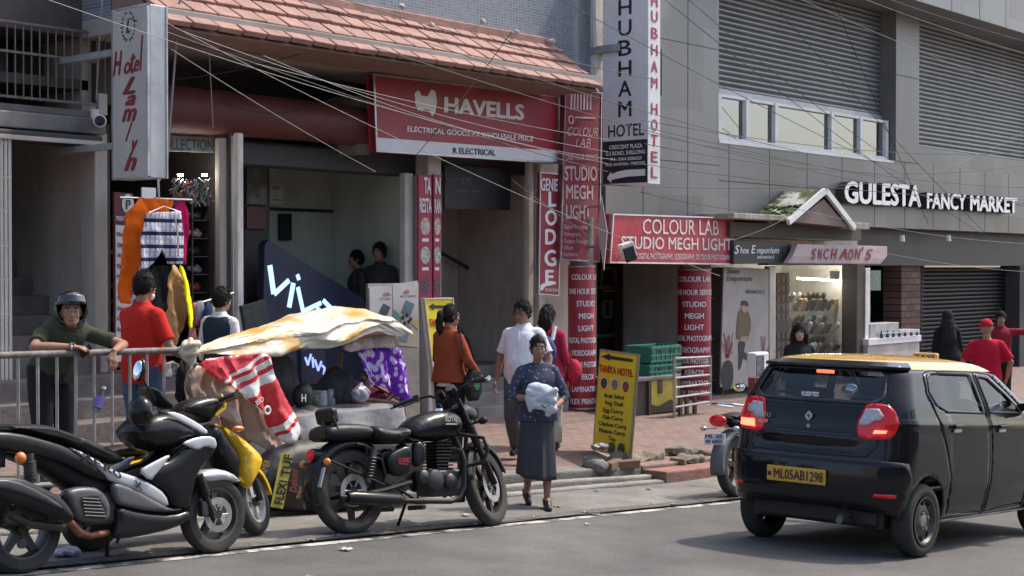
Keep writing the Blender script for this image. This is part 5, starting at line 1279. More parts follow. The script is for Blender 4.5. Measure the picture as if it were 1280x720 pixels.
# ------------------------------------------------------------------ two wheelers
class Frame:
 def __init__(self, rear, front, lean):
  (x0, y0), (x1, y1) = rear, front
  self.yaw = math.atan2(y1 - y0, x1 - x0); self.wb = math.hypot(x1 - x0, y1 - y0)
  z0, z1 = zground(x0, y0), zground(x1, y1)
  self.loc = (x0, y0, z0); self.rot = (lean, math.atan2(z0 - z1, self.wb), self.yaw)
  from mathutils import Euler
  self.T = Matrix.Translation(self.loc) @ Euler(self.rot, 'XYZ').to_matrix().to_4x4(); self.Ti = self.T.inverted()
 def thing(self, *a, **k):
  t = thing(*a, loc=self.loc, **k); t.rotation_euler = self.rot; return t
 def L(self, px, py, y=0.0):
  e = self.Ti @ EYE; d = self.Ti.to_3x3() @ ray(px, py); return e + d * ((y - e.y) / d.y)
m_bk = M("bike_black", (.010, .010, .011), .24, var=.1, spec=.3, dirt=(.045, .04, .035), dirt_amt=.22, scale=7)
m_bkm = M("bike_matt_black", (.012, .012, .013), .45, var=.15, spec=.25, scale=7, dirt=(.06, .055, .05), dirt_amt=.35)
m_seat = M("seat_leather", (.013, .012, .012), .45, spec=.3, var=.2, scale=9, bump=.1)
m_eng = M("engine_grey", (.055, .055, .057), .45, metal=.5, var=.25, scale=9, dirt=(.09, .075, .06), dirt_amt=.5)
m_bal = M("alloy_dark", (.045, .044, .043), .42, metal=.4, var=.25, scale=9, dirt=(.10, .085, .07), dirt_amt=.5)
m_silver = M("fairing_silver", (.50, .50, .52), .32, metal=.45, var=.05, coat=.4)
m_rust = M("rusty_pipe", (.20, .09, .05), .6, metal=.4, var=.4, scale=14)
def arc_fender(mb, c, Rr, a0, a1, w, crown=.03, n=16, th=.006):
 rows = []
 for k in range(n + 1):
  t = R(a0 + (a1 - a0) * k / n); d = Vector((math.cos(t), 0, math.sin(t)))
  prof = [(-w, -.045), (-w, -.012), (-w * .75, crown * .6), (-w * .3, crown), (w * .3, crown), (w * .75, crown * .6), (w, -.012), (w, -.045)]
  rows.append([Vector(c) + d * (Rr + h) + Vector((0, yy, 0)) for yy, h in prof])
 m = 8
 mb.add([p for r in rows for p in r], [(i * m + j, i * m + j + 1, (i + 1) * m + j + 1, (i + 1) * m + j) for i in range(n) for j in range(m - 1)])
def spring(parent, a, b2, r, n, mats=(None, None), T=None):
 a, b2 = Vector(a), Vector(b2); mb = MB(T); pts = []
 ax = (b2 - a).normalized(); u = ax.orthogonal().normalized(); w = ax.cross(u)
 for k in range(n * 10 + 1):
  t = k / (n * 10); ang = 2 * math.pi * k / 10; pts.append(a.lerp(b2, .12 + .62 * t) + (u * math.cos(ang) + w * math.sin(ang)) * r)
 mb.tube(pts, r * .22, 6); mb.cyl(a, b2, r * .45, n=10); mb.cyl(a.lerp(b2, .72), b2, r * .85, n=12); mb.cyl(a, a.lerp(b2, .14), r * .8, n=12)
 return mb.build("shock_absorber", mats[0] or m_bal, parent, smooth=True)
# ---- black roadster motorcycle
Fm = Frame((7.47, 8.05), (8.92, 7.90), R(-9))
moto = Fm.thing("motorcycle", "matt black classic roadster motorcycle on its side stand, with pillion backrest", "motorcycle")
C5 = lambda x, y, yy=0.0: Fm.L(380 + x / 3, 440 + y / 3, yy)
RW = .32; wb_ = 1.40
rubb = m_rubber
wheel(moto, "rear_wheel", (0, 0, RW), RW, .115, M("rim_redline", (.045, .028, .024), .45, metal=.3, var=.2), m_bal, 'single', rimr=.235, alloy=7, disc=.12)
steer = R(24); piv = Vector((1.02, 0, .92)); axis = Vector((-.44, 0, .90)).normalized()
ST = Matrix.Translation(piv) @ Matrix.Rotation(steer, 4, axis) @ Matrix.Translation(-piv)
wheel(moto, "front_wheel", (wb_, 0, RW), RW, .10, M("rim_redline", (.05, .04, .04)), m_bal, 'single', T=ST, rimr=.24, alloy=7, disc=.14)
mb = MB(ST)
for s in (-.09, .09): mb.tube([(wb_, s, RW), (wb_ - .15, s, .60)], .026, 12); mb.tube([(wb_ - .15, s, .60), (1.03, s, 1.0)], .021, 12)
mb.obox((1.075, 0, .93), (.06, .24, .03), Matrix.Rotation(R(-26), 3, 'Y')); mb.obox((1.15, 0, .80), (.06, .24, .04), Matrix.Rotation(R(-26), 3, 'Y')); mb.build("fork", m_bk, moto, smooth=True)
mb = MB(ST)
for s in (-.09, .09): mb.tube([(wb_ - .165, s, .625), (1.14, s, .82)], .034, 12)
mb.build("fork_cover", m_bkm, moto, smooth=True)
mb = MB(ST); arc_fender(mb, (wb_, 0, RW), RW + .03, 20, 175, .065, .025, 18); mb.build("front_fender", m_bk, moto, smooth=True, solid=.005)
mb = MB(ST); mb.lathe([(-.13, .02), (-.12, .06), (-.06, .095), (.03, .105), (.05, .105)], (1.25, 0, .90), (1, 0, -.05), 28); hl = mb.build("headlight", m_bk, moto, smooth=True)
mb = MB(ST); mb.lathe([(.045, .095), (.06, .085), (.068, .05), (.07, 0)], (1.25, 0, .90), (1, 0, -.05), 24); mb.build("lens", m_clearl, hl, smooth=True)
mb = MB(ST); hb = [(.93, -.40, 1.07), (.98, -.30, 1.09), (1.05, -.16, 1.09), (1.07, -.06, 1.04), (1.07, .06, 1.04), (1.05, .16, 1.09), (.98, .30, 1.09), (.93, .40, 1.07)]
mb.tube(hb, .012, 10); hbo = mb.build("handlebar", m_bk, moto, smooth=True)
for s in (-1, 1):
 mb = MB(ST); mb.tube([(.985, s * .29, 1.09), (.915, s * .43, 1.065)], .019, 12); mb.build("grip", m_black, hbo, smooth=True)
 mb = MB(ST); mb.cyl((.915, s * .43, 1.065), (.903, s * .455, 1.06), .021); mb.build("bar_end", m_chrome, hbo, smooth=True)
 mb = MB(ST); mb.tube([(1.03, s * .26, 1.085), (1.05, s * .34, 1.075), (1.0, s * .43, 1.06)], [.007, .007, .005], 6); mb.obox((1.0, s * .25, 1.09), (.05, .05, .05)); mb.build("brake_lever", m_bkm, hbo)
 mb = MB(ST); mb.cyl((1.16, s * .09, .80), (1.16, s * .19, .80), .010); mb.ell((1.16, s * .21, .80), (.028, .04, .03)); mb.build("indicator", m_bkm, moto, smooth=True)
mb = MB(ST); mb.cyl((1.05, -.05, 1.06), (1.01, -.05, 1.10), .045, n=20); mb.cyl((1.07, .06, 1.06), (1.03, .06, 1.10), .032, n=20); mb.build("gauge", m_bk, moto, smooth=True)
mb = MB(ST); mb.cyl((1.012, -.05, 1.098), (1.008, -.05, 1.102), .040, n=20); mb.build("gauge_glass", m_chrome, moto)
P5 = lambda pl, y=0.0: [(lambda q: (q.x, q.z))(C5(a, b2, y)) for a, b2 in pl]
mapy = lambda yc: (lambda x, z, h: Vector((x, yc + h, z)))
def slab(parent, name, mat, pl, T, rad, y=0.0, s=.03, base=0.0, proj=None, yproj=None, rounds=1):
 mb = MB(); puff(mb, [(lambda q: (q.x, q.z))(proj(a, b2, yproj if yproj is not None else y)) for a, b2 in pl], T, rad, mapy(y), s, base, rounds=rounds)
 return mb.build(name, mat, parent, smooth=True, weld=True)
tank = slab(moto, "fuel_tank", m_bk, [(392, 302), (408, 262), (460, 228), (530, 213), (582, 224), (602, 262), (598, 302), (572, 328), (500, 334), (405, 332)], .15, .13, 0, .022, .0, C5, -.10)
mb = MB(); a = C5(527, 262, -.153); b2 = C5(574, 262, -.15); c = C5(527, 242, -.153); mb.text("ROYAL", a, b2, c, .02, 0, .01); a = C5(530, 268, -.153); b2 = C5(574, 268, -.15); mb.prism([a, b2, b2 - Vector((0, 0, .012)), a - Vector((0, 0, .012))], (0, -.006, 0)); mb.build("tank_badge", M("badge_gold", (.55, .50, .38), .35, metal=.5), tank)
mb = MB(); mb.lathe([(0, .035), (.02, .033), (.024, .02), (.024, 0)], (C5(505, 216).x, 0, C5(505, 216, -.03).z - .012), (0, 0, 1), 18); mb.build("filler_cap", m_chrome, tank, smooth=True)
slab(moto, "rider_seat", m_seat, [(245, 290), (265, 272), (310, 285), (350, 288), (385, 280), (398, 295), (392, 325), (360, 338), (300, 345), (255, 335)], .15, .07, 0, .022, .02, C5, -.1)
slab(moto, "pillion_seat", m_seat, [(72, 300), (85, 275), (130, 266), (230, 268), (262, 285), (262, 318), (240, 332), (140, 335), (78, 335)], .12, .06, 0, .022, .02, C5, -.1)
p = C5(84, 242, 0); mb = MB(); mb.obox(p + Vector((0, 0, 0)), (.07, .22, .12), Matrix.Rotation(R(-12), 3, 'Y')); bk = mb.build("backrest", m_seat, moto, bevel=.03, seg=4)
mb = MB()
for s in (-1, 1): mb.tube([C5(105, 240, s * .11), C5(128, 295, s * .13), C5(205, 303, s * .13)], .011, 8); mb.tube([C5(68, 262, s * .1), C5(72, 318, s * .1)], .011, 8)
mb.build("backrest_frame", m_bkm, bk, smooth=True)
mb = MB(); arc_fender(mb, (0, 0, RW), RW + .045, 20, 198, .085, .03, 22); mb.build("rear_fender", m_bk, moto, smooth=True, solid=.006)
mb = MB()
for s in (-1, 1):
 q = lambda x, y: Vector((C5(x, y, -.12).x, s * .12, C5(x, y, -.12).z))
 mb.tube([q(100, 408), q(300, 500)], .009, 8); mb.tube([q(195, 345), q(230, 352), q(232, 380), q(290, 405), q(305, 470)], .011, 8)
mb.build("fender_stay", m_bkm, moto, smooth=True)
for s in (-1, 1):
 side_pan = slab(moto, "side_panel", m_bk, [(308, 395), (325, 375), (385, 348), (402, 368), (400, 440), (372, 468), (330, 468), (312, 440)], .035, .05, s * .115, .02, .0, C5, -.12)
 if s < 0: mb = MB(); a, b2, c = C5(350, 414, -.155), C5(395, 414, -.155), C5(350, 398, -.155); mb.text("CLASSIC", a, b2, c, .03, .2, .004); a, b2 = C5(352, 418, -.155), C5(390, 420, -.155); mb.prism([a, b2, b2 - Vector((0, 0, .006)), a - Vector((0, 0, .006))], (0, -.004, 0)); mb.build("lettering", M("badge_red", (.45, .03, .03), .4), side_pan)
 slab(moto, "airbox_cover", m_bk, [(405, 350), (430, 330), (452, 350), (456, 395), (438, 430), (408, 432)], .04, .05, s * .10, .02, .0, C5, -.11)
 q = lambda x, y: Vector((C5(x, y, -.15).x, s * .15, C5(x, y, -.15).z)); spring(moto, q(238, 490), q(264, 362), .030, 7)
 mb = MB(); mb.tube([q(185, 545), q(300, 520), q(400, 490)], .02, 8); mb.build("swingarm", m_bkm, moto, smooth=True)
# engine
mb = MB(); base = C5(500, 440, 0); topc = C5(497, 340, 0)
for k in range(9):
 c = base.lerp(topc, k / 8.0); c.y = 0; w = .17 if k < 7 else .15; mb.obox(c, (w, .19, .010))
c = base.lerp(topc, .5); c.y = 0; mb.obox(c, (.12, .13, (topc - base).length)); mb.build("cylinder_fins", m_bkm, moto, bevel=.003)
cc = C5(505, 490, 0); mb = MB(); mb.obox((cc.x, 0, cc.z), (.36, .20, .22)); mb.build("crankcase", m_eng, moto, bevel=.05, seg=4)
for x_, y_, r_ in ((487, 482, .085), (545, 485, .06), (445, 470, .055)): mb = MB(); a = C5(x_, y_, -.11); mb.lathe([(0, r_), (.035, r_ * .94), (.05, r_ * .65), (.055, 0)], (a.x, -.10, a.z), (0, -1, 0), 28); mb.build("engine_cover", m_eng, moto, smooth=True)
#, (.035, .08), (.05, .055), (.055, 0)], (a.x, -.10, a.z), (0, -1, 0), 28); a = C5(545, 485, -.11); mb.lathe([(0, .06), (.03, .055), (.04, 0)], (a.x, -.10, a.z), (0, -1, 0), 24); a = C5(445, 470, -.11); mb.lathe([(0, .055), (.03, .05), (.036, 0)], (a.x, -.10, a.z), (0, -1, 0), 24)
mb = MB(); a = C5(487, 482, -.11); mb.lathe([(0, .085), (.035, .08), (.05, .055), (.055, 0)], (a.x, .10, a.z), (0, 1, 0), 28); mb.build("engine_cover", m_eng, moto, smooth=True)
mb = MB(); q = lambda x, y, z=-.13: C5(x, y, z)
mb.tube([q(535, 372, -.05), q(565, 365, -.10), q(590, 375, -.13), q(600, 410, -.14), q(600, 500, -.15), q(585, 545, -.16), q(550, 562, -.17), q(370, 560, -.18)], .021, 12); ex = mb.build("exhaust", m_bkm, moto, smooth=True)
mb = MB(); a, b2 = q(375, 558, -.19), q(160, 548, -.19); mb.tube([a, a.lerp(b2, .04), a.lerp(b2, .12), a.lerp(b2, .92), b2], [.024, .04, .052, .052, .040], 18); mb.tube([b2, q(130, 545, -.19)], .022, 12); mb.build("silencer", m_bk, ex, smooth=True)
mb = MB()
for s in (-1, 1):
 q2 = lambda x, y, w=.1: Vector((C5(x, y, -.1).x, s * w, C5(x, y, -.1).z)); mb.tube([q2(400, 490), q2(330, 500), q2(300, 490), q2(290, 380)], .013, 8); mb.tube([q2(330, 500), q2(425, 560), q2(430, 480)], .012, 8)
mb.tube([C5(610, 270), C5(596, 560), C5(420, 565)], .018, 10); mb.tube([C5(600, 300), C5(420, 335), C5(250, 340), C5(120, 345)], .018, 10); mb.build("frame", m_bkm, moto, smooth=True)
mb = MB()
for s in (-1, 1):
 g = lambda x, y, w: Vector((C5(x, y, -.2).x, s * w, C5(x, y, -.2).z)); mb.tube([g(600, 300, .02), g(622, 312, .16), g(650, 325, .27), g(660, 372, .29), g(648, 418, .27), g(620, 430, .12), g(600, 540, .03)], .016, 8)
mb.build("engine_guard", m_bkm, moto, smooth=True)
mb = MB(); a = C5(372, 590, .12); mb.tube([C5(380, 570, .1), C5(345, 670, .24)], .012, 8); mb.obox(C5(345, 668, .24), (.06, .05, .012)); mb.build("side_stand", m_bkm, moto)
mb = MB()
for s in (-1, 1): q3 = C5(425, 585, -.2); mb.cyl((q3.x, s * .1, q3.z), (q3.x, s * .28, q3.z), .018)
mb.build("footpeg", m_black, moto, smooth=True)
a = C5(18, 392, 0); mb = MB(); mb.lathe([(0, .03), (.02, .05), (.08, .052), (.10, .045), (.11, 0)], (a.x + .11, 0, a.z), (-1, 0, .05), 20); tl = mb.build("tail_light", m_bk, moto, smooth=True)
mb = MB(); mb.lathe([(.10, .045), (.115, .03), (.118, 0)], (a.x + .11, 0, a.z), (-1, 0, .05), 20); mb.build("lens", m_redl, tl, smooth=True)
mb = MB(); mb.cyl((a.x + .06, -.14, a.z - .05), (a.x + .06, .14, a.z - .05), .008); ar = mb.build("indicator_arm", m_bkm, moto)
for s in (-1, 1):
 mb = MB(); mb.ell((a.x + .05, s * .15, a.z - .05), (.028, .028, .028)); mb.build("indicator", m_orange, moto, smooth=True)
mb = MB(); mb.obox((a.x + .03, 0, a.z - .16), (.012, .24, .15), Matrix.Rotation(R(18), 3, 'Y')); pl = mb.build("number_plate", M("plate_grey", (.40, .40, .42), .45, var=.1, dirt=(.25, .22, .2), dirt_amt=.4), moto, bevel=.004)
mb = MB(); ux = Vector((-.31, 0, .95)).normalized(); pc = Vector((a.x + .022, 0, a.z - .16)); mb.text("ML05", pc + Vector((0, .09, 0)) + ux * .01, pc + Vector((0, -.09, 0)) + ux * .01, pc + Vector((0, .09, 0)) + ux * .055, .02, lift=.003); mb.text("W 4120", pc + Vector((0, .1, 0)) - ux * .055, pc + Vector((0, -.1, 0)) - ux * .055, pc + Vector((0, .1, 0)) - ux * .01, .02, lift=.003); mb.build("lettering", m_letterk, pl)
# ---- maxi scooter in front
Fa = Frame((4.72, 7.90), (6.17, 7.93), R(-6))
scoo = Fa.thing("motor_scooter", "black and silver sport scooter parked at the left edge, side on", "scooter")
C3 = lambda x, y, yy=0.0: Fa.L(x / 3.0, 480 + y / 3.0, yy)
m_alloyg = M("alloy_grey", (.10, .095, .09), .4, metal=.5, var=.25, dirt=(.12, .10, .08), dirt_amt=.5)
fw = C3(795, 495, 0); rw = C3(68, 545, 0)
wheel(scoo, "rear_wheel", (rw.x, 0, .262), .262, .14, m_bal, m_bal, 'single', rimr=.178, alloy=5)
wheel(scoo, "front_wheel", (fw.x, 0, .255), .255, .11, m_alloyg, m_bal, 'single', rimr=.178, alloy=5, disc=.115)
def sl3(name, mat, pl, T, rad, y=0.0, yp=-.14, base=0.0, parent=scoo, s=.028, rounds=1): return slab(parent, name, mat, pl, T, rad, y, s, base, C3, yp, rounds)
sl3("body_core", m_bkm, [(0, 180), (160, 210), (300, 260), (420, 320), (470, 330), (520, 335), (600, 300), (700, 250), (720, 330), (710, 470), (640, 540), (500, 570), (400, 575), (300, 420), (180, 330), (60, 280), (0, 260)], .10, .10, 0, -.10)
sl3("seat", m_seat, [(-60, 158), (0, 150), (100, 146), (200, 152), (265, 178), (330, 198), (420, 238), (470, 272), (478, 292), (455, 302), (400, 296), (330, 262), (250, 225), (160, 205), (80, 182), (-60, 180)], .13, .06, 0, -.12, .01)
for sy in (-1, 1):
 yy = sy * .125
 sl3("tail_panel", m_bk, [(-60, 176), (60, 182), (160, 207), (250, 236), (330, 285), (400, 335), (435, 352), (395, 368), (330, 348), (250, 305), (150, 274), (60, 262), (-60, 235)], .035, .05, yy)
 sp = sl3("side_panel", m_silver, [(250, 232), (330, 265), (420, 322), (500, 345), (565, 372), (622, 412), (637, 472), (560, 432), (500, 396), (435, 375), (402, 360), (376, 326), (300, 268)], .026, .03, sy * .142, -.16)
 if sy < 0:
  mb = MB()
  for ch, x, y in (("A", 310, 262), ("E", 346, 282), ("R", 382, 302), ("O", 420, 324), ("X", 500, 366)):
   dx = 33; mb.text(ch, C3(x, y + 22, -.172), C3(x + dx, y + 38, -.172), C3(x - 8, y - 8, -.172), .05, .2, .010)
  mb.build("lettering", m_letterk, sp)
 sl3("foot_panel", M("panel_grey", (.085, .085, .09), .4, var=.2, dirt=(.1, .09, .08), dirt_amt=.4), [(412, 378), (435, 372), (500, 395), (560, 430), (636, 470), (690, 468), (640, 484), (540, 478), (470, 462), (430, 450)], .03, .03, sy * .15, -.16)
 sl3("belly_panel", m_bk, [(425, 455), (520, 482), (640, 492), (704, 470), (706, 508), (650, 545), (520, 575), (410, 588), (432, 520)], .045, .05, sy * .13)
 sl3("leg_shield", m_bk, [(520, 330), (580, 300), (640, 282), (690, 226), (760, 200), (802, 212), (806, 248), (762, 300), (728, 350), (712, 430), (704, 470), (640, 470), (622, 410), (560, 372)], .05, .06, sy * .13)
 sl3("shield_insert", m_silver, [(515, 325), (560, 300), (635, 262), (628, 285), (585, 335), (560, 368)], .012, .02, sy * .185, -.185)
 sl3("shield_insert", m_silver, [(675, 222), (740, 198), (800, 196), (812, 225), (806, 246), (770, 232), (740, 250), (712, 240)], .014, .02, sy * .182, -.185)
sl3("front_cowl", m_bk, [(500, 188), (515, 150), (560, 108), (640, 98), (720, 138), (785, 180), (800, 214), (720, 225), (650, 252), (585, 252), (540, 235)], .17, .12, 0, -.12)
for sy in (-1, 1): sl3("cowl_stripe", M("stripe_white", (.62, .62, .63), .35, var=.03), [(612, 108), (660, 104), (745, 150), (780, 180), (768, 190), (700, 152)], .01, .015, sy * .165, -.165)
sl3("windscreen", m_black, [(552, 18), (580, 8), (655, 92), (632, 98), (590, 74)], .12, .05, 0, -.06)
sl3("front_fender", m_silver, [(735, 342), (800, 314), (870, 328), (908, 362), (900, 374), (842, 364), (790, 374), (752, 366)], .075, .05, 0, -.06)
mb = MB()
for sy in (-1, 1): mb.tube([C3(742, 345, sy * .085), C3(770, 420, sy * .085)], .034, 12); mb.tube([C3(765, 415, sy * .085), C3(795, 495, sy * .085)], .024, 12)
mb.build("fork", m_bkm, scoo, smooth=True)
mb = MB(); mb.obox(C3(760, 470, -.075), (.06, .05, .10)); mb.build("brake_caliper", m_bal, scoo, bevel=.012)
mb = MB(); mb.tube([C3(560, 110, -.32), C3(580, 90, -.1), C3(580, 90, .1), C3(560, 110, .32)], .013, 8); hb = mb.build("handlebar", m_bkm, scoo, smooth=True)
for sy in (-1, 1):
 mb = MB(); mb.tube([C3(580, 108, sy * .2), C3(560, 118, sy * .33)], .02, 10); mb.build("grip", m_black, hb, smooth=True)
 mb = MB(); mb.tube([C3(580, 60, sy * .16), C3(545, 0, sy * .26), C3(530, -30, sy * .30)], .007, 6); mi = mb.build("wing_mirror", m_bkm, scoo)
 mb = MB(); mb.ell(C3(523, -52, sy * .31), (.03, .05, .075), Matrix.Rotation(R(12), 3, 'Y')); mb.build("mirror_housing", m_bk, mi, smooth=True)
 mb = MB(); mb.ell(C3(523, -52, sy * .31) + Vector((-.018, 0, 0)), (.016, .042, .064), Matrix.Rotation(R(12), 3, 'Y')); mb.build("mirror_glass", m_mirror, mi, smooth=True)
mb = MB(); mb.ell(C3(525, 105, -.20), (.075, .09, .10)); mb.build("hand_guard", m_bk, scoo, smooth=True)
# rear end
sl3("exhaust", m_bkm, [(-70, 350), (0, 346), (62, 346), (130, 376), (222, 422), (268, 478), (276, 522), (200, 504), (100, 472), (20, 440), (-70, 420)], .055, .06, -.20, -.22)
sl3("exhaust_guard", M("guard_grey", (.045, .045, .048), .35, var=.2), [(-50, 358), (50, 360), (150, 405), (235, 462), (240, 480), (150, 440), (40, 400), (-50, 385)], .018, .02, -.252, -.26)
mb = MB(); mb.tube([C3(255, 520, -.16), C3(295, 560, -.15), C3(332, 572, -.13), C3(400, 560, -.1)], [.028, .026, .022, .02], 10); mb.build("exhaust_pipe", m_rust, scoo, smooth=True)
cv_ = sl3("engine_cover", M("cover_grey", (.07, .07, .072), .4, var=.2, scale=9), [(232, 402), (300, 384), (372, 390), (408, 440), (412, 492), (402, 522), (330, 524), (285, 516), (262, 470)], .05, .04, -.14, -.17)
mb = MB(); ins = [(300, 425), (365, 420), (398, 470), (392, 510), (320, 500)]; mb.add([C3(*p, -.196) for p in ins], [tuple(range(5))]); mb.build("grille", m_black, cv_)
mb = MB()
for k in range(6): y = 430 + k * 13; mb.tube([C3(304 + k * 2, y, -.2), C3(368 + k * 5, y + 4, -.2)], .005, 6)
mb.build("grille_bar", m_bal, cv_)
mb = MB(); mb.obox(C3(140, 500, -.05), (.5, .16, .12), Matrix.Rotation(R(6), 3, 'Y')); mb.obox(C3(330, 470, 0), (.25, .26, .2)); mb.build("engine", m_bal, scoo, bevel=.03)
mb = MB()
for x, y in ((100, 525), (50, 490), (185, 520), (75, 600)): a = C3(x, y, -.13); mb.cyl(a, a + Vector((0, -.02, 0)), .03, n=12)
mb.tube([C3(20, 480, -.12), C3(100, 525, -.13), C3(240, 540, -.13)], .03, 10); mb.build("swingarm", m_bal, scoo, smooth=True)
spring(scoo, C3(112, 375, -.16), C3(106, 262, -.16), .032, 8)
mb = MB(); mb.ell(C3(74, 278, -.2), (.035, .03, .035)); mb.build("indicator", m_orange, scoo, smooth=True)
mb = MB(); mb.cyl(C3(74, 278, -.18), C3(74, 278, -.05), .010); mb.obox(C3(-30, 290, 0), (.10, .10, .08)); mb.tube([C3(-10, 250, 0), C3(-70, 400, 0), C3(-80, 470, 0)], .03, 8, flat=3); mb.build("tail_bracket", m_bkm, scoo)
mb = MB(); mb.tube([C3(400, 550, .06), C3(397, 650, .12)], .014, 8); mb.obox(C3(398, 652, .12), (.05, .06, .012)); mb.build("side_stand", m_bkm, scoo)
# ---- yellow scooter behind
Fy = Frame((5.43, 8.30), (6.80, 8.34), R(-7))
ysc = Fy.thing("motor_scooter", "yellow and black scooter parked between the black scooter and the vendor stall", "scooter")
C4 = lambda x, y, yy=0.0: Fy.L(200 + x / 3.0, 480 + y / 3.0, yy)
m_ysc = M("scooter_yellow", (.85, .50, .02), .25, var=.03, coat=.7, dirt=(.5, .3, .05), dirt_amt=.2)
def sl4(name, mat, pl, T, rad, y=0.0, yp=-.12, base=0.0, s=.03): return slab(ysc, name, mat, pl, T, rad, y, s, base, C4, yp)
yp2 = Vector((1.12, 0, .75)); S4 = Matrix.Translation(yp2) @ Matrix.Rotation(R(28), 4, Vector((-.4, 0, .92)).normalized()) @ Matrix.Translation(-yp2)
wheel(ysc, "rear_wheel", (0, 0, .225), .225, .10, m_bal, m_bal, 'single', rimr=.13, alloy=5)
wheel(ysc, "front_wheel", (1.37, 0, .235), .235, .095, M("rim_white", (.42, .42, .42), .4, metal=.4), m_bal, 'double', T=S4, rimr=.155, alloy=5)
mb = MB(S4)
for s in (-.075, .075): mb.tube([(1.37, s, .235), (1.28, s, .52)], .024, 10)
mb.build("fork", m_bkm, ysc, smooth=True)
mb = MB(S4); arc_fender(mb, (1.37, 0, .235), .265, 10, 150, .07, .03, 14); mb.build("front_fender", m_ysc, ysc, smooth=True, solid=.005)
sl4("front_shield", m_ysc, [(195, 136), (262, 168), (335, 222), (376, 266), (382, 300), (352, 364), (320, 414), (290, 340), (296, 275), (250, 212)], .17, .09, 0, -.10)
sl4("inner_shield", m_bk, [(190, 150), (215, 150), (255, 208), (300, 272), (292, 340), (298, 400), (270, 380), (220, 300), (190, 240)], .15, .06, 0, -.10)
sl4("floor_board", m_bkm, [(40, 330), (230, 350), (300, 400), (250, 440), (60, 430), (-60, 400)], .14, .05, 0, -.1)
sl4("side_panel", m_ysc, [(-150, 290), (-45, 268), (-20, 280), (-30, 318), (-60, 330), (-150, 350), (-200, 330)], .14, .08, 0, -.1)
sl4("seat", m_seat, [(-230, 250), (-150, 225), (-60, 222), (-30, 240), (-30, 268), (-60, 272), (-160, 275), (-230, 275)], .13, .06, 0, -.1)
sl4("handlebar_cowl", m_bk, [(72, 100), (110, 62), (190, 40), (238, 48), (246, 78), (212, 118), (192, 150), (160, 130), (120, 118)], .11, .07, 0, -.08)
mb = MB(); mb.tube([C4(206, 118, -.08), C4(240, 92, -.10), C4(243, 65, -.1), C4(226, 40, -.08)], .012, 8); mb.build("cowl_edge", m_ysc, ysc, smooth=True)
mb = MB(); mb.tube([C4(225, 62, -.12), C4(285, 38, -.34)], .019, 10); mb.tube([C4(190, 66, .12), C4(160, 60, .34)], .019, 10); g = mb.build("grip", m_black, ysc, smooth=True)
mb = MB(); mb.tube([C4(245, 68, -.14), C4(290, 52, -.26), C4(312, 52, -.36)], .007, 6); mb.build("brake_lever", m_rust, ysc)
mb = MB(); mb.ell(C4(208, 182, -.17), (.03, .02, .035)); mb.build("latch", m_trim, ysc, smooth=True)
mb = MB(); mb.ell(C4(292, 168, -.16), (.05, .03, .022)); mb.build("indicator", m_orange, ysc, smooth=True)
mb = MB(); mb.obox((.25, 0, .30), (.55, .22, .18)); mb.tube([(.35, .1, .2), (.33, .2, .0)], .012); mb.build("engine", m_bal, ysc, bevel=.04)
# ---- commuter motorcycle half hidden by the taxi
Fb = Frame((12.70, 8.02), (13.96, 8.04), R(-4))
bk2 = Fb.thing("motorcycle", "dusty motorcycle with white rear number plate, mostly hidden behind the black taxi", "motorcycle")
wheel(bk2, "rear_wheel", (0, 0, .31), .31, .10, m_bal, m_bal, 'single', rimr=.22, alloy=5); wheel(bk2, "front_wheel", (1.26, 0, .31), .31, .09, m_bal, m_bal, 'single', rimr=.22, alloy=5)
def pslab(parent, name, mat, pl, T, rad, y=0.0): mb = MB(); puff(mb, pl, T, rad, mapy(y), .035); return mb.build(name, mat, parent, smooth=True, weld=True)
pslab(bk2, "fuel_tank", m_bk, [(.55, .78), (.75, .98), (1.0, .98), (1.12, .85), (1.0, .76)], .13, .1); pslab(bk2, "seat", m_seat, [(-.15, .84), (.1, .86), (.5, .80), (.6, .86), (.55, .74), (.1, .76), (-.15, .78)], .12, .05)
pslab(bk2, "tail_panel", m_bk, [(-.25, .84), (.1, .76), (.5, .72), (.55, .62), (.2, .62), (-.1, .72)], .11, .05)
mb = MB(); arc_fender(mb, (0, 0, .31), .36, 70, 190, .075, .02, 12); mb.build("rear_fender", M("fender_grey", (.10, .105, .115), .5, var=.2), bk2, smooth=True, solid=.006)
mb = MB(); arc_fender(mb, (1.26, 0, .31), .34, 30, 150, .06, .02, 12); mb.build("front_fender", m_bk, bk2, smooth=True, solid=.006)
mb = MB(); mb.obox((-.36, 0, .60), (.012, .24, .11), Matrix.Rotation(R(12), 3, 'Y')); pl = mb.build("number_plate", m_white, bk2, bevel=.004)
mb = MB(); mb.text("ML 05", (-.372, .10, .61), (-.372, -.10, .61), (-.367, .10, .645), .02, lift=.004); mb.text("W 6055", (-.378, .10, .56), (-.378, -.10, .56), (-.373, .10, .595), .02, lift=.004); mb.build("lettering", m_letterk, pl)
mb = MB(); mb.tube([(.2, -.13, .90), (-.2, -.12, .94), (-.27, 0, .95), (-.2, .12, .94), (.2, .13, .90)], .012, 8); mb.build("grab_rail", m_chrome, bk2, smooth=True)
mb = MB(); mb.ell((-.29, 0, .78), (.05, .10, .06)); mb.build("tail_light", m_redl, bk2, smooth=True)
for s in (-1, 1):
 mb = MB(); mb.cyl((-.24, s * .05, .70), (-.26, s * .17, .70), .008); mb.ell((-.26, s * .19, .70), (.03, .035, .025)); mb.build("indicator", m_silver, bk2, smooth=True)
 mb = MB(); mb.tube([(1.26, s * .08, .31), (1.0, s * .08, .95)], .024, 10); mb.build("fork", m_bkm, bk2, smooth=True); spring(bk2, (.05, s * .13, .38), (.16, s * .12, .70), .028, 7)
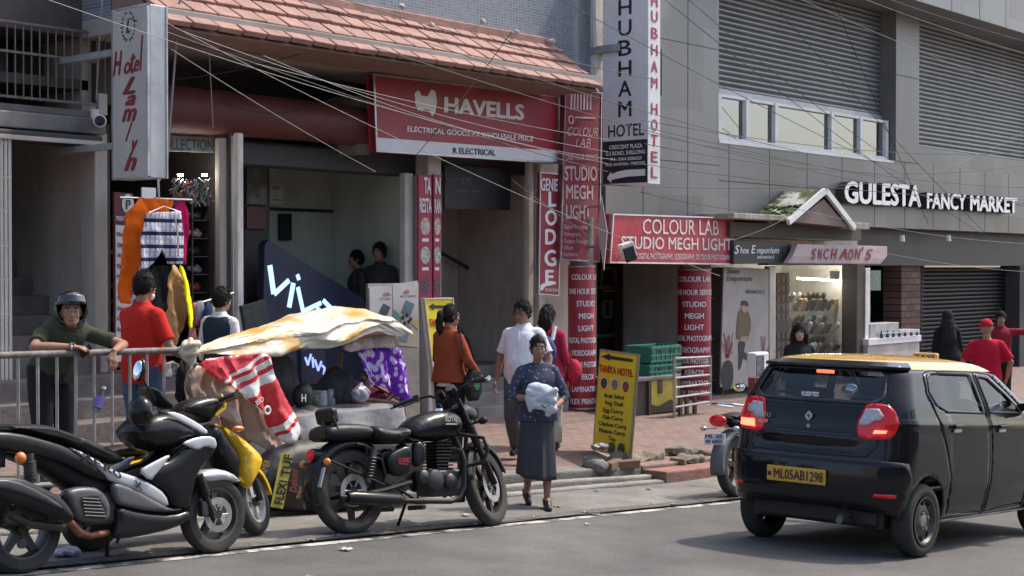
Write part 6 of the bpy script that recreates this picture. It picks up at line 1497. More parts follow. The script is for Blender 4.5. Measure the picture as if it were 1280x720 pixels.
mb = MB(); mb.tube([(.88, -.35, 1.02), (.98, -.1, 1.04), (.98, .1, 1.04), (.88, .35, 1.02)], .014, 8); h = mb.build("handlebar", m_bkm, bk2, smooth=True)
mb = MB(); mb.tube([(.95, .22, 1.02), (.92, .36, 1.08), (.90, .40, 1.09)], .007, 6); mb.ell((.90, .44, 1.09), (.03, .085, .05)); mi = mb.build("wing_mirror", m_bkm, h, smooth=True)
mb = MB(); mb.ell((.875, .44, 1.09), (.012, .075, .042)); mb.build("mirror_glass", m_mirror, bk2, smooth=True)
mb = MB(); mb.ell((1.12, 0, .88), (.10, .1, .12)); mb.build("headlight", m_bk, bk2, smooth=True)
mb = MB(); mb.obox((.65, 0, .42), (.35, .2, .3)); mb.obox((.35, 0, .34), (.7, .1, .05)); mb.build("engine", m_bal, bk2, bevel=.04)
mb = MB(); mb.tube([(.7, -.15, .22), (.3, -.17, .24), (-.25, -.18, .32)], [.02, .04, .045], 12); mb.build("exhaust", m_chrome, bk2, smooth=True)
# ================================================================== people
m_hair = M("hair_black", (.010, .008, .008), .75, var=.3, scale=40, spec=.25)
m_eye = M("eye_white", (.6, .57, .54), .3, var=0); m_iris = M("eye_dark", (.012, .008, .006), .2, var=0); m_lip = M("lips", (.22, .085, .07), .5, var=0)
def skin(name, c): return M(name, c, .55, var=.08, scale=14, spec=.35)
m_sk1, m_sk2, m_sk3 = skin("skin_tan", (.34, .185, .115)), skin("skin_brown", (.30, .155, .10)), skin("skin_light", (.48, .29, .20))
def fabric(name, c, var=.12, scale=9, bump=.25): return M(name, c, .9, var=var, scale=scale, bump=bump, bscale=22, spec=.2)
TMP = bpy.data.scenes.new("tmp")
def remesh(mb, vox, smooth=2, disp=0.0, dscale=7.0, seed=0):
 me = bpy.data.meshes.new("tmp"); me.from_pydata(mb.v, [], mb.f)
 bm = bmesh.new(); bm.from_mesh(me); bmesh.ops.recalc_face_normals(bm, faces=bm.faces); bm.to_mesh(me); bm.free()
 o = bpy.data.objects.new("tmp", me); TMP.collection.objects.link(o)
 q = o.modifiers.new("r", 'REMESH'); q.mode = 'VOXEL'; q.voxel_size = vox
 if smooth: q = o.modifiers.new("s", 'SMOOTH'); q.iterations = smooth; q.factor = .5
 TMP.view_layers[0].update(); dg = TMP.view_layers[0].depsgraph
 out = bpy.data.meshes.new_from_object(o.evaluated_get(dg))
 bpy.data.objects.remove(o); bpy.data.meshes.remove(me)
 if disp:
  n = len(out.vertices); co = [0.0] * 3 * n; no = [0.0] * 3 * n
  out.vertices.foreach_get("co", co); out.vertex_normals.foreach_get("vector", no)
  for i in range(0, 3 * n, 3):
   x, y, z = co[i:i + 3]; k = disp * (noise.noise((x * dscale + seed, y * dscale, z * dscale * .55)) + .5 * noise.noise((x * dscale * 2.3, y * dscale * 2.3 + seed, z * dscale * 1.6)))
   co[i] += no[i] * k; co[i + 1] += no[i + 1] * k; co[i + 2] += no[i + 2] * k
  out.vertices.foreach_set("co", co)
 return out
def put(name, me, mat, parent):
 me.name = name; me.materials.clear(); me.materials.append(mat)
 me.polygons.foreach_set("use_smooth", [True] * len(me.polygons))
 return link(name, me, parent)
def eloft(mb, rows, n=26):                # rows of (z, rx, ry, x0)
 mb.ring_loft([[(x0 + rx * math.cos(t), ry * math.sin(t), z) for t in [2 * math.pi * k / n for k in range(n)]] for z, rx, ry, x0 in rows]); return mb
class Person:
 def __init__(s, label, pos, heading, H=1.65, sk=None, vox=.0095, pose=None, lean=0.0, head=(0, 0), group=None, female=False, girth=1.0, belly=0.0, zoff=None, pelvis_x=0.0):
  s.k = H / 1.7; s.sk = sk or m_sk1; s.vox = vox; s.f = female; s.g = girth; s.b = belly
  z = zground(*pos) if zoff is None else zoff
  s.t = thing("person", label, "person", (pos[0], pos[1], z), R(heading), group); s.t.scale = (s.k,) * 3
  s.rnd = random.Random(len(label))
  w = .150 if female else .168
  J = dict(pel=Vector((0, 0, .93)), hipL=Vector((0, .09, .90)), hipR=Vector((0, -.09, .90)), knL=Vector((.02, .095, .48)), knR=Vector((.02, -.095, .48)), anL=Vector((-.02, .10, .085)), anR=Vector((-.02, -.10, .085)), toeL=None, toeR=None)
  s.Tm = Matrix.Translation((pelvis_x, 0, .93)) @ Matrix.Rotation(R(lean), 4, 'Y') @ Matrix.Translation((0, 0, -.93))
  U = dict(neck=Vector((-.01, 0, 1.42)), shL=Vector((-.01, w, 1.36)), shR=Vector((-.01, -w, 1.36)), elL=Vector((-.02, w + .06, 1.09)), elR=Vector((-.02, -w - .06, 1.09)), wrL=Vector((.06, w + .065, .85)), wrR=Vector((.06, -w - .065, .85)), head=Vector((.025, 0, 1.575)))
  for k_, v in U.items(): J[k_] = s.Tm @ v
  for k_ in ('pel', 'hipL', 'hipR'): J[k_] = J[k_] + Vector((pelvis_x, 0, 0))
  for k_, v in (pose or {}).items(): J[k_] = Vector(v)
  s.J = J
  s.Hm = Matrix.Rotation(R(head[0]), 3, 'Z') @ Matrix.Rotation(R(head[1]), 3, 'Y')
  s.hands = {}
 def hp(s, x, y, z): return s.J['head'] + s.Hm @ Vector((x, y, z))
 def torso(s, off, z0, z1):
  g, b = s.g, s.b
  rows = [(.80, .115, .165, 0), (.88, .122 * g, .178, 0), (.95, .118 * g + b * .7, .172 * g, b * .3), (1.05, .108 * g + b, .155 * g, b * .4), (1.15, .110 * g + b * .6, .160 * g, b * .3), (1.26, .118 * g, .172, .005), (1.33, .110, .170, 0), (1.385, .086, .135, -.008), (1.425, .06, .085, -.01), (1.455, .050, .058, -.01)]
  if s.f: rows = [(.80, .115, .165, 0), (.88, .122 * g, .172, 0), (.95, .112 * g, .160, 0), (1.05, .098 * g, .135 * g, 0), (1.15, .104 * g, .140 * g, .01), (1.26, .120 * g, .150, .02), (1.33, .104, .150, .005), (1.385, .078, .118, -.008), (1.425, .053, .075, -.01), (1.455, .048, .056, -.01)]
  tab = [(r[0],) + r[1:] for r in rows]; zz = [z0 + (z1 - z0) * k / 16 for k in range(17)]
  rr = []
  for z in zz: a, b2, c = hermite(tab, z); rr.append((z, a + off, b2 + off, c))
  return rr
 def leg(s, mb, S, off, zcut=None, flare=0.0):
  J = s.J; a, b2, c = J['hip' + S], J['kn' + S], J['an' + S]; gl = 1 + (s.g - 1) * .5
  r = [.088 * gl + off, .060 * gl + off, .062 * gl + off * .9, .042 + off + flare]
  mid = b2.lerp(c, .25)
  end = c if zcut is None else c.lerp(b2, max(0, (zcut - c.z) / max(1e-3, b2.z - c.z)))
  mb.tube([a + Vector((0, 0, .05)), a.lerp(b2, .45), b2, mid, end], [r[0], (r[0] + r[1]) / 2 + .006, r[1], r[2], r[3]], 16)
 def hand(s, mb, S):
  J = s.J; e, w = J['el' + S], J['wr' + S]; sg = 1 if S == 'L' else -1
  h = s.hands.get(S, {}); d = Vector(h.get('dir', (w - e))).normalized()
  pn = Vector(h.get('palm', (0, -sg, 0)))              # the way the palm looks
  pn = (pn - d * pn.dot(d)).normalized(); u = d.cross(pn).normalized()   # across the knuckles
  th = u if u.dot(Vector((1, 0, .3))) > 0 else -u
  if 'thumb' in h: th = u if u.dot(Vector(h['thumb'])) > 0 else -u
  curl = h.get('curl', .45)
  kn = w + d * .085
  for q in (-.028, -.010, .010, .028): mb.cap(w + u * q * .5, kn + th * q, .014, .0115, 8)
  mb.cap(w, kn, .020, .017, 10, (1, 1))
  for q, L in ((.030, .070), (.010, .080), (-.010, .074), (-.029, .058)):
   b0 = kn + th * q; a1 = curl * .7; a2 = curl * 1.6
   d1 = d * math.cos(a1) + pn * math.sin(a1); d2 = d * math.cos(a2) + pn * math.sin(a2)
   b1 = b0 + d1 * L * .5; mb.cap(b0 - d * .015, b1, .0098, .009, 8); mb.cap(b1, b1 + d2 * L * .5, .009, .0072, 8)
  t0 = w + d * .03 + th * .024; d1 = (d * .75 + th * .6 + pn * .35).normalized(); t1 = t0 + d1 * .04; mb.cap(t0, t1, .012, .010, 8); mb.cap(t1, t1 + (d * .9 + pn * .4).normalized() * .028, .010, .0078, 8)
 def body(s, feet=True):
  J = s.J; mb = MB()
  t = MB(s.Tm); eloft(t, s.torso(-.012, .82, 1.455)); mb.add(t.v, t.f)
  mb.cap(J['neck'] - Vector((0, 0, .05)), J['head'] + s.Hm @ Vector((-.02, 0, -.06)), .056 if not s.f else .047, .052 if not s.f else .044, 14)
  H = s.hp
  def E(c, r): mb.ell(H(*c), r, s.Hm, 18, 12)
  E((-.008, 0, .018), (.096, .074, .104)); E((.020, 0, -.045), (.068, .058, .070)); E((.050, 0, -.085), (.033, .036, .024))
  E((.062, 0, .028), (.028, .055, .018)); E((.055, .034, -.025), (.028, .024, .024)); E((.055, -.034, -.025), (.028, .024, .024))
  mb.cap(H(.086, 0, .008), H(.101, 0, -.030), .009, .013, 8); E((.090, .012, -.033), (.010, .009, .008)); E((.090, -.012, -.033), (.010, .009, .008))
  E((.080, 0, -.060), (.012, .024, .010)); E((.078, 0, -.072), (.012, .020, .007))
  for q in (-1, 1): E((-.010, q * .077, -.005), (.018, .010, .030))
  for S in 'LR':
   mb.cap(J['sh' + S], J['el' + S], .046 if not s.f else .039, .038 if not s.f else .033, 14); mb.cap(J['el' + S], J['wr' + S].lerp(J['el' + S], .55), .038 if not s.f else .033, .038 if not s.f else .031, 14)
   mb.cap(J['wr' + S].lerp(J['el' + S], .55), J['wr' + S], .037 if not s.f else .031, .024 if not s.f else .021, 14); s.hand(mb, S); s.leg(mb, S, -.012)
   if feet:
    a = J['an' + S]; to = J['toe' + S] or (a + Vector((.155, 0, -.055))); J['toe' + S] = to
    mb.cap(a, a.lerp(to, .5) - Vector((0, 0, .008)), .036, .036, 10); mb.cap(a - Vector((.035, 0, .045)), to, .032, .026, 10, (1.2, .85))
  s.bo = put("body", remesh(mb, s.vox, 2), s.sk, s.t)
  for q in (-1, 1):
   e = MB(); e.ell(H(.079, q * .031, .006), (.010, .014, .0085), s.Hm, 10, 8); eo = e.build("eye", m_eye, s.bo, smooth=True)
   e = MB(); e.ell(H(.086, q * .031, .006), (.0055, .0075, .0078), s.Hm, 10, 8); e.build("iris", m_iris, s.bo, smooth=True)
   e = MB(); e.tube([H(.084, q * .014, .027), H(.085, q * .032, .032), H(.073, q * .052, .026)], [.0045, .005, .003], 6); e.build("eyebrow", m_hair, s.bo, smooth=True)
  e = MB(); e.ell(H(.0855, 0, -.066), (.0085, .023, .0075), s.Hm, 12, 8); e.build("lips", m_lip, s.bo, smooth=True)
  return s
 def top(s, name, mat, z0=.84, sleeve=.5, off=.016, disp=.006, collar=True, loose=0.0):
  J = s.J; mb = MB(); t = MB(s.Tm); r = s.torso(off, z0, 1.43)
  if loose: r = [(z, a + loose * max(0, (1.2 - z)), b2 + loose * max(0, (1.2 - z)), c) for z, a, b2, c in r]
  eloft(t, r); mb.add(t.v, t.f)
  for S in 'LR':
   a, b2, c = J['sh' + S], J['el' + S], J['wr' + S]
   r0 = (.046 if not s.f else .040) + off * .8
   ctr = s.Tm @ Vector((0, (.085 if S == 'L' else -.085), 1.362)); mb.cap(ctr, a, .056 + off * .5, r0 - .004, 14)
   if sleeve <= 1: e = a.lerp(b2, sleeve); mb.tube([a, a.lerp(e, .5), e], [r0 + .004, r0 + .002, r0 + .004], 16)
   else: e = b2.lerp(c, sleeve - 1); mb.tube([a, a.lerp(b2, .5), b2, e], [r0 + .004, r0, r0 - .004, r0 - .012], 16)
  if collar: t = MB(s.Tm); eloft(t, [(1.41, .070 + off * .5, .090, -.01), (1.465, .060 + off * .4, .068 + off * .3, -.014)]); mb.add(t.v, t.f)
  s.top_o = put(name, remesh(mb, max(s.vox, .0095), 2, disp, 8, s.rnd.random() * 9), mat, s.t); return s
 def trousers(s, mat, name="trousers", zcut=.07, off=.020, flare=.012, disp=.006):
  mb = MB(); t = MB(s.Tm if False else Matrix.Translation((s.J['pel'].x, 0, 0))); eloft(t, s.torso(.010, .80, .97)); mb.add(t.v, t.f)
  for S in 'LR': s.leg(mb, S, off, s.J['an' + S].z + zcut - .085 if zcut < .09 else zcut, flare)
  s.tr = put(name, remesh(mb, max(s.vox, .0095), 2, disp, 9, s.rnd.random() * 9), mat, s.t); return s
 def shoes(s, mat, name="shoe", sole=None):
  for S in 'LR':
   a = s.J['an' + S]; to = s.J['toe' + S] or (a + Vector((.155, 0, -.055))); mb = MB(); hd = (to - a); hd.z = 0; hd.normalize()
   mb.cap(a - hd * .05 - Vector((0, 0, .040)), to + Vector((0, 0, .002)), .044, .034, 12, (1.05, .95)); mb.cap(a - hd * .03 - Vector((0, 0, .01)), a.lerp(to, .5), .046, .036, 12)
   put(name, remesh(mb, .0095, 2), mat, s.t)
  return s
 def hair(s, style="short", mat=None):
  mat = mat or m_hair; mb = MB(); n, m = 30, 20; c0 = Vector((-.014, 0, .022)); rad = (.102, .083, .114) if style != "tied" else (.098, .079, .108)
  V, Fc = [], []
  for j in range(m + 1):
   t = -math.pi / 2 + math.pi * j / m
   for i in range(n):
    a = 2 * math.pi * i / n; d = Vector((math.cos(t) * math.cos(a), math.cos(t) * math.sin(a), math.sin(t))); k = 1 + .035 * noise.noise(d * 6 + Vector((s.rnd.random() * .2, 3, 1)))
    V.append(c0 + Vector((d.x * rad[0], d.y * rad[1], d.z * rad[2])) * k)
  lim = {"short": (-.030, 1.05), "long": (-.13, 1.9), "tied": (-.055, 1.35)}[style]
  for j in range(m):
   for i in range(n):
    f = (j * n + i, j * n + (i + 1) % n, (j + 1) * n + (i + 1) % n, (j + 1) * n + i); c = sum((V[q] for q in f), Vector()) / 4
    if c.z > lim[0] + lim[1] * max(c.x, -.04) + (.9 * max(0, abs(c.y) - .06) * -1 if style == "short" else 0): Fc.append(f)
  mb.add([s.J['head'] + s.Hm @ v for v in V], Fc);
  rn = s.rnd; cs = [sum((V[q] for q in f), Vector()) / 4 for f in Fc]
  for _ in range(420 if style != "tied" else 160):
   c = rn.choice(cs) + Vector((rn.uniform(-1, 1), rn.uniform(-1, 1), rn.uniform(-1, 1))) * .008; nr = (c - c0).normalized(); g = Vector((rn.uniform(-.35, .2), rn.uniform(-.3, .3), rn.uniform(-1.1, .1) if style != "short" else rn.uniform(-.9, .5)))
   g = (g - nr * g.dot(nr)).normalized(); L = rn.uniform(.02, .05); w = nr.cross(g) * rn.uniform(.004, .008); q = [c + nr * .004, c + nr * .008 + g * L * .5, c + nr * rn.uniform(-.003, .006) + g * L]
   mb.add([s.J['head'] + s.Hm @ x for x in (q[0] - w, q[0] + w, q[1] + w, q[1] - w, q[2])], [(0, 1, 2, 3), (3, 2, 4)])
  o = mb.build("hair", mat, s.t, smooth=True); return s
 def tail(s, pts, rs):                  # ponytail or loose hair: points in head space
  mb = MB()
  for a, b2, r0, r1 in zip(pts[:-1], pts[1:], rs[:-1], rs[1:]): mb.cap(s.hp(*a), s.hp(*b2), r0, r1, 14)
  put("hair_length", remesh(mb, .0095, 2, .012, 26, 3), m_hair, s.t); return s
 def glasses(s):
  mb = MB()
  for q in (-1, 1): mb.torus(s.hp(.097, q * .033, .004), s.Hm @ Vector((1, 0, 0)), .022, .003, 20, 6); mb.tube([s.hp(.095, q * .055, .008), s.hp(.0, q * .085, .012)], .003, 5)
  mb.tube([s.hp(.099, -.012, .008), s.hp(.099, .012, .008)], .003, 5); mb.build("glasses", m_black, s.t); return s
# --- man in helmet leaning on the fence rail
Y_FENCE = 9.55
fx = at(100, 443, Y_FENCE).x
p = Person("man in olive t-shirt and open black helmet leaning on the metal fence rail", (fx + .07, Y_FENCE + .50), -92, 1.66, m_sk2, .008, lean=34, head=(-28, -8), pelvis_x=-.0, pose=dict(
 elR=(.40, -.37, 1.12), wrR=(.53, -.12, 1.115), elL=(.42, .38, 1.11), wrL=(.575, .20, 1.075), head=(.33, -.02, 1.365)))
p.J['neck'] = Vector((.23, 0, 1.24)); p.J['shL'] = Vector((.20, .19, 1.20)); p.J['shR'] = Vector((.20, -.19, 1.20))
p.hands = dict(L=dict(dir=(.35, -.25, -1), palm=(-1, 0, -.2), curl=.35), R=dict(dir=(.2, 1, -.15), palm=(0, 0, -1), curl=.7))
p.body().top("t_shirt", fabric("olive_cotton", (.05, .058, .036)), .86, .72, collar=False).trousers(fabric("black_denim", (.016, .016, .018))).shoes(m_black)
mb = MB(p.t.matrix_basis if False else None)
n, m = 30, 18; V, Fc = [], []
for j in range(m + 1):
 t = -math.pi / 2 + math.pi * j / m
 for i in range(n): a = 2 * math.pi * i / n; V.append(Vector((.150 * math.cos(t) * math.cos(a) - .012, .128 * math.cos(t) * math.sin(a), .140 * math.sin(t) + .035)))
for j in range(m):
 for i in range(n):
  f = (j * n + i, j * n + (i + 1) % n, (j + 1) * n + (i + 1) % n, (j + 1) * n + i); c = sum((V[q] for q in f), Vector()) / 4
  if c.z > -.095 and not (c.x > .025 and c.z < .058): Fc.append(f)
mb.add([p.hp(*v) for v in V], Fc); hm = mb.build("helmet", M("helmet_black", (.008, .008, .009), .12, var=0, coat=1), p.t, smooth=True, solid=.02)
mb = MB(); mb.sheet(lambda u, v: p.hp(-.012 + (.163 - .022 * v) * math.cos((u - .5) * 2.0), (.137 - .018 * v) * math.sin((u - .5) * 2.0), .066 + .066 * v), 16, 5); mb.build("visor", M("visor_smoke", (.012, .012, .014), .05, var=0, coat=1), hm, smooth=True, solid=.004)
mb = MB(); mb.tube([p.hp(.0, .10, -.06), p.hp(.02, .07, -.115), p.hp(.03, 0, -.13), p.hp(.02, -.07, -.115), p.hp(.0, -.10, -.06)], .008, 8); mb.build("chin_strap", m_black, hm)
w = p.J['wrR']; mb = MB(); d = (w - p.J['elR']).normalized(); mb.torus(w - d * .015, d, .030, .008, 20, 6); mb.cyl(w - d * .015 + Vector((.02, 0, .026)), w - d * .015 + Vector((.02, 0, .036)), .018); mb.build("wristwatch", m_chrome, p.t)
M_FENCE_MAN = p
# --- man in red polo shirt
p = Person("man in bright red polo shirt and jeans browsing the hanging clothes", (7.06, 10.05), 8, 1.69, m_sk2, .0095, girth=1.08, belly=.015, head=(4, 14), pose=dict(elR=(.03, -.28, 1.09), wrR=(.25, -.24, 1.00), elL=(.10, .26, 1.10), wrL=(.32, .18, 1.05)))
p.body().top("polo_shirt", fabric("red_cotton", (.50, .022, .015)), .80, .78, off=.02).trousers(fabric("blue_denim", (.065, .10, .17), .3)).shoes(m_black).hair("short")
mb = MB(); mb.ell(p.hp(.055, 0, -.058), (.045, .058, .042), p.Hm, 16, 10); mb.build("face_mask", m_white, p.t, smooth=True)
# --- boy in navy vest
p = Person("young man with dark hair in navy vest over white shirt, behind the knotted tarp", (8.62, 11.05), 12, 1.55, m_sk1, .0105, head=(-8, 4))
p.body().top("shirt", fabric("white_cotton", (.6, .6, .6)), .84, 1.5).trousers(fabric("black_denim", (.016, .016, .018))).shoes(m_black).hair("short")
mb = MB(p.Tm); eloft(mb, p.torso(.030, .86, 1.41)); put("vest", remesh(mb, .011, 2, .006, 8), fabric("navy_cloth", (.02, .035, .05)), p.t)
# --- woman in rust jacket
p = Person("woman in rust orange jacket with long black ponytail and shoulder bag, seen from behind", (10.92, 10.3), -2, 1.58, m_sk1, .0095, female=True, girth=1.1, head=(-12, 2), pose=dict(elR=(.02, -.27, 1.10), wrR=(.20, -.24, .93), elL=(.05, .25, 1.10), wrL=(.24, .2, .98)))
p.body().top("jacket", fabric("rust_wool", (.26, .055, .022)), .86, 1.85, off=.026, disp=.009, loose=.06).trousers(fabric("black_denim", (.016, .016, .018))).shoes(m_black).hair("tied").glasses()
p.tail([(-.09, 0, .035), (-.135, 0, .02), (-.145, 0, -.06), (-.135, .01, -.15), (-.12, .015, -.225)], [.035, .042, .044, .036, .016])
mb = MB(p.Tm); eloft(mb, [(.815, .14, .175, 0), (.88, .14, .18, 0)]); put("shirt_hem", remesh(mb, .011, 2, .004), fabric("white_cotton", (.6, .6, .6)), p.t)
b_ = thing("shoulder_bag", "black cloth bag with green print hanging at the woman in rust jacket", "bag", p.t.location, R(-2)); b_.scale = p.t.scale
mb = MB(); puff(mb, [(-.10, .66), (.12, .66), (.13, 1.0), (-.09, 1.0)], .05, .05, lambda x, z, h: Vector((x + .08, -.27 + h, z)), .04); mb.build("bag", fabric("black_canvas", (.018, .018, .019)), b_, smooth=True)
mb = MB(); mb.tube([(.0, -.26, .98), (-.03, -.235, 1.25), (-.02, -.155, 1.455), (.08, -.20, 1.3), (.15, -.26, .98)], .013, 8, flat=2); mb.build("strap", m_black, b_, smooth=True)
mb = MB(); rnd = random.Random(4)
for k in range(9): a = R(40 * k); mb.add([(.10, -.328, .85), (.10 + .05 * math.cos(a), -.328, .85 + .07 * math.sin(a)), (.10 + .05 * math.cos(a + .35), -.328, .85 + .07 * math.sin(a + .35))], [(0, 1, 2)])
mb.build("printed_leaf", M("print_green", (.03, .30, .10), .6), b_)
# --- man in white shirt
p = Person("heavy man in white collared shirt, glasses and grey trousers walking on the bricks", (11.72, 10.0), 200, 1.69, m_sk2, .0085, girth=1.10, belly=.045, head=(-8, 4), pose=dict(knL=(.16, .11, .50), anL=(.16, .13, .10), knR=(.02, -.12, .48), anR=(-.20, -.14, .14), elR=(-.05, -.27, 1.10), wrR=(.03, -.29, .86), elL=(-.03, .28, 1.10), wrL=(.08, .28, .87)))
p.body().top("shirt", fabric("white_polo", (.70, .69, .70)), .83, .8, off=.020, disp=.008).trousers(fabric("grey_cotton", (.10, .095, .105))).shoes(m_black).hair("short").glasses()
mb = MB(); mb.prism([p.Tm @ Vector(q) for q in ((.125, -.012, 1.40), (.125, .012, 1.40), (.15, .012, 1.26), (.15, -.012, 1.26))], (.012, 0, 0)); mb.build("placket", fabric("white_polo", (.70, .69, .70)), p.t)
# --- woman with bundle
p = Person("woman in dark patterned shirt and long grey skirt carrying a white bundle", (10.07, 8.42), 228, 1.53, m_sk2, .0085, female=True, girth=1.02, head=(2, 2), pose=dict(knL=(.09, .08, .48), anL=(.13, .075, .09), toeL=(.28, .07, .025), knR=(.0, -.08, .47), anR=(-.17, -.085, .14), toeR=(-.03, -.085, .04), elR=(.05, -.28, 1.10), wrR=(.25, -.06, 1.10), elL=(.03, .27, 1.09), wrL=(.24, .12, 1.0)))
p.hands = dict(R=dict(dir=(.3, 1, .1), palm=(-1, .2, 0), curl=.5), L=dict(dir=(.4, -1, 0), palm=(-.3, 0, 1), curl=.5, thumb=(0, 0, 1)))
m_pat = fabric("indigo_print", (.055, .06, .085), .1)
N, L, b = nodes_of(m_pat); tc = N.new("ShaderNodeTexCoord"); vo = N.new("ShaderNodeTexVoronoi"); vo.inputs["Scale"].default_value = 22; L.new(tc.outputs["Object"], vo.inputs["Vector"])
cr = N.new("ShaderNodeMapRange"); cr.inputs[1].default_value = .18; cr.inputs[2].default_value = .26; L.new(vo.outputs["Distance"], cr.inputs[0]); mx = N.new("ShaderNodeMix"); mx.data_type = 'RGBA'; L.new(cr.outputs[0], mx.inputs["Factor"]); mx.inputs[6].default_value = (.22, .22, .27, 1); mx.inputs[7].default_value = (.05, .055, .085, 1); L.new(mx.outputs[2], b.inputs["Base Color"])
p.body().top("shirt", m_pat, .86, 1.35, off=.018, disp=.009, loose=.05, collar=False).hair("tied").shoes(m_black)
p.tail([(-.085, 0, .02), (-.12, 0, .0)], [.04, .045])
mb = MB(); rows = []
for k in range(15):                        # skirt with folds, swinging with the stride
 t = k / 14; z = .98 - .66 * t; rx = .122 + .085 * t; ry = .162 + .035 * t
 rows.append([Vector(((.02 * t + (rx + .014 * t * math.sin(7 * a + 1) + .010 * t * math.sin(13 * a)) * math.cos(a)) , (ry + .014 * t * math.sin(7 * a + 1)) * math.sin(a) - .01 * t, z + .03 * t * math.cos(a + 2.4))) for a in [2 * math.pi * q / 48 for q in range(48)]])
mb.ring_loft(rows, False); mb.build("skirt", fabric("charcoal_wool", (.055, .055, .062), .15), p.t, smooth=True, solid=.008)
bd = thing("bundle", "white cloth bundle held in the arms of the woman in the long skirt", "bundle", p.t.location, R(228)); bd.scale = p.t.scale
mb = MB(); mb.ell((.23, .02, 1.13), (.075, .15, .10)); mb.ell((.24, -.06, 1.20), (.06, .08, .05)); mb.cap((.27, -.13, 1.17), (.29, .12, 1.08), .035, .03); mb.cap((.28, -.10, 1.08), (.28, .13, 1.18), .03, .035); mb.cap((.27, -.09, 1.04), (.27, .11, 1.0), .04, .045); mb.cap((.27, -.14, 1.12), (.27, -.11, .98), .03, .02); mb.cap((.25, .1, 1.0), (.25, .06, .95), .04, .03)
put("cloth", remesh(mb, .010, 9, .016, 6), fabric("bundle_white", (.50, .53, .56), .1, bump=.5), bd)
# --- woman with backpack
p = Person("woman with loose black hair and red top behind the man in white shirt", (12.85, 10.6), 28, 1.62, m_sk1, .0105, female=True, head=(-14, 0))
p.body().top("tunic", fabric("crimson_cotton", (.34, .02, .05)), .70, 1.4, off=.022, loose=.12).trousers(fabric("cream_cotton", (.5, .46, .40))).shoes(m_black).hair("long")
p.tail([(-.06, 0, .03), (-.085, 0, -.06), (-.075, .01, -.15), (-.07, .0, -.21)], [.08, .088, .075, .03])
b_ = thing("backpack", "blue cloth backpack on the woman behind the man in white shirt", "backpack", p.t.location, R(28)); b_.scale = p.t.scale
mb = MB(); mb.ell((-.20, 0, 1.16), (.09, .15, .20)); put("pack", remesh(mb, .012, 2, .012, 9), fabric("blue_canvas", (.05, .085, .20), .3), b_)
for q in (-1, 1): mb = MB(); mb.tube([(-.17, q * .09, 1.30), (-.08, q * .105, 1.455), (.10, q * .11, 1.36), (.12, q * .12, 1.20), (-.02, q * .17, 1.02)], .014, 8, flat=1.8); mb.build("strap", m_white, b_, smooth=True)
b_ = thing("shopping_bag", "red cloth bag carried at the hip of the woman with the backpack", "bag", (12.85, 10.6, zground(12.85, 10.6)), R(28))
mb = MB(); mb.ell((.04, -.30, .86), (.09, .09, .16)); mb.tube([(.0, -.28, .95), (.05, -.24, 1.1)], .012); put("bag", remesh(mb, .012, 2, .012, 9), fabric("bag_red", (.45, .03, .05)), b_)
# --- girl beyond the taxi
p = Person("young woman with shoulder length dark hair and fringe before the shoe window", (16.35, 9.4), 212, 1.54, m_sk3, .0105, female=True, head=(-2, 0))
p.body().top("top", fabric("black_knit", (.02, .02, .022)), .84, 1.8).trousers(fabric("black_denim", (.016, .016, .018))).shoes(m_black).hair("long")
p.tail([(-.05, .05, .06), (-.04, .085, -.04), (-.02, .095, -.14)], [.05, .045, .03]); p.tail([(-.05, -.05, .06), (-.04, -.085, -.04), (-.02, -.095, -.14)], [.05, .045, .03]); p.tail([(-.07, 0, .04), (-.08, 0, -.08), (-.07, 0, -.16)], [.08, .08, .06])
# --- man in cap
p = Person("man in red t-shirt and red cap with his back turned, beyond the taxi", (19.8, 8.45), 30, 1.74, m_sk1, .0105, girth=1.05, pose=dict(elL=(.05, .30, 1.12), wrL=(.12, .25, .9), elR=(.02, -.32, 1.12), wrR=(.1, -.28, .9)))
m_redt = fabric("red_tshirt", (.45, .012, .03)); p.body().top("t_shirt", m_redt, .82, .85, off=.024, collar=False).trousers(fabric("grey_cotton", (.10, .095, .105))).shoes(m_black)
mb = MB(); n, m = 24, 12
mb.sheet(lambda u, v: p.hp(-.014 + .108 * math.cos(v * 1.5) * math.cos(u * 6.2832), .090 * math.cos(v * 1.5) * math.sin(u * 6.2832), .035 + .10 * math.sin(v * 1.5)), 24, 10); mb.sheet(lambda u, v: p.hp(.07 + .10 * v * math.cos((u - .5) * 1.6), .085 * math.sin((u - .5) * 2.4), .045 - .02 * v), 10, 4); mb.build("cap", m_redt, p.t, smooth=True, solid=.005)
# --- man with raised arm
p = Person("man in maroon long sleeves reaching one arm out towards the dark shutter pier", (23.4, 9.75), 205, 1.62, m_sk1, .011, head=(10, 0), pose=dict(elL=(.02, .45, 1.36), wrL=(.06, .68, 1.52)))
p.hands = dict(L=dict(dir=(0, .3, 1), palm=(0, 1, 0), curl=.1))
p.body().top("shirt", fabric("maroon_knit", (.25, .02, .035)), .84, 1.9).trousers(fabric("black_denim", (.016, .016, .018))).shoes(m_black).hair("short")
# --- hooded person
p = Person("person in black hooded coat facing the dark shutter beside the capped man", (22.6, 10.3), 40, 1.58, m_sk1, .011, female=True, girth=1.15)
p.body().top("coat", fabric("black_coat", (.012, .012, .014)), .50, 1.9, off=.03, loose=.2).trousers(fabric("black_denim", (.016, .016, .018))).shoes(m_black)
mb = MB(); mb.ell(p.hp(-.03, 0, .02), (.115, .105, .135)); mb.cap(p.hp(-.03, 0, -.03), p.hp(-.05, 0, -.17), .10, .15); mb.cap(p.hp(-.06, 0, -.1), p.hp(-.09, 0, -.35), .12, .15); put("hood", remesh(mb, .012, 3, .008), fabric("black_hood", (.02, .02, .023)), p.t)
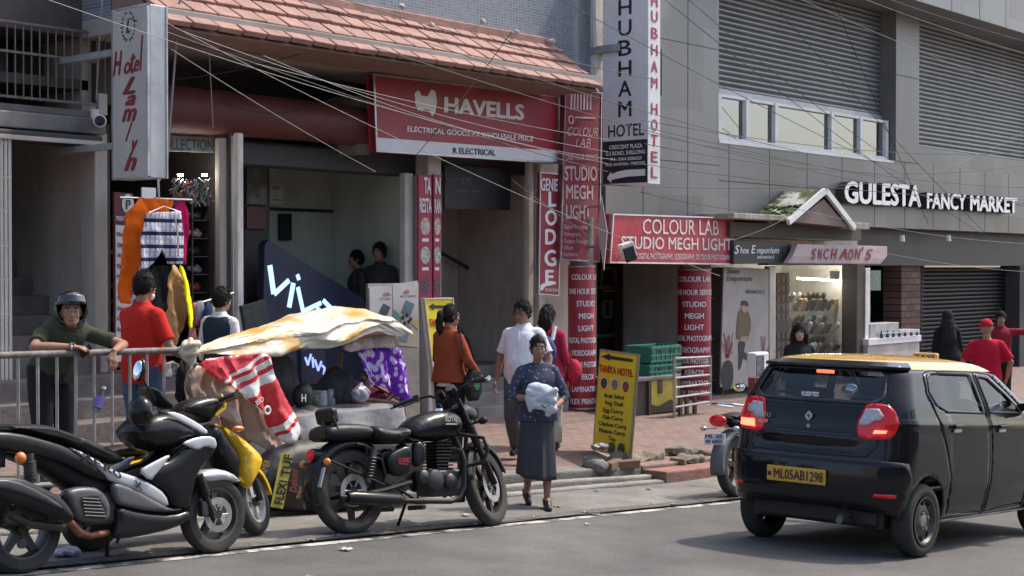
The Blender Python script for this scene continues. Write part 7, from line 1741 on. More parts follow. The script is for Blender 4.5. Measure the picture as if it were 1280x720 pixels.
# --- figures inside
zs_st = .12
mb = MB(); xs0, xs1 = at(425, 300, 15.0).x, at(517, 300, 15.0).x
for k in range(6): mb.box(xs0 - .4 + .3 * k, xs1, 13.85, 14.85, -.4, -.25 + .0 * k + (zs_st + .25) * min(1, (k + 1) / 3))
mb.build("stairs", m_stair, B2)
for lab, px, H, hd, lean in (("person in dark jacket standing on the dark stairs, left one of the pair", 447, 1.6, 150, 0), ("person in dark checked shirt standing on the dark stairs, right one of the pair", 475, 1.70, 200, 5)):
 q = at(px, 320, 14.1 if px < 460 else 13.72); p = Person(lab, (q.x, q.y), hd, H, m_sk2, .012, zoff=zs_st + .0); p.body().top("jacket", fabric("dark_jacket_%d" % px, (.045, .04, .045), .3), .84, 1.9).trousers(fabric("black_denim", (.016, .016, .018))).shoes(m_black).hair("short")
q = at(1119, 370, 13.75); p = Person("dark clothed person standing in the dim market doorway holding a paper", (q.x, 13.75), 190, 1.64, m_sk1, .012, zoff=-.48, lean=6, pose=dict(elR=(.05, -.25, 1.1), wrR=(.28, -.12, 1.08), elL=(.05, .25, 1.1), wrL=(.28, .12, 1.08)))
p.body().top("jacket", fabric("black_coat", (.012, .012, .014)), .84, 1.9).trousers(fabric("black_denim", (.016, .016, .018))).shoes(m_black).hair("short")
mb = MB(); mb.box(at(1088, 400, 13.5).x, at(1152, 400, 13.5).x, 13.5, 15.5, -1.05, -.48); mb.build("raised_floor", m_conc, B3)
# ================================================================== street furniture, stall and goods
def zp(x, y): return zground(x, y)
# ---- metal fence
fx0, fx1 = at(-60, 443, Y_FENCE).x, at(236, 443, Y_FENCE).x
t = thing("fence", "worn grey metal fence with upright bars, the helmeted man leaning on its top rail", "fence", (fx1, Y_FENCE, zp(fx1, Y_FENCE)), built_in_world=True)
m_fence = M("fence_steel", (.34, .33, .32), .5, metal=.4, var=.25, scale=9, dirt=(.12, .07, .045), dirt_amt=.6)
m_rail = M("rail_flaking", (.20, .18, .17), .7, metal=.2, var=.4, scale=18, dirt=(.05, .035, .03), dirt_amt=.8)
rz = lambda x: at(100, 443, Y_FENCE).z - .018 * (x - fx)
mb = MB(); mb.tube([(x, Y_FENCE, rz(x) + .01) for x in rng(fx0, fx1, .4)], .026, 10); mb.build("top_rail", m_rail, t, smooth=True)
mb = MB(); mb.tube([(x, Y_FENCE, zp(x, Y_FENCE) + .12) for x in rng(fx0, fx1, .4)], .018, 8); mb.build("bottom_rail", m_fence, t, smooth=True)
mb = MB(); mb.cyl((fx1, Y_FENCE, zp(fx1, Y_FENCE) - .05), (fx1, Y_FENCE, rz(fx1) + .06), .028, n=12); mb.build("post", m_rail, t, smooth=True)
step = (at(50, 500, Y_FENCE).x - at(25.5, 500, Y_FENCE).x)
x = at(22, 500, Y_FENCE).x - step * 4
while x < fx1 - .1:
 mb = MB(); mb.cyl((x, Y_FENCE, zp(x, Y_FENCE) + .1), (x, Y_FENCE, rz(x)), .0125, n=8); mb.build("bar", m_fence, t, smooth=True); x += step
b_ = thing("water_bottle", "clear plastic bottle with purple label hanging below the helmeted man's hand", "bottle", at(124, 500, Y_FENCE - .06), R(20))
b_.rotation_euler = (R(8), R(22), R(20))
mb = MB(); mb.lathe([(-.10, .001), (-.10, .030), (-.06, .033), (.03, .033), (.055, .022), (.075, .013), (.085, .013)], (0, 0, 0), (0, 0, 1), 18); mb.build("bottle", glass_mat("bottle_plastic", (.75, .78, .85), .06, .05), b_, smooth=True)
mb = MB(); mb.lathe([(-.06, .034), (.02, .034)], (0, 0, 0), (0, 0, 1), 18, False); mb.build("label_band", M("bottle_purple", (.14, .10, .34), .4, var=.5, scale=60), b_, smooth=True)
mb = MB(); mb.cyl((0, 0, .085), (0, 0, .105), .015); mb.build("cap", m_white, b_)
ph = tag(MB().obox((0, 0, 0), (.055, .010, .11)).build("phone", m_black, bevel=.008), "dark phone held over the rail by the man in the helmet", "phone"); ph.location = at(107, 439, Y_FENCE - .03); ph.rotation_euler = (R(20), R(40), R(20))
# ---- cloth helpers
def mp_plane(Y): return lambda x, y: at(x, y, Y)
def hang(name, label, cat, mat, pl, Y, amp=.03, folds=9, T=.012, group=None, s=.026, tilt=0.0, seed=0, rounds=1):
 """a hanging cloth cut to an outline, with upright folds and some thickness"""
 P = [at(x, y, Y) for x, y in pl]; c = sum(P, Vector()) / len(P)
 poly = [(p.x - c.x, p.z - c.z) for p in P]
 if rounds: poly = smooth_poly(poly, rounds)
 V, Fc = cdt(poly, (), s); mb = MB(); zt = max(p[1] for p in poly)
 def yy(x, z): d = (zt - z); return amp * min(1, .25 + d * 1.4) * (math.sin(folds * x + 2.1 * noise.noise(Vector((x * 2, z * 1.1, seed))) * 3) + .6 * noise.noise(Vector((x * 5, z * 4, seed + 3)))) + tilt * d + amp * 1.3 * (abs(noise.noise(Vector((x * 8 + z * 3, z * 6, seed + 7)))) - .2) + amp * .6 * (abs(noise.noise(Vector((x * 19, z * 14 + x * 6, seed + 1)))) - .2)
 mb.add([(x, yy(x, z), z) for x, z in V], Fc)
 o = mb.build(name, mat, smooth=True, solid=T); o.location = c; tag(o, label, cat, group); return o
def cl(name, c, **k): return fabric(name, c, **k)
m_check = cl("checked_cotton", (.5, .5, .55), var=.05)
N, L, b = nodes_of(m_check); tc = N.new("ShaderNodeTexCoord"); sp = N.new("ShaderNodeSeparateXYZ"); L.new(tc.outputs["Object"], sp.inputs[0])
def wave(sock, freq, lo):
 a = N.new("ShaderNodeMath"); a.operation = 'MULTIPLY'; a.inputs[1].default_value = freq; L.new(sock, a.inputs[0]); f = N.new("ShaderNodeMath"); f.operation = 'FRACT'; L.new(a.outputs[0], f.inputs[0]); g = N.new("ShaderNodeMath"); g.operation = 'LESS_THAN'; g.inputs[1].default_value = lo; L.new(f.outputs[0], g.inputs[0]); return g.outputs[0]
m1 = N.new("ShaderNodeMix"); m1.data_type = 'RGBA'; L.new(wave(sp.outputs[0], 22, .35), m1.inputs["Factor"]); m1.inputs[6].default_value = (.62, .62, .66, 1); m1.inputs[7].default_value = (.28, .29, .36, 1)
m3 = N.new("ShaderNodeMix"); m3.data_type = 'RGBA'; L.new(wave(sp.outputs[2], 24, .3), m3.inputs["Factor"]); L.new(m1.outputs[2], m3.inputs[6]); m3.inputs[7].default_value = (.40, .41, .47, 1)
m2 = N.new("ShaderNodeMix"); m2.data_type = 'RGBA'; L.new(wave(sp.outputs[2], 8, .30), m2.inputs["Factor"]); L.new(m3.outputs[2], m2.inputs[6]); m2.inputs[7].default_value = (.022, .022, .075, 1); L.new(m2.outputs[2], b.inputs["Base Color"])
GH = "clothes hung up for sale at the left stall"
hang("hanging_cloth", "long bright orange cloth hanging highest, behind the checked shorts", "cloth", cl("orange_cotton", (.72, .13, .01)), [(160, 248), (216, 248), (214, 262), (196, 275), (180, 300), (172, 340), (167, 381), (147, 378), (153, 320)], 12.05, .03, 8, group=GH)
hang("hanging_cloth", "crimson pink cloth hanging right of the checked shorts", "cloth", cl("pink_cotton", (.50, .01, .11)), [(216, 254), (236, 251), (238, 300), (234, 331), (228, 331), (216, 300)], 12.12, .03, 12, group=GH)
hang("hanging_cloth", "white and purple striped cloth end showing left below the checked shorts", "cloth", cl("lilac_cotton", (.42, .42, .52)), [(178, 322), (186, 318), (176, 356), (165, 378), (162, 378)], 12.0, .015, 9, group=GH, s=.025)
hang("hanging_shorts", "white and navy checked shorts with grey waistband on a hanger", "shorts", m_check, [(185, 266), (226, 264), (230, 300), (229, 330), (212, 330), (208, 318), (201, 311), (194, 326), (188, 334), (176, 338), (177, 300)], 11.9, .022, 14, group=GH, s=.03, rounds=0)
hang("hanging_cloth", "black garment hanging between the shorts and the tan cloth", "cloth", cl("black_jersey", (.014, .014, .016)), [(186, 340), (200, 331), (214, 334), (212, 372), (206, 400), (180, 385), (176, 360)], 12.15, .03, 8, group=GH)
hang("hanging_cloth", "tan brown scarf hanging beside the yellow one", "scarf", cl("tan_cotton", (.42, .24, .10)), [(216, 332), (223, 330), (230, 350), (232, 390), (231, 415), (222, 428), (205, 440), (203, 425), (208, 390), (210, 350)], 11.0, .04, 16, group=GH)
hang("hanging_cloth", "fluorescent yellow scarf hanging right of the tan one", "scarf", cl("neon_cotton", (.75, .78, .01)), [(223, 330), (229, 334), (238, 360), (243, 395), (241, 408), (233, 414), (231, 385), (229, 352)], 10.95, .03, 14, group=GH)
t = thing("clothes_rack", "thin metal wire rack and hooks carrying the hung clothes at the left stall", "rack", at(196, 246, 12.0), built_in_world=True)
mb = MB(); mb.tube([at(150, 247, 12.1), at(240, 250, 12.1)], .012, 6); mb.tube([at(198, 222, 12.1), at(199, 250, 12.1)], .012, 6); mb.tube([at(223, 320, 10.97), at(222, 290, 11.4), at(218, 262, 12.08)], .008, 6); mb.tube([at(186, 266, 11.9), at(205, 258, 11.95), at(225, 265, 11.9)], .006, 6); mb.tube([at(200, 225, 12.1), at(200, 222, 12.9)], .012, 6); mb.build("rack", m_steel, t)
tag(MB().obox(at(186, 243, 12.08), (.16, .02, .13)).build("price_card", m_white, bevel=.003), "blank white card clipped above the orange cloth", "card")
# small hung things in front of the white post
rnd = random.Random(12)
cols = [("rust", (.35, .10, .06)), ("grey", (.25, .25, .27)), ("navy", (.03, .05, .10)), ("cream", (.5, .44, .36)), ("maroon", (.16, .02, .03)), ("black", (.015, .015, .017)), ("rose", (.42, .18, .17))]
for i in range(12):
 nm, c = cols[i % 7]; x = 238 + (i % 6) * 9 + rnd.uniform(-2, 2); y = 378 + (i // 6) * 26 + rnd.uniform(-4, 4); h = rnd.uniform(22, 34); w = rnd.uniform(7, 10)
 hang("hanging_garment", "%s garment bundled on the stall rack behind the young man in the vest, %s row" % (nm, "upper" if i < 6 else "lower"), "garment", cl("garment_" + nm, c), [(x, y), (x + w, y - 2), (x + w + 2, y + h * .6), (x + w - 1, y + h), (x + 1, y + h - 3), (x - 2, y + h * .5)], 11.9 - .05 * (i % 3), .03, 20, group="small garments bundled on the stall rack", s=.04, seed=i)
tag(MB().tube([at(232, 384, 11.95), at(292, 366, 11.95)], .012, 6).build("rack_bar", m_steel), "slanting metal bar carrying the small garments", "bar")
# shelves of shoes and goods in the lit shop at left
t = thing("goods_shelf", "tall dark shelf of goods deep in the lit shop left of the beige pillar", "shelf", at(243, 380, 13.9), built_in_world=True)
z1 = at(262, 250, 13.8).z; X1 = xB - .005; X0 = xB - .26
mb = MB()
for k in range(9): z = z1 - .05 - .2 * k; mb.box(X0, X1, 13.36, 15.6, z - .012, z)
for y in (13.36, 14.4, 15.6):
 for x in (X0, X1 - .02): mb.box(x, x + .02, y, y + .02, -.2, z1)
mb.build("shelves", m_dark, t)
sh = MB(); sh.cap((-.05, 0, .02), (.06, 0, .015), .030, .026, 8, (1, .8)); sh.cap((-.055, 0, .03), (-.02, 0, .055), .028, .022, 8)
shoe_mesh = {}
for nm, c in (("black", (.02, .02, .022)), ("white", (.6, .6, .58)), ("brown", (.13, .06, .03)), ("tan", (.42, .28, .16)), ("red", (.35, .03, .03)), ("green", (.03, .16, .10)), ("grey", (.2, .2, .21))):
 o = sh.build("shoe", M("shoe_" + nm, c, .4, var=.1), smooth=True); shoe_mesh[nm] = o.data; bpy.data.objects.remove(o)
def put_shoe(nm, p, rz_, rx, label, group, sc=1.0):
 o = link("shoe", shoe_mesh[nm]); o.location = p; o.rotation_euler = (0, rx, rz_); o.scale = (sc,) * 3; tag(o, label, "shoe", group)
rnd = random.Random(31); names = list(shoe_mesh)
for k in range(1, 9):
 for i in range(9):
  nm = rnd.choice(names); z = z1 - .05 - .2 * k
  put_shoe(nm, (X0 + .1, 13.46 + .2 * i, z + .03), R(180 + rnd.uniform(-14, 14)), R(-14), "small %s shoe on the dark shelves of the shop left of the beige pillar" % nm, "shoes on the dark shelves of the left shop", 1.1)
for i, x in enumerate((226, 256)):
 l = tag(MB().ell(at(x, 219, 13.15), (.035, .025, .014)).build("spot_lamp", M("spot_glow", (1, .97, .9), .5, var=0, emit=70), smooth=True), "small bright lamp over the left shop shelves, %s one of two" % ("left" if i == 0 else "right"), "lamp", "lamps over the left shop shelves")
mb = MB(); rnd = random.Random(2)
for i in range(90):
 p = at(218 + rnd.uniform(0, 48), 222 + rnd.uniform(0, 24), 13.15); nm = i % 5
 mb.mi = nm; q = rnd.uniform(.02, .05); mb.tube([p, p + Vector((rnd.uniform(-.05, .05), 0, -q)), p + Vector((rnd.uniform(-.08, .08), .02, -q * 2.6))], .010, 5)
o = mb.build("hanging_trinkets", [M("trinket_%d" % i, c, .4) for i, c in enumerate(((.35, .35, .36), (.04, .16, .08), (.28, .05, .05), (.08, .1, .2), (.25, .2, .1)))]); tag(o, "mixed small goods hanging in a bright cluster under the left shop lamps", "goods", kind='stuff')
# ---- vendor stall with tarpaulin
kn = at(237, 437, 9.5)
t = thing("vendor_table", "low vendor table draped in grey plastic sheet behind the parked motorcycle", "table", (8.7, 9.6, zp(8.7, 9.6)), built_in_world=True)
a, b2 = at(372, 513, 9.45), at(500, 517, 9.45)
zt = (a.z + b2.z) / 2; X0, X1 = at(258, 520, 9.45).x, b2.x
mb = MB(); mb.box(X0, X1, 9.48, 10.5, zt - .05, zt)
for x in (X0 + .05, X1 - .09):
 for y in (9.55, 10.4): mb.box(x, x + .05, y, y + .05, zp(x, y) - .02, zt - .05)
mb.build("frame", m_wood, t)
m_sheet = M("grey_plastic_sheet", (.27, .26, .26), .3, var=.2, scale=3, bump=.6, bscale=8)
mb = MB()
def drape(u, v):
 x = X0 - .03 + (X1 - X0 + .06) * u
 if v < .35: return (x, 10.5 - (1.05) * v / .35, zt + .012 + .012 * noise.noise(Vector((x * 5, v * 9, 0))))
 d = (v - .35) / .65; L_ = .26 + .05 * math.sin(x * 5)
 return (x, 9.44 - .03 * d - .035 * d * math.sin(x * 13 + 2 * noise.noise(Vector((x, 0, 1)))), zt + .012 - L_ * d)
mb.sheet(drape, 70, 24); mb.build("sheet", m_sheet, t, smooth=True, solid=.004)
# rolled black sack with printed yellow letters below the table
sk = thing("printed_sack", "black sack printed with yellow block letters lying under the vendor table", "sack", (8.0, 9.0, zp(8.0, 9.0)), built_in_world=True)
Yk = 9.02; Pk = lambda x, y: at(x, y, Yk)
mb = MB(); puff(mb, [(lambda q: (q.x, q.z))(Pk(x, y)) for x, y in ((322, 590), (350, 556), (420, 545), (520, 540), (528, 575), (515, 618), (430, 640), (340, 642), (318, 625))], .16, .16, lambda x, z, h: Vector((x, Yk + .05 + h + .02 * noise.noise(Vector((x * 6, z * 6, 2))), z)), .05)
mb.build("sack", M("black_woven_sack", (.022, .021, .021), .55, var=.3, scale=10, bump=.5, bscale=9), sk, smooth=True, weld=True)
Pk = lambda x, y: at(x, y, Yk - .135)
mb = MB(); S4_ = lambda x, y: Pk(200 + x / 3, 480 + y / 3)
mb.prism([S4_(412, 462), (S4_(458, 470)), S4_(498, 260), S4_(452, 262)], (0, -.004, 0)); mb.build("print_patch", M("sack_yellow", (.42, .37, .08), .6, var=.25, scale=14), sk)
mb = MB()
for s_, (x0, y0), (x1, y1), (tx, ty) in (("FLEXI", (455, 455), (475, 366), (424, 450)), ("TUF", (480, 350), (494, 268), (450, 345))): mb.text(s_, S4_(x0, y0), S4_(x1, y1), S4_(tx, ty), .03, lift=.008)
mb.build("lettering", m_letterk, sk)
mb = MB(); mb.text("Deluxe", S4_(508, 408), S4_(512, 320), S4_(482, 408), .01, .3, .006); mb.build("lettering", M("sack_red", (.30, .05, .05), .6), sk)
mb = MB(); mb.text("FARMER", S4_(385, 360), S4_(412, 290), S4_(362, 352), .02, 0, .006); mb.text("Size", S4_(520, 430), S4_(530, 385), S4_(505, 430), .01, 0, .006); mb.build("lettering", M("sack_gold", (.36, .22, .04), .6), sk)
sk2 = thing("grey_sack", "rough dark grey wrapped bale under the grey plastic sheet", "bale", (8.9, 9.7, zp(8.9, 9.7)), built_in_world=True)
mb = MB(); mb.ell((8.35, 9.72, .02), (.55, .35, .28)); mb.ell((8.9, 9.75, -.05), (.5, .35, .3)); put("bale", remesh(mb, .02, 2, .05, 7), M("bale_grey", (.12, .12, .125), .7, var=.35, scale=8, bump=.6, bscale=12), sk2)
# orange and cream tarpaulin slung from the fence knot
m_tarp = M("cream_tarp", (.62, .56, .44), .38, var=.08, scale=3, bump=.6, bscale=9)
N, L, b = nodes_of(m_tarp); tc = N.new("ShaderNodeTexCoord"); nz = N.new("ShaderNodeTexNoise"); nz.inputs["Scale"].default_value = 1.9; nz.inputs["Detail"].default_value = 4
mpn = N.new("ShaderNodeMapping"); mpn.inputs["Scale"].default_value = (1, 1, 2.4); L.new(tc.outputs["Object"], mpn.inputs[0]); L.new(mpn.outputs[0], nz.inputs["Vector"])
cr = N.new("ShaderNodeValToRGB"); cr.color_ramp.elements[0].position = .36; cr.color_ramp.elements[0].color = (.60, .25, .055, 1); cr.color_ramp.elements[1].position = .50; cr.color_ramp.elements[1].color = (.60, .54, .43, 1); e = cr.color_ramp.elements.new(.43); e.color = (.60, .40, .15, 1); L.new(nz.outputs["Fac"], cr.inputs[0]); L.new(cr.outputs[0], b.inputs["Base Color"])
top = [(237, 437), (262, 430), (300, 415), (340, 402), (380, 391), (420, 384), (455, 385), (480, 396), (499, 418)]
bot = [(237, 444), (262, 442), (300, 441), (340, 442), (380, 441), (410, 437), (440, 425), (470, 414), (498, 421)]
def lerp_path(P, u):
 k = min(int(u * (len(P) - 1)), len(P) - 2); f = u * (len(P) - 1) - k; return (P[k][0] + (P[k + 1][0] - P[k][0]) * f, P[k][1] + (P[k + 1][1] - P[k][1]) * f)
mb = MB()
def tarp(u, v):
 q, r = lerp_path(top, u), lerp_path(bot, u); yb = 9.5 + .0 * u; yf = 9.5 + .05 * u
 depth = 1.0 * min(1, u * 2.2) if u < .8 else 1.0 - (u - .8) * 1.5
 # v: 0 front lower edge, .5 ridge, 1 back edge
 A_ = at(*r, yf); B_ = at(*q, yf + .35 * min(1, u * 2));
 if v <= .6:
  t_ = v / .6; p = A_.lerp(B_, t_); p.y -= .16 * math.sin(math.pi * t_) * min(1, u * 2); p.z += .05 * math.sin(math.pi * t_) * min(1, u * 3)
 else: t_ = (v - .6) / .4; p = B_ + Vector((.05 * t_, depth * .6 * t_, -.22 * t_ * min(1, u * 3)))
 w = min(1, u * 3); n_ = noise.noise(Vector((u * 7, v * 3.5, 2))) * .05 + .05 * (abs(noise.noise(Vector((u * 5 + v * 2, v * 8, 5)))) - .2) + .02 * (abs(noise.noise(Vector((u * 13, v * 20 - u * 4, 8)))) - .2) + .022 * math.sin(u * 15 + v * 9 + 2 * noise.noise(Vector((u * 3, v * 4, 0)))) + .014 * math.sin(v * 34 - u * 8)
 return p + Vector((0, n_ * w, n_ * .6 * w))
mb.sheet(tarp, 150, 70); o = mb.build("tarpaulin", m_tarp, smooth=True, solid=.006); tag(o, "sagging cream and orange tarpaulin slung from a knot on the fence over the stall", "tarpaulin")
mb = MB(); mb.ell(kn, (.085, .07, .075)); rnd = random.Random(3)
for k in range(5): mb.torus(kn + Vector((rnd.uniform(-.02, .02), rnd.uniform(-.02, .02), rnd.uniform(-.02, .02))), (rnd.uniform(-1, 1), rnd.uniform(-1, 1), rnd.uniform(-1, 1)), .072, .020, 24, 8)
mb.cap(kn + Vector((0, 0, -.02)), kn + Vector((.03, 0, -.14)), .05, .03)
o = put("tarp_knot", remesh(mb, .009, 1, .006, 20), M("knot_cloth", (.52, .45, .34), .8, var=.15, scale=12, bump=.5, bscale=30), None); tag(o, "big twisted cream knot tying the tarpaulin to the fence end", "knot")
# red and white printed sheet hanging down in front
m_rw = M("printed_plastic", (.55, .5, .45), .28, var=.06, bump=.7, bscale=9)
N, L, b = nodes_of(m_rw); tc = N.new("ShaderNodeTexCoord"); mpn = N.new("ShaderNodeMapping"); mpn.inputs["Rotation"].default_value = (0, R(27), 0); L.new(tc.outputs["Object"], mpn.inputs[0]); sp = N.new("ShaderNodeSeparateXYZ"); L.new(mpn.outputs[0], sp.inputs[0])
nz = N.new("ShaderNodeTexNoise"); nz.inputs["Scale"].default_value = 4; L.new(tc.outputs["Object"], nz.inputs["Vector"]); ad = N.new("ShaderNodeMath"); ad.operation = 'MULTIPLY_ADD'; ad.inputs[1].default_value = .07; L.new(nz.outputs["Fac"], ad.inputs[0]); L.new(sp.outputs[2], ad.inputs[2])
mr = N.new("ShaderNodeMapRange"); mr.inputs[1].default_value = -.42; mr.inputs[2].default_value = .42; L.new(ad.outputs[0], mr.inputs[0])
cr = N.new("ShaderNodeValToRGB"); cr.color_ramp.interpolation = 'CONSTANT'; els = cr.color_ramp.elements; W_, R_ = (.62, .60, .58, 1), (.50, .025, .035, 1)
els[0].position = 0; els[0].color = W_; els[1].position = .06; els[1].color = R_
for p_, c_ in ((.10, W_), (.17, R_), (.56, W_), (.66, R_), (.70, W_), (.76, R_), (.80, W_), (.83, R_)): e = els.new(p_); e.color = c_
L.new(mr.outputs[0], cr.inputs[0]); L.new(cr.outputs[0], b.inputs["Base Color"])
o = hang("printed_sheet", "glossy red and white printed plastic sheet hanging from the tarpaulin edge over the yellow scooter", "sheet", m_rw, [(243, 450), (300, 444), (336, 440), (338, 462), (345, 485), (366, 520), (366, 540), (352, 560), (330, 530), (308, 498), (290, 486), (262, 470)], 9.1, .035, 13, T=.005, s=.03, tilt=-.1)
pr = o
mb = MB(); q = lambda x, y: at(x, y, 8.98) - o.location
mb.text("ISO", q(321, 507), q(330, 500), q(318, 502), .03); mb.torus(q(334, 513), (0, 1, 0), .028, .009, 18, 6); mb.build("lettering", m_letterw, o)
m_trans = M("dull_plastic", (.36, .26, .21), .4, var=.15, scale=3, bump=.6, bscale=8)
hang("plastic_sheet", "dull pinkish brown plastic sheet hanging behind the red printed sheet", "sheet", m_trans, [(238, 455), (270, 462), (310, 495), (345, 548), (352, 565), (338, 572), (318, 556), (290, 530), (262, 512), (236, 500)], 9.2, .04, 9, T=.005, tilt=-.05)
hang("plastic_sheet", "dull brown plastic sheet hanging straight below the fence end, left of the red sheet", "sheet", m_trans, [(238, 450), (262, 462), (300, 500), (320, 545), (300, 560), (240, 560), (232, 500)], 9.3, .04, 10, T=.005)
# purple patterned cloth over a chair
m_pur = cl("purple_print", (.25, .10, .50))
N, L, b = nodes_of(m_pur); tc = N.new("ShaderNodeTexCoord"); vo = N.new("ShaderNodeTexVoronoi"); vo.inputs["Scale"].default_value = 17; mpn = N.new("ShaderNodeMapping"); mpn.inputs["Scale"].default_value = (1.3, .3, .8); L.new(tc.outputs["Object"], mpn.inputs[0]); L.new(mpn.outputs[0], vo.inputs["Vector"])
cr = N.new("ShaderNodeMapRange"); cr.inputs[1].default_value = .42; cr.inputs[2].default_value = .52; L.new(vo.outputs["Distance"], cr.inputs[0]); mx = N.new("ShaderNodeMix"); mx.data_type = 'RGBA'; L.new(cr.outputs[0], mx.inputs["Factor"]); mx.inputs[6].default_value = (.62, .52, .72, 1); mx.inputs[7].default_value = (.17, .03, .40, 1); L.new(mx.outputs[2], b.inputs["Base Color"])
hang("printed_cloth", "purple and white patterned cloth hanging from the tarpaulin's right end", "cloth", m_pur, [(446, 432), (470, 428), (497, 430), (503, 460), (510, 500), (506, 504), (496, 496), (478, 484), (462, 480), (452, 456)], 9.75, .05, 12, s=.03)
hang("lace_cloth", "cream and pink lace edged cloth between the tarpaulin and the purple cloth", "cloth", M("lace_cream", (.52, .42, .40), .9, var=.35, scale=40, bump=.4), [(425, 433), (450, 424), (480, 416), (499, 422), (500, 436), (470, 434), (446, 438), (432, 440)], 9.7, .04, 18, s=.03)
# wooden chair, plastic bag, helmet bag and things on the table
ch = thing("wooden_chair", "old reddish wooden chair with crossed slats beside the purple cloth", "chair", (9.25, 9.9, zt), built_in_world=True)
Yh_ = 9.78; Pc = lambda x, y, d=0: at(x, y, Yh_ + d)
m_chair = M("chair_redwood", (.13, .055, .042), .55, var=.3, scale=7)
def beam(pts, r=.022): mb = MB(); mb.tube(pts, r, 6); return mb
beam([Pc(452, 470), Pc(500, 482)], .026).build("top_rail", m_chair, ch); beam([Pc(500, 480), Pc(505, 520)], .024).build("leg", m_chair, ch); beam([Pc(448, 498), Pc(503, 505)], .022).build("seat_rail", m_chair, ch); beam([Pc(470, 513), Pc(502, 482)], .02).build("slat", m_chair, ch); beam([Pc(468, 482, .1), Pc(500, 500, .1)], .018).build("slat", m_chair, ch); beam([Pc(426, 440, .2), Pc(420, 512, .2)], .022).build("leg", m_chair, ch); beam([Pc(418, 503, .15), Pc(452, 488, .15)], .012).build("armrest", m_chair, ch)
mb = MB(); c = at(450, 492, 9.62); mb.ell(c, (.11, .07, .065)); mb.cap(c + Vector((0, 0, .05)), c + Vector((.02, 0, .09)), .03, .012)
o = put("plastic_bag", remesh(mb, .010, 2, .02, 14), M("thin_plastic", (.22, .21, .25), .25, var=.2, scale=14), None); tag(o, "small translucent plastic bag knotted at the chair", "bag")
mb = MB(); c = at(379, 496, 9.75); mb.ell(c, (.10, .08, .12)); o = put("black_bag", remesh(mb, .012, 2, .012, 10), M("bag_black", (.015, .015, .016), .5, bump=.3), None); tag(o, "black backpack standing on the vendor table under the small blue sign", "backpack")
mb = MB(); mb.text("H", at(376, 502, 9.66), at(382, 502, 9.66), at(376, 493, 9.66), .03); mb.build("lettering", m_letterw, o).matrix_parent_inverse = Matrix.Identity(4)
for i, (x, y, w, h, nm, c) in enumerate(((364, 498, .09, .18, "pale steel", (.4, .38, .36)), (400, 500, .13, .14, "clear plastic", (.33, .33, .33)), (412, 500, .10, .15, "clear plastic", (.30, .31, .31)), (392, 486, .1, .1, "green leafy", (.09, .14, .06)))):
 q = at(x, y, 9.95); mb = MB(); mb.lathe([(0, w * .42), (.01, w * .5), (h * .75, w * .5), (h * .85, w * .46), (h * .9, w * .5), (h, w * .48), (h, 0)], (q.x, q.y, zt + .012), (0, 0, 1), 18)
 o = mb.build("container", M("container_%d" % i, c, .35, var=.4, scale=25), smooth=True); tag(o, "%s round container on the vendor table, %s" % (nm, ["left of the black backpack", "right of the black backpack", "nearest the wooden chair", "behind the black backpack"][i]), "container")
mb = MB(); mb.obox(at(318, 395, 12.6), (.34, .05, .3), Matrix.Rotation(R(-12), 3, 'Y')); o = mb.build("framed_board", M("slate_board", (.035, .04, .037), .5, var=.4, scale=12), bevel=.01); tag(o, "small dark framed board leaning beside the white post", "board")
hang("hanging_bag", "black cloth bag hanging on the fence end below the knot", "bag", cl("black_canvas", (.018, .018, .019)), [(222, 452), (236, 448), (240, 480), (238, 512), (226, 516), (216, 490)], 9.62, .03, 9)
hang("stacked_cloth", "black and white printed garments stacked behind the fence end", "garment", M("mono_print", (.2, .2, .2), .8, var=.95, scale=28), [(200, 455), (222, 450), (224, 470), (205, 475), (198, 468)], 10.6, .03, 15)
rnd = random.Random(9)
for i, (x, y, w, h, c, lab) in enumerate(((300, 500, .3, .26, (.03, .03, .035), "black bundle low under the tarpaulin, farthest left"), (345, 470, .22, .3, (.07, .06, .06), "dark brown bundle under the tarpaulin beside the red sheet"), (420, 480, .2, .2, (.04, .045, .05), "dark grey bundle under the tarpaulin near the chair"), (440, 505, .16, .12, (.25, .06, .1), "small dull pink bundle on the vendor table by the chair"), (470, 508, .2, .08, (.2, .03, .06), "flat crimson folded cloth on the vendor table below the purple cloth"))):
 mb = MB(); mb.ell((0, 0, 0), (w, .14, h)); o = put("cloth_bundle", remesh(mb, .014, 1, .03, 8, i), fabric("bundle_%d" % i, c, .3), None); q = at(x, y, 10.0); o.location = (q.x, 10.0, zt + h * .75); tag(o, lab, "bundle")
# ---- crates, counter and rails at the photo studio
Yc_ = 11.9
ct = thing("shop_counter", "low black and yellow wooden counter under the green crates", "counter", at(820, 528, Yc_), built_in_world=True)
a = at(786, 474, Yc_); b2 = at(850, 478, Yc_); zf_ = zp(b2.x, Yc_)
m_yw = M("yellow_board", (.45, .36, .04), .6, var=.2, scale=5, dirt=(.2, .14, .05), dirt_amt=.5)
xm_ = at(812, 480, Yc_).x
mb = MB(); mb.box(a.x, b2.x, Yc_ - .02, Yc_ + .62, a.z - .05, a.z); mb.build("top", m_conc, ct, bevel=.008)
mb = MB(); mb.box(xm_, b2.x - .03, Yc_, Yc_ + .03, zf_ + .03, a.z - .05); mb.build("front_panel", m_yw, ct)
mb = MB(); mb.box(a.x + .02, xm_, Yc_ + .02, Yc_ + .05, zf_ + .02, a.z - .05); mb.box(xm_ - .03, xm_ + .03, Yc_ - .012, Yc_ + .02, zf_, a.z - .05); mb.box(xm_ + .2, xm_ + .3, Yc_ - .012, Yc_ - .001, zf_ + .3, a.z - .05)
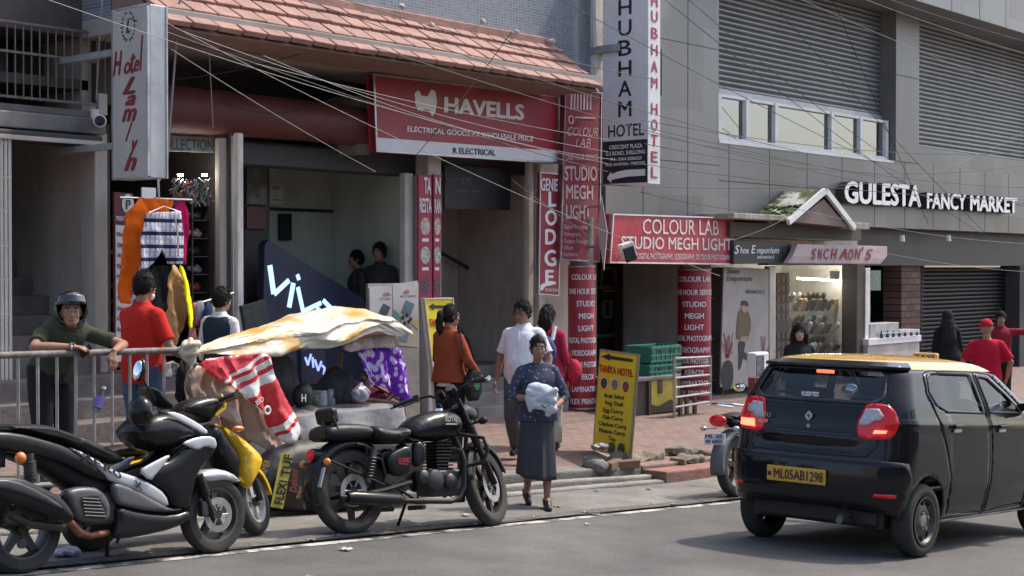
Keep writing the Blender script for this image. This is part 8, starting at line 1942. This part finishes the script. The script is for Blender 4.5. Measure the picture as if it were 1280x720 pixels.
mb.add([(xm_ + .03, Yc_ - .006, zf_ + .03), (b2.x - .03, Yc_ - .006, zf_ + .03), (b2.x - .03, Yc_ - .006, zf_ + .1), (xm_ + .5, Yc_ - .006, zf_ + .2), (xm_ + .2, Yc_ - .006, zf_ + .12), (xm_ + .03, Yc_ - .006, zf_ + .16)], [tuple(range(6))]); mb.build("dark_panel", m_wood_dk, ct)
mb = MB(); mb.box(b2.x - .05, b2.x, Yc_, Yc_ + .6, zf_, a.z - .05); mb.box(a.x, a.x + .04, Yc_, Yc_ + .6, zf_, a.z - .05); mb.build("side_panel", m_wood, ct)
m_crate = M("crate_green", (.012, .16, .10), .45, var=.15, scale=8, dirt=(.05, .12, .09), dirt_amt=.4)
def crate(label, px0, py0, px1, py1, Y, d=.42):
 X0, X1, z0, z1 = R4(Y, px0, py0, px1, py1); t = thing("plastic_crate", label, "crate", ((X0 + X1) / 2, Y + d / 2, z0), 0, "green plastic crates on the counter"); w, h = (X1 - X0) / 2, z1 - z0
 mb = MB(); mb.box(-w, w, -d / 2, d / 2, 0, .02)
 for s in (-1, 1): mb.box(-w, w, s * d / 2 - .012, s * d / 2 + .012, .02, h); mb.box(s * w - .012, s * w + .012, -d / 2, d / 2, .02, h)
 mb.build("tub", m_crate, t, bevel=.006)
 mb = MB()
 for z in (.03, h * .45, h - .03):
  for s in (-1, 1): mb.box(-w - .01, w + .01, s * (d / 2 + .013) - .01, s * (d / 2 + .013) + .01, z - .012, z + .012)
  mb.box(-w - .022, -w - .012, -d / 2, d / 2, z - .012, z + .012)
 for k in range(7): x = -w + .03 + (2 * w - .06) * k / 6; mb.box(x - .01, x + .01, -d / 2 - .022, -d / 2 - .012, .0, h)
 mb.build("ribs", m_crate, t, bevel=.003)
 mb = MB()
 for x in (-w * .35, w * .35): mb.box(x - .05, x + .05, -d / 2 - .024, -d / 2 - .011, h * .58, h * .78)
 mb.build("grip_hole", m_black, t)
crate("green plastic crate, topmost of the stack on the yellow counter", 813, 433, 850, 455, Yc_ + .08); crate("green plastic crate, lower one of the stack on the yellow counter", 811, 456, 850, 474, Yc_ + .08); crate("darker green crate standing left of the stacked crates", 797, 449, 811, 475, Yc_ + .25, .35)
rl = thing("steel_rails", "worn steel gate of six horizontal rails in front of the right red column", "gate", at(868, 530, 11.6), built_in_world=True)
Pr = lambda x, y: at(x, y, 11.6)
mb = MB()
for k in range(6): y0, y1 = 448 + k * 12.3, 446 + k * 11.2; mb.tube([Pr(843, y0), Pr(889, y1)], .016, 8)
mb.build("rails", m_steel, rl, smooth=True)
for x, yt, yb in ((843, 446, 533), (888, 445, 503)): mb = MB(); mb.tube([Pr(x, yt), Pr(x, yb)], .022, 8); mb.build("post", m_steel, rl, smooth=True)
for x in (858, 866, 876): mb = MB(); p_ = Pr(x, 505); mb.box(p_.x - .03, p_.x + .03, 11.68, 11.72, zp(p_.x, 11.7) - .02, Pr(x, 498).z); mb.build("wooden_stake", m_wood, rl)
# stones and offcuts holding the menu board
mrk = M("grey_stone", (.16, .15, .14), .8, var=.3, scale=9, bump=.5, bscale=20)
rnd = random.Random(6)
for i, (x, y, Y_, sx, sy, sz, rz_, lab, mt) in enumerate(((740, 563, 9.55, .12, .10, .09, .2, "round dark stone at the left foot of the tall menu board", mrk), (748, 575, 9.42, .16, .12, .08, .5, "flat dark stone in front of the tall menu board", mrk), (790, 580, 9.60, .13, .09, .06, .3, "squared stone at the right foot of the tall menu board", mrk), (772, 568, 9.62, .12, .11, .09, 1, "lumpy stone under the middle of the tall menu board", mrk))):
 q = at(x, y, Y_); mb = MB(); mb.ell((0, 0, 0), (sx, sy, sz), n=10, m=7); o = put("stone", remesh(mb, .018, 1, .03, 9, i), mt, None); o.location = (q.x, Y_, zp(q.x, Y_) + sz * .6); o.rotation_euler = (0, 0, rz_); tag(o, lab, "stone", "stones propping the tall menu board")
q = at(766, 577, 9.4)
for i, (dx, dy, L_, rz_, lab) in enumerate(((0, 0, .42, 22, "short wooden beam lying in front of the tall menu board"), (.22, -.02, .30, -18, "short wooden block nearest the kerb below the menu board"))):
 o = MB().obox((0, 0, 0), (L_, .10, .09)).build("wood_block", m_wood, bevel=.012); o.location = (q.x + dx, q.y + dy, zp(q.x + dx, q.y + dy) + .05); o.rotation_euler = (0, 0, R(rz_)); tag(o, lab, "wood block")
mb = MB(); mb.ell((0, 0, 0), (.12, .08, .03)); o = put("plastic_wrap", remesh(mb, .010, 1, .03, 12), M("crumpled_plastic", (.15, .15, .155), .3, var=.2, bump=.5), None); q = at(751, 558, 9.5); o.location = (q.x, 9.5, q.z); tag(o, "crumpled pale plastic wrap on the stones under the menu board", "plastic wrap")
# broken kerb: rough slabs and rubble where the pavement is open
mb = MB(); rnd = random.Random(15); cx, cy = at(850, 585, 9.5).x, 9.5
hole = MB();
for i, (dx, dy, sx, sy, sz, lab) in enumerate(((-.4, .25, .55, .16, .12, "rough kerb slab at the back of the broken pavement patch"), (.45, .32, .6, .16, .12, "long rough slab on the right of the broken pavement patch"), (.0, .02, .45, .2, .09, "tilted broken slab in the middle of the broken pavement patch"), (.75, .05, .4, .18, .09, "mossy broken slab beside the parked motorcycle wheel"))):
 mb = MB(); mb.obox((0, 0, 0), (sx, sy, sz * .8)); o = put("broken_slab", remesh(mb, .014, 1, .05, 5, i), M("rubble_stone", (.17, .145, .12), .9, var=.4, scale=6, bump=.7, bscale=18, dirt=(.07, .075, .04), dirt_amt=.6), None)
 o.location = (cx + dx, cy + dy - .1, zp(cx + dx, cy + dy) + .015); o.rotation_euler = (R(rnd.uniform(-8, 8)), R(rnd.uniform(-8, 8)), R(rnd.uniform(-10, 10))); tag(o, lab, "stone slab", "broken kerb slabs near the red kerb")
o = MB().tube([at(848, 596, 9.25), at(896, 590, 9.25)], .022, 8).build("fallen_pipe", m_conc_lt, smooth=True); tag(o, "thin pale pipe lying along the broken kerb", "pipe")
# white meter box with dark print behind the taxi
mbx = thing("meter_box", "white box with black printed side standing between the shoe poster and the taxi", "box", at(950, 500, 10.6), built_in_world=True)
X0, X1, z0, z1 = R4(10.6, 945, 441, 962, 473); mb = MB(); mb.box(X0, X1, 10.6, 10.75, z0, z1); mb.build("box", m_white, mbx, bevel=.03, seg=3)
mb = MB(); mb.box((X0 + X1) / 2 - .05, (X0 + X1) / 2 + .05, 10.7, 10.8, zp(X0, 10.7) - .05, z0); mb.build("post", M("post_red", (.25, .05, .05), .6), mbx)
mb = MB(); mb.box(X0 + .01, X0 + (X1 - X0) * .58, 10.592, 10.6, z0 + .02, z1 - .04); mb.build("printed_panel", M("mono_panel", (.10, .10, .12), .4, var=.95, scale=16), mbx)
bar = tag(MB().tube([at(955, 470, 10.2), at(990, 468, 10.2)], .02, 8).tube([at(975, 469, 10.2), at(975, 520, 10.2)], .02, 8).build("guard_rail", m_steel, smooth=True), "short steel guard rail between the white box and the taxi", "rail")
# trestle with trays at the market doorway
ct = thing("sales_table", "white sales table with trays at the dark market doorway", "table", at(1118, 440, 12.6), built_in_world=True)
X0, X1, z0, z1 = R4(12.6, 1086, 424, 1152, 432); mb = MB(); mb.box(X0, X1, 12.6, 13.2, z0, z1); mb.build("top", m_white, ct, bevel=.006)
mb = MB(); mb.box(X0 + .03, X1 - .03, 12.63, 13.1, zp(X0, 12.6) - .1, z0); mb.build("cabinet", m_conc_lt, ct)
for (a0, a1, a2, a3, lab) in ((1088, 405, 1124, 424, "white box of goods, left one on the market sales table"), (1126, 413, 1150, 424, "small tray of bottles, right one on the market sales table")):
 X0, X1, z0, z1 = R4(12.68, a0, a1, a2, a3); o = MB().box(X0, X1, 12.68, 13.05, z0 - .005, z1).build("goods_box", M("goods_box_%d" % a0, (.38, .38, .38), .5, var=.4, scale=6), bevel=.01); tag(o, lab, "box")
rr = tag(MB().tube([at(1102, 417, 12.58), at(1150, 414, 12.58)], .01, 6).build("display_rail", m_steel), "thin steel rail in front of the boxes on the market sales table", "rail")
for i in range(7):
 q = at(1104 + 7.4 * i, 424, 12.60); o = link("bottle", bpy.data.meshes["bottle"] if False else (shoe_mesh.get("_b") or shoe_mesh.setdefault("_b", MB().lathe([(0, .03), (.1, .03), (.13, .012), (.16, .012), (.16, 0)], (0, 0, 0), (0, 0, 1), 10).build("small_bottle", M("bottle_dark", (.05, .06, .09), .2, var=.2), smooth=True).data)))
 o.name = "small_bottle"; o.location = (q.x, 12.63, q.z); tag(o, "small dark bottle in the row along the front of the market sales table", "bottle", "bottles along the market sales table")
for o in [o for o in COL.objects if o.name.startswith("small_bottle") and 'label' not in o]: bpy.data.objects.remove(o)
for i, (x, y, w, h, lab) in enumerate(((1091, 343, 10, 20, "small lit poster panel beside the shoe shop post"), (1118, 340, 14, 16, "pale lit shelf panel in the market doorway"))):
 X0, X1, z0, z1 = R4(14.2, x, y - 5, x + w, y + h); o = MB().box(X0, X1, 14.2, 14.25, z0, z1).build("lit_panel", M("lit_panel", (.30, .36, .36), .4, var=.7, scale=9, emit=.25)); tag(o, lab, "panel")
o = MB().tube([at(1114, 336, 14.1), at(1114, 366, 14.1)], .02, 8).build("tube_light", m_lamp); tag(o, "upright white tube light inside the market doorway", "tube light")
for i, (x, y) in enumerate(((1127, 294), (1185, 294))): o = MB().cyl(at(x, y, 12.75), at(x, y, 12.75) + Vector((0, 0, -.12)), .05, .06).build("down_light", m_white, smooth=True); tag(o, "small white downlight under the market cladding, %s one" % ("left" if i == 0 else "right"), "lamp", "downlights under the market cladding")
# shoes in the lit window
rnd = random.Random(44)
for r_, y in enumerate((386, 415, 441, 462)):
 n = 24
 for i in range(n):
  q = at(994 + 71 * (i % 12) / 11 + (3 if i > 11 else 0), y, 13.55); nm = rnd.choice(["black", "white", "black", "tan", "grey", "brown", "white"])
  put_shoe(nm, (q.x, 13.45 + (.2 if i > 11 else 0) + .05 * rnd.random(), q.z + (.16 if i > 11 else .05)), R(-120 + rnd.uniform(-15, 15)), R(-42 + rnd.uniform(-8, 8)), "%s shoe on the %s glass shelf of the lit shoe window" % (nm, ["top", "second", "third", "lowest"][r_]), "shoes on the glass shelves of the lit window", 1.9)
o = MB().obox(at(1045, 378, 13.4), (.34, .02, .12)).build("price_card", M("card_orange", (.45, .22, .06), .6)); tag(o, "orange card among the shoes on the upper glass shelf", "card")
o = MB().obox(at(1043, 344, 13.2), (.36, .02, .16)).build("notice_card", M("card_cream", (.42, .40, .30), .6)); tag(o, "cream notice high inside the shoe window", "notice")
# ---- litter and grit
rnd = random.Random(77)
m_lit = [M("litter_%d" % i, c, .7, var=.2) for i, c in enumerate(((.45, .43, .40), (.2, .17, .13), (.14, .2, .3)))]
for i in range(15):
 px, py = rnd.uniform(60, 900), 0
 Y_ = rnd.choice((7.98, 8.05, 8.15, 8.4, 8.7, 7.6, 6.8, 9.0)) + rnd.uniform(-.1, .1); X_ = rnd.uniform(5.5, 13)
 s_ = rnd.uniform(.015, .045); mb = MB(); mb.sheet(lambda u, v: ((u - .5) * s_ * 2, (v - .5) * s_ * 1.4, .008 * math.sin(u * 9 + i) * math.cos(v * 7)), 4, 4)
 o = mb.build("litter", m_lit[i % 3], smooth=True, solid=.002); o.location = (X_, Y_, zp(X_, Y_) + .014); o.rotation_euler = (0, 0, rnd.uniform(0, 6)); tag(o, "scrap of %s litter on the roadside" % ("pale", "brown", "blue")[i % 3], "litter", "litter scraps along the roadside")
q = at(84, 695, 8.2); mb = MB(); mb.ell((0, 0, 0), (.09, .05, .035)); o = put("plastic_wrap", remesh(mb, .009, 1, .03, 15), M("crumpled_blue", (.35, .38, .5), .3, var=.5, scale=30), None); o.location = (q.x, 8.2, zp(q.x, 8.2) + .03); tag(o, "crumpled blue and white packet on the ground under the black scooter", "packet")
# ---- overhead cables
m_cable = M("cable_black", (.015, .015, .015), .6, var=0); m_cablew = M("cable_grey", (.22, .21, .205), .6, var=0)
def cable(label, a, b2, drop, r=.008, mat=None, grp="overhead cables across the shop fronts", n=18):
 mb = MB(); mb.tube(sag(a, b2, drop, n), r, 5); o = mb.build("cable", mat or m_cable, smooth=True); tag(o, label, "cable", grp)
CB = [((60, 0, 11.2), (760, 205, 11.4), .10, 1), ((210, 30, 11.3), (900, 345, 10.9), .12, 1), ((215, 62, 11.4), (470, 215, 11.4), .03, 1), ((230, 40, 11.4), (760, 190, 11.4), .12, 1), ((140, 15, 11.5), (760, 215, 11.3), .08, 0), ((320, 80, 11.4), (760, 175, 11.4), .05, 1),
  ((330, 70, 11.35), (770, 200, 11.4), .16, 1), ((380, 0, 11.3), (1000, 190, 11.3), .10, 0), ((430, 0, 11.3), (820, 100, 11.3), .06, 0), ((700, 0, 11.2), (1120, 215, 11.6), .05, 0), ((830, 0, 11.2), (1130, 230, 12.0), .05, 0), ((860, 0, 11.2), (1120, 205, 12.0), .08, 0),
  ((800, 150, 11.3), (1290, 190, 11.6), .20, 0), ((800, 165, 11.3), (1290, 235, 11.6), .15, 0), ((805, 180, 11.3), (1290, 205, 11.4), .28, 0), ((800, 205, 11.3), (1290, 250, 11.4), .1, 0), ((810, 160, 11.4), (1100, 222, 12.0), .03, 0), ((1000, 0, 11.2), (1290, 118, 11.4), .05, 1), ((1080, 0, 11.2), (1290, 70, 11.4), .04, 1),
  ((1130, 228, 12.3), (1290, 160, 11.4), .08, 1), ((1110, 0, 11.2), (1290, 55, 11.4), .03, 0), ((990, 260, 11.7), (1290, 305, 11.4), .10, 1), ((915, 300, 11.9), (1000, 262, 11.7), .05, 1), ((1085, 312, 11.8), (1290, 340, 11.6), .06, 1), ((1125, 225, 12.2), (1240, 300, 11.9), .02, 0), ((740, 230, 12.0), (1130, 225, 12.3), .10, 0),
  ((640, 40, 11.5), (520, 195, 11.6), .03, 0), ((470, 60, 11.3), (1290, 255, 11.2), .3, 0), ((800, 240, 11.6), (960, 265, 11.8), .05, 0), ((1040, 0, 11.2), (1160, 280, 11.8), .03, 0), ((960, 0, 11.2), (1230, 290, 11.7), .06, 0), ((640, 225, 11.9), (770, 318, 12.1), .02, 1), ((280, 130, 12.4), (440, 110, 12.2), .18, 0), ((215, 100, 12.2), (400, 60, 12.0), .05, 0)]
for i, (a, b2, d, w) in enumerate(CB): cable("thin %s cable sagging across the shop fronts" % ("pale grey" if w else "black"), at(*a), at(*b2), d, .0036 if w else .0052, m_cablew if w else m_cable, "%s overhead cables across the shop fronts" % ("pale" if w else "black"))
cable("pale twisted cable hanging down the metal side of the hotel sign", at(226, 0, 11.9), at(208, 222, 12.0), -.02, .012, m_cablew, "cables hanging by the hotel sign"); cable("pale thin cable hanging left of the hotel sign", at(129, -5, 12.3), at(121, 125, 12.5), .0, .008, m_cablew, "cables hanging by the hotel sign"); cable("thin kinked wire hanging under the awning onto the rolled canopy", at(262, 62, 12.2), at(267, 160, 12.3), .0, .006, m_cablew, "cables hanging by the hotel sign")
cable("black cable looping beside the tall white hotel lightbox", at(826, 62, 11.6), at(826, 120, 11.8), -.0, .010, m_cable, "cables hanging by the hotel sign")
# pipes at the corner of the arcade and bits on the roof edge
o = MB().tube([at(741, -20, 12.36), at(743, 60, 12.36)], .03, 8).build("drain_pipe", m_conc_lt, smooth=True); tag(o, "grey drain pipe down the corner pier above the tiled awning", "pipe")
for i, (x, y) in enumerate(((502, 8), (605, 28), (645, 41), (688, 52), (540, 32), (565, 40))):
 mb = MB(); mb.ell((0, 0, 0), (.05, .035, .03)); o = put("roof_debris", remesh(mb, .012, 1, .03, 14, i), m_conc_lt, None); q = at(x, y, 12.3); o.location = (q.x, 12.3, max(q.z, 4.36)); tag(o, "small grey lump of cement on the tiled awning below the mosaic wall", "cement lump", "cement lumps on the tiled awning")
bpy.data.scenes.remove(TMP)
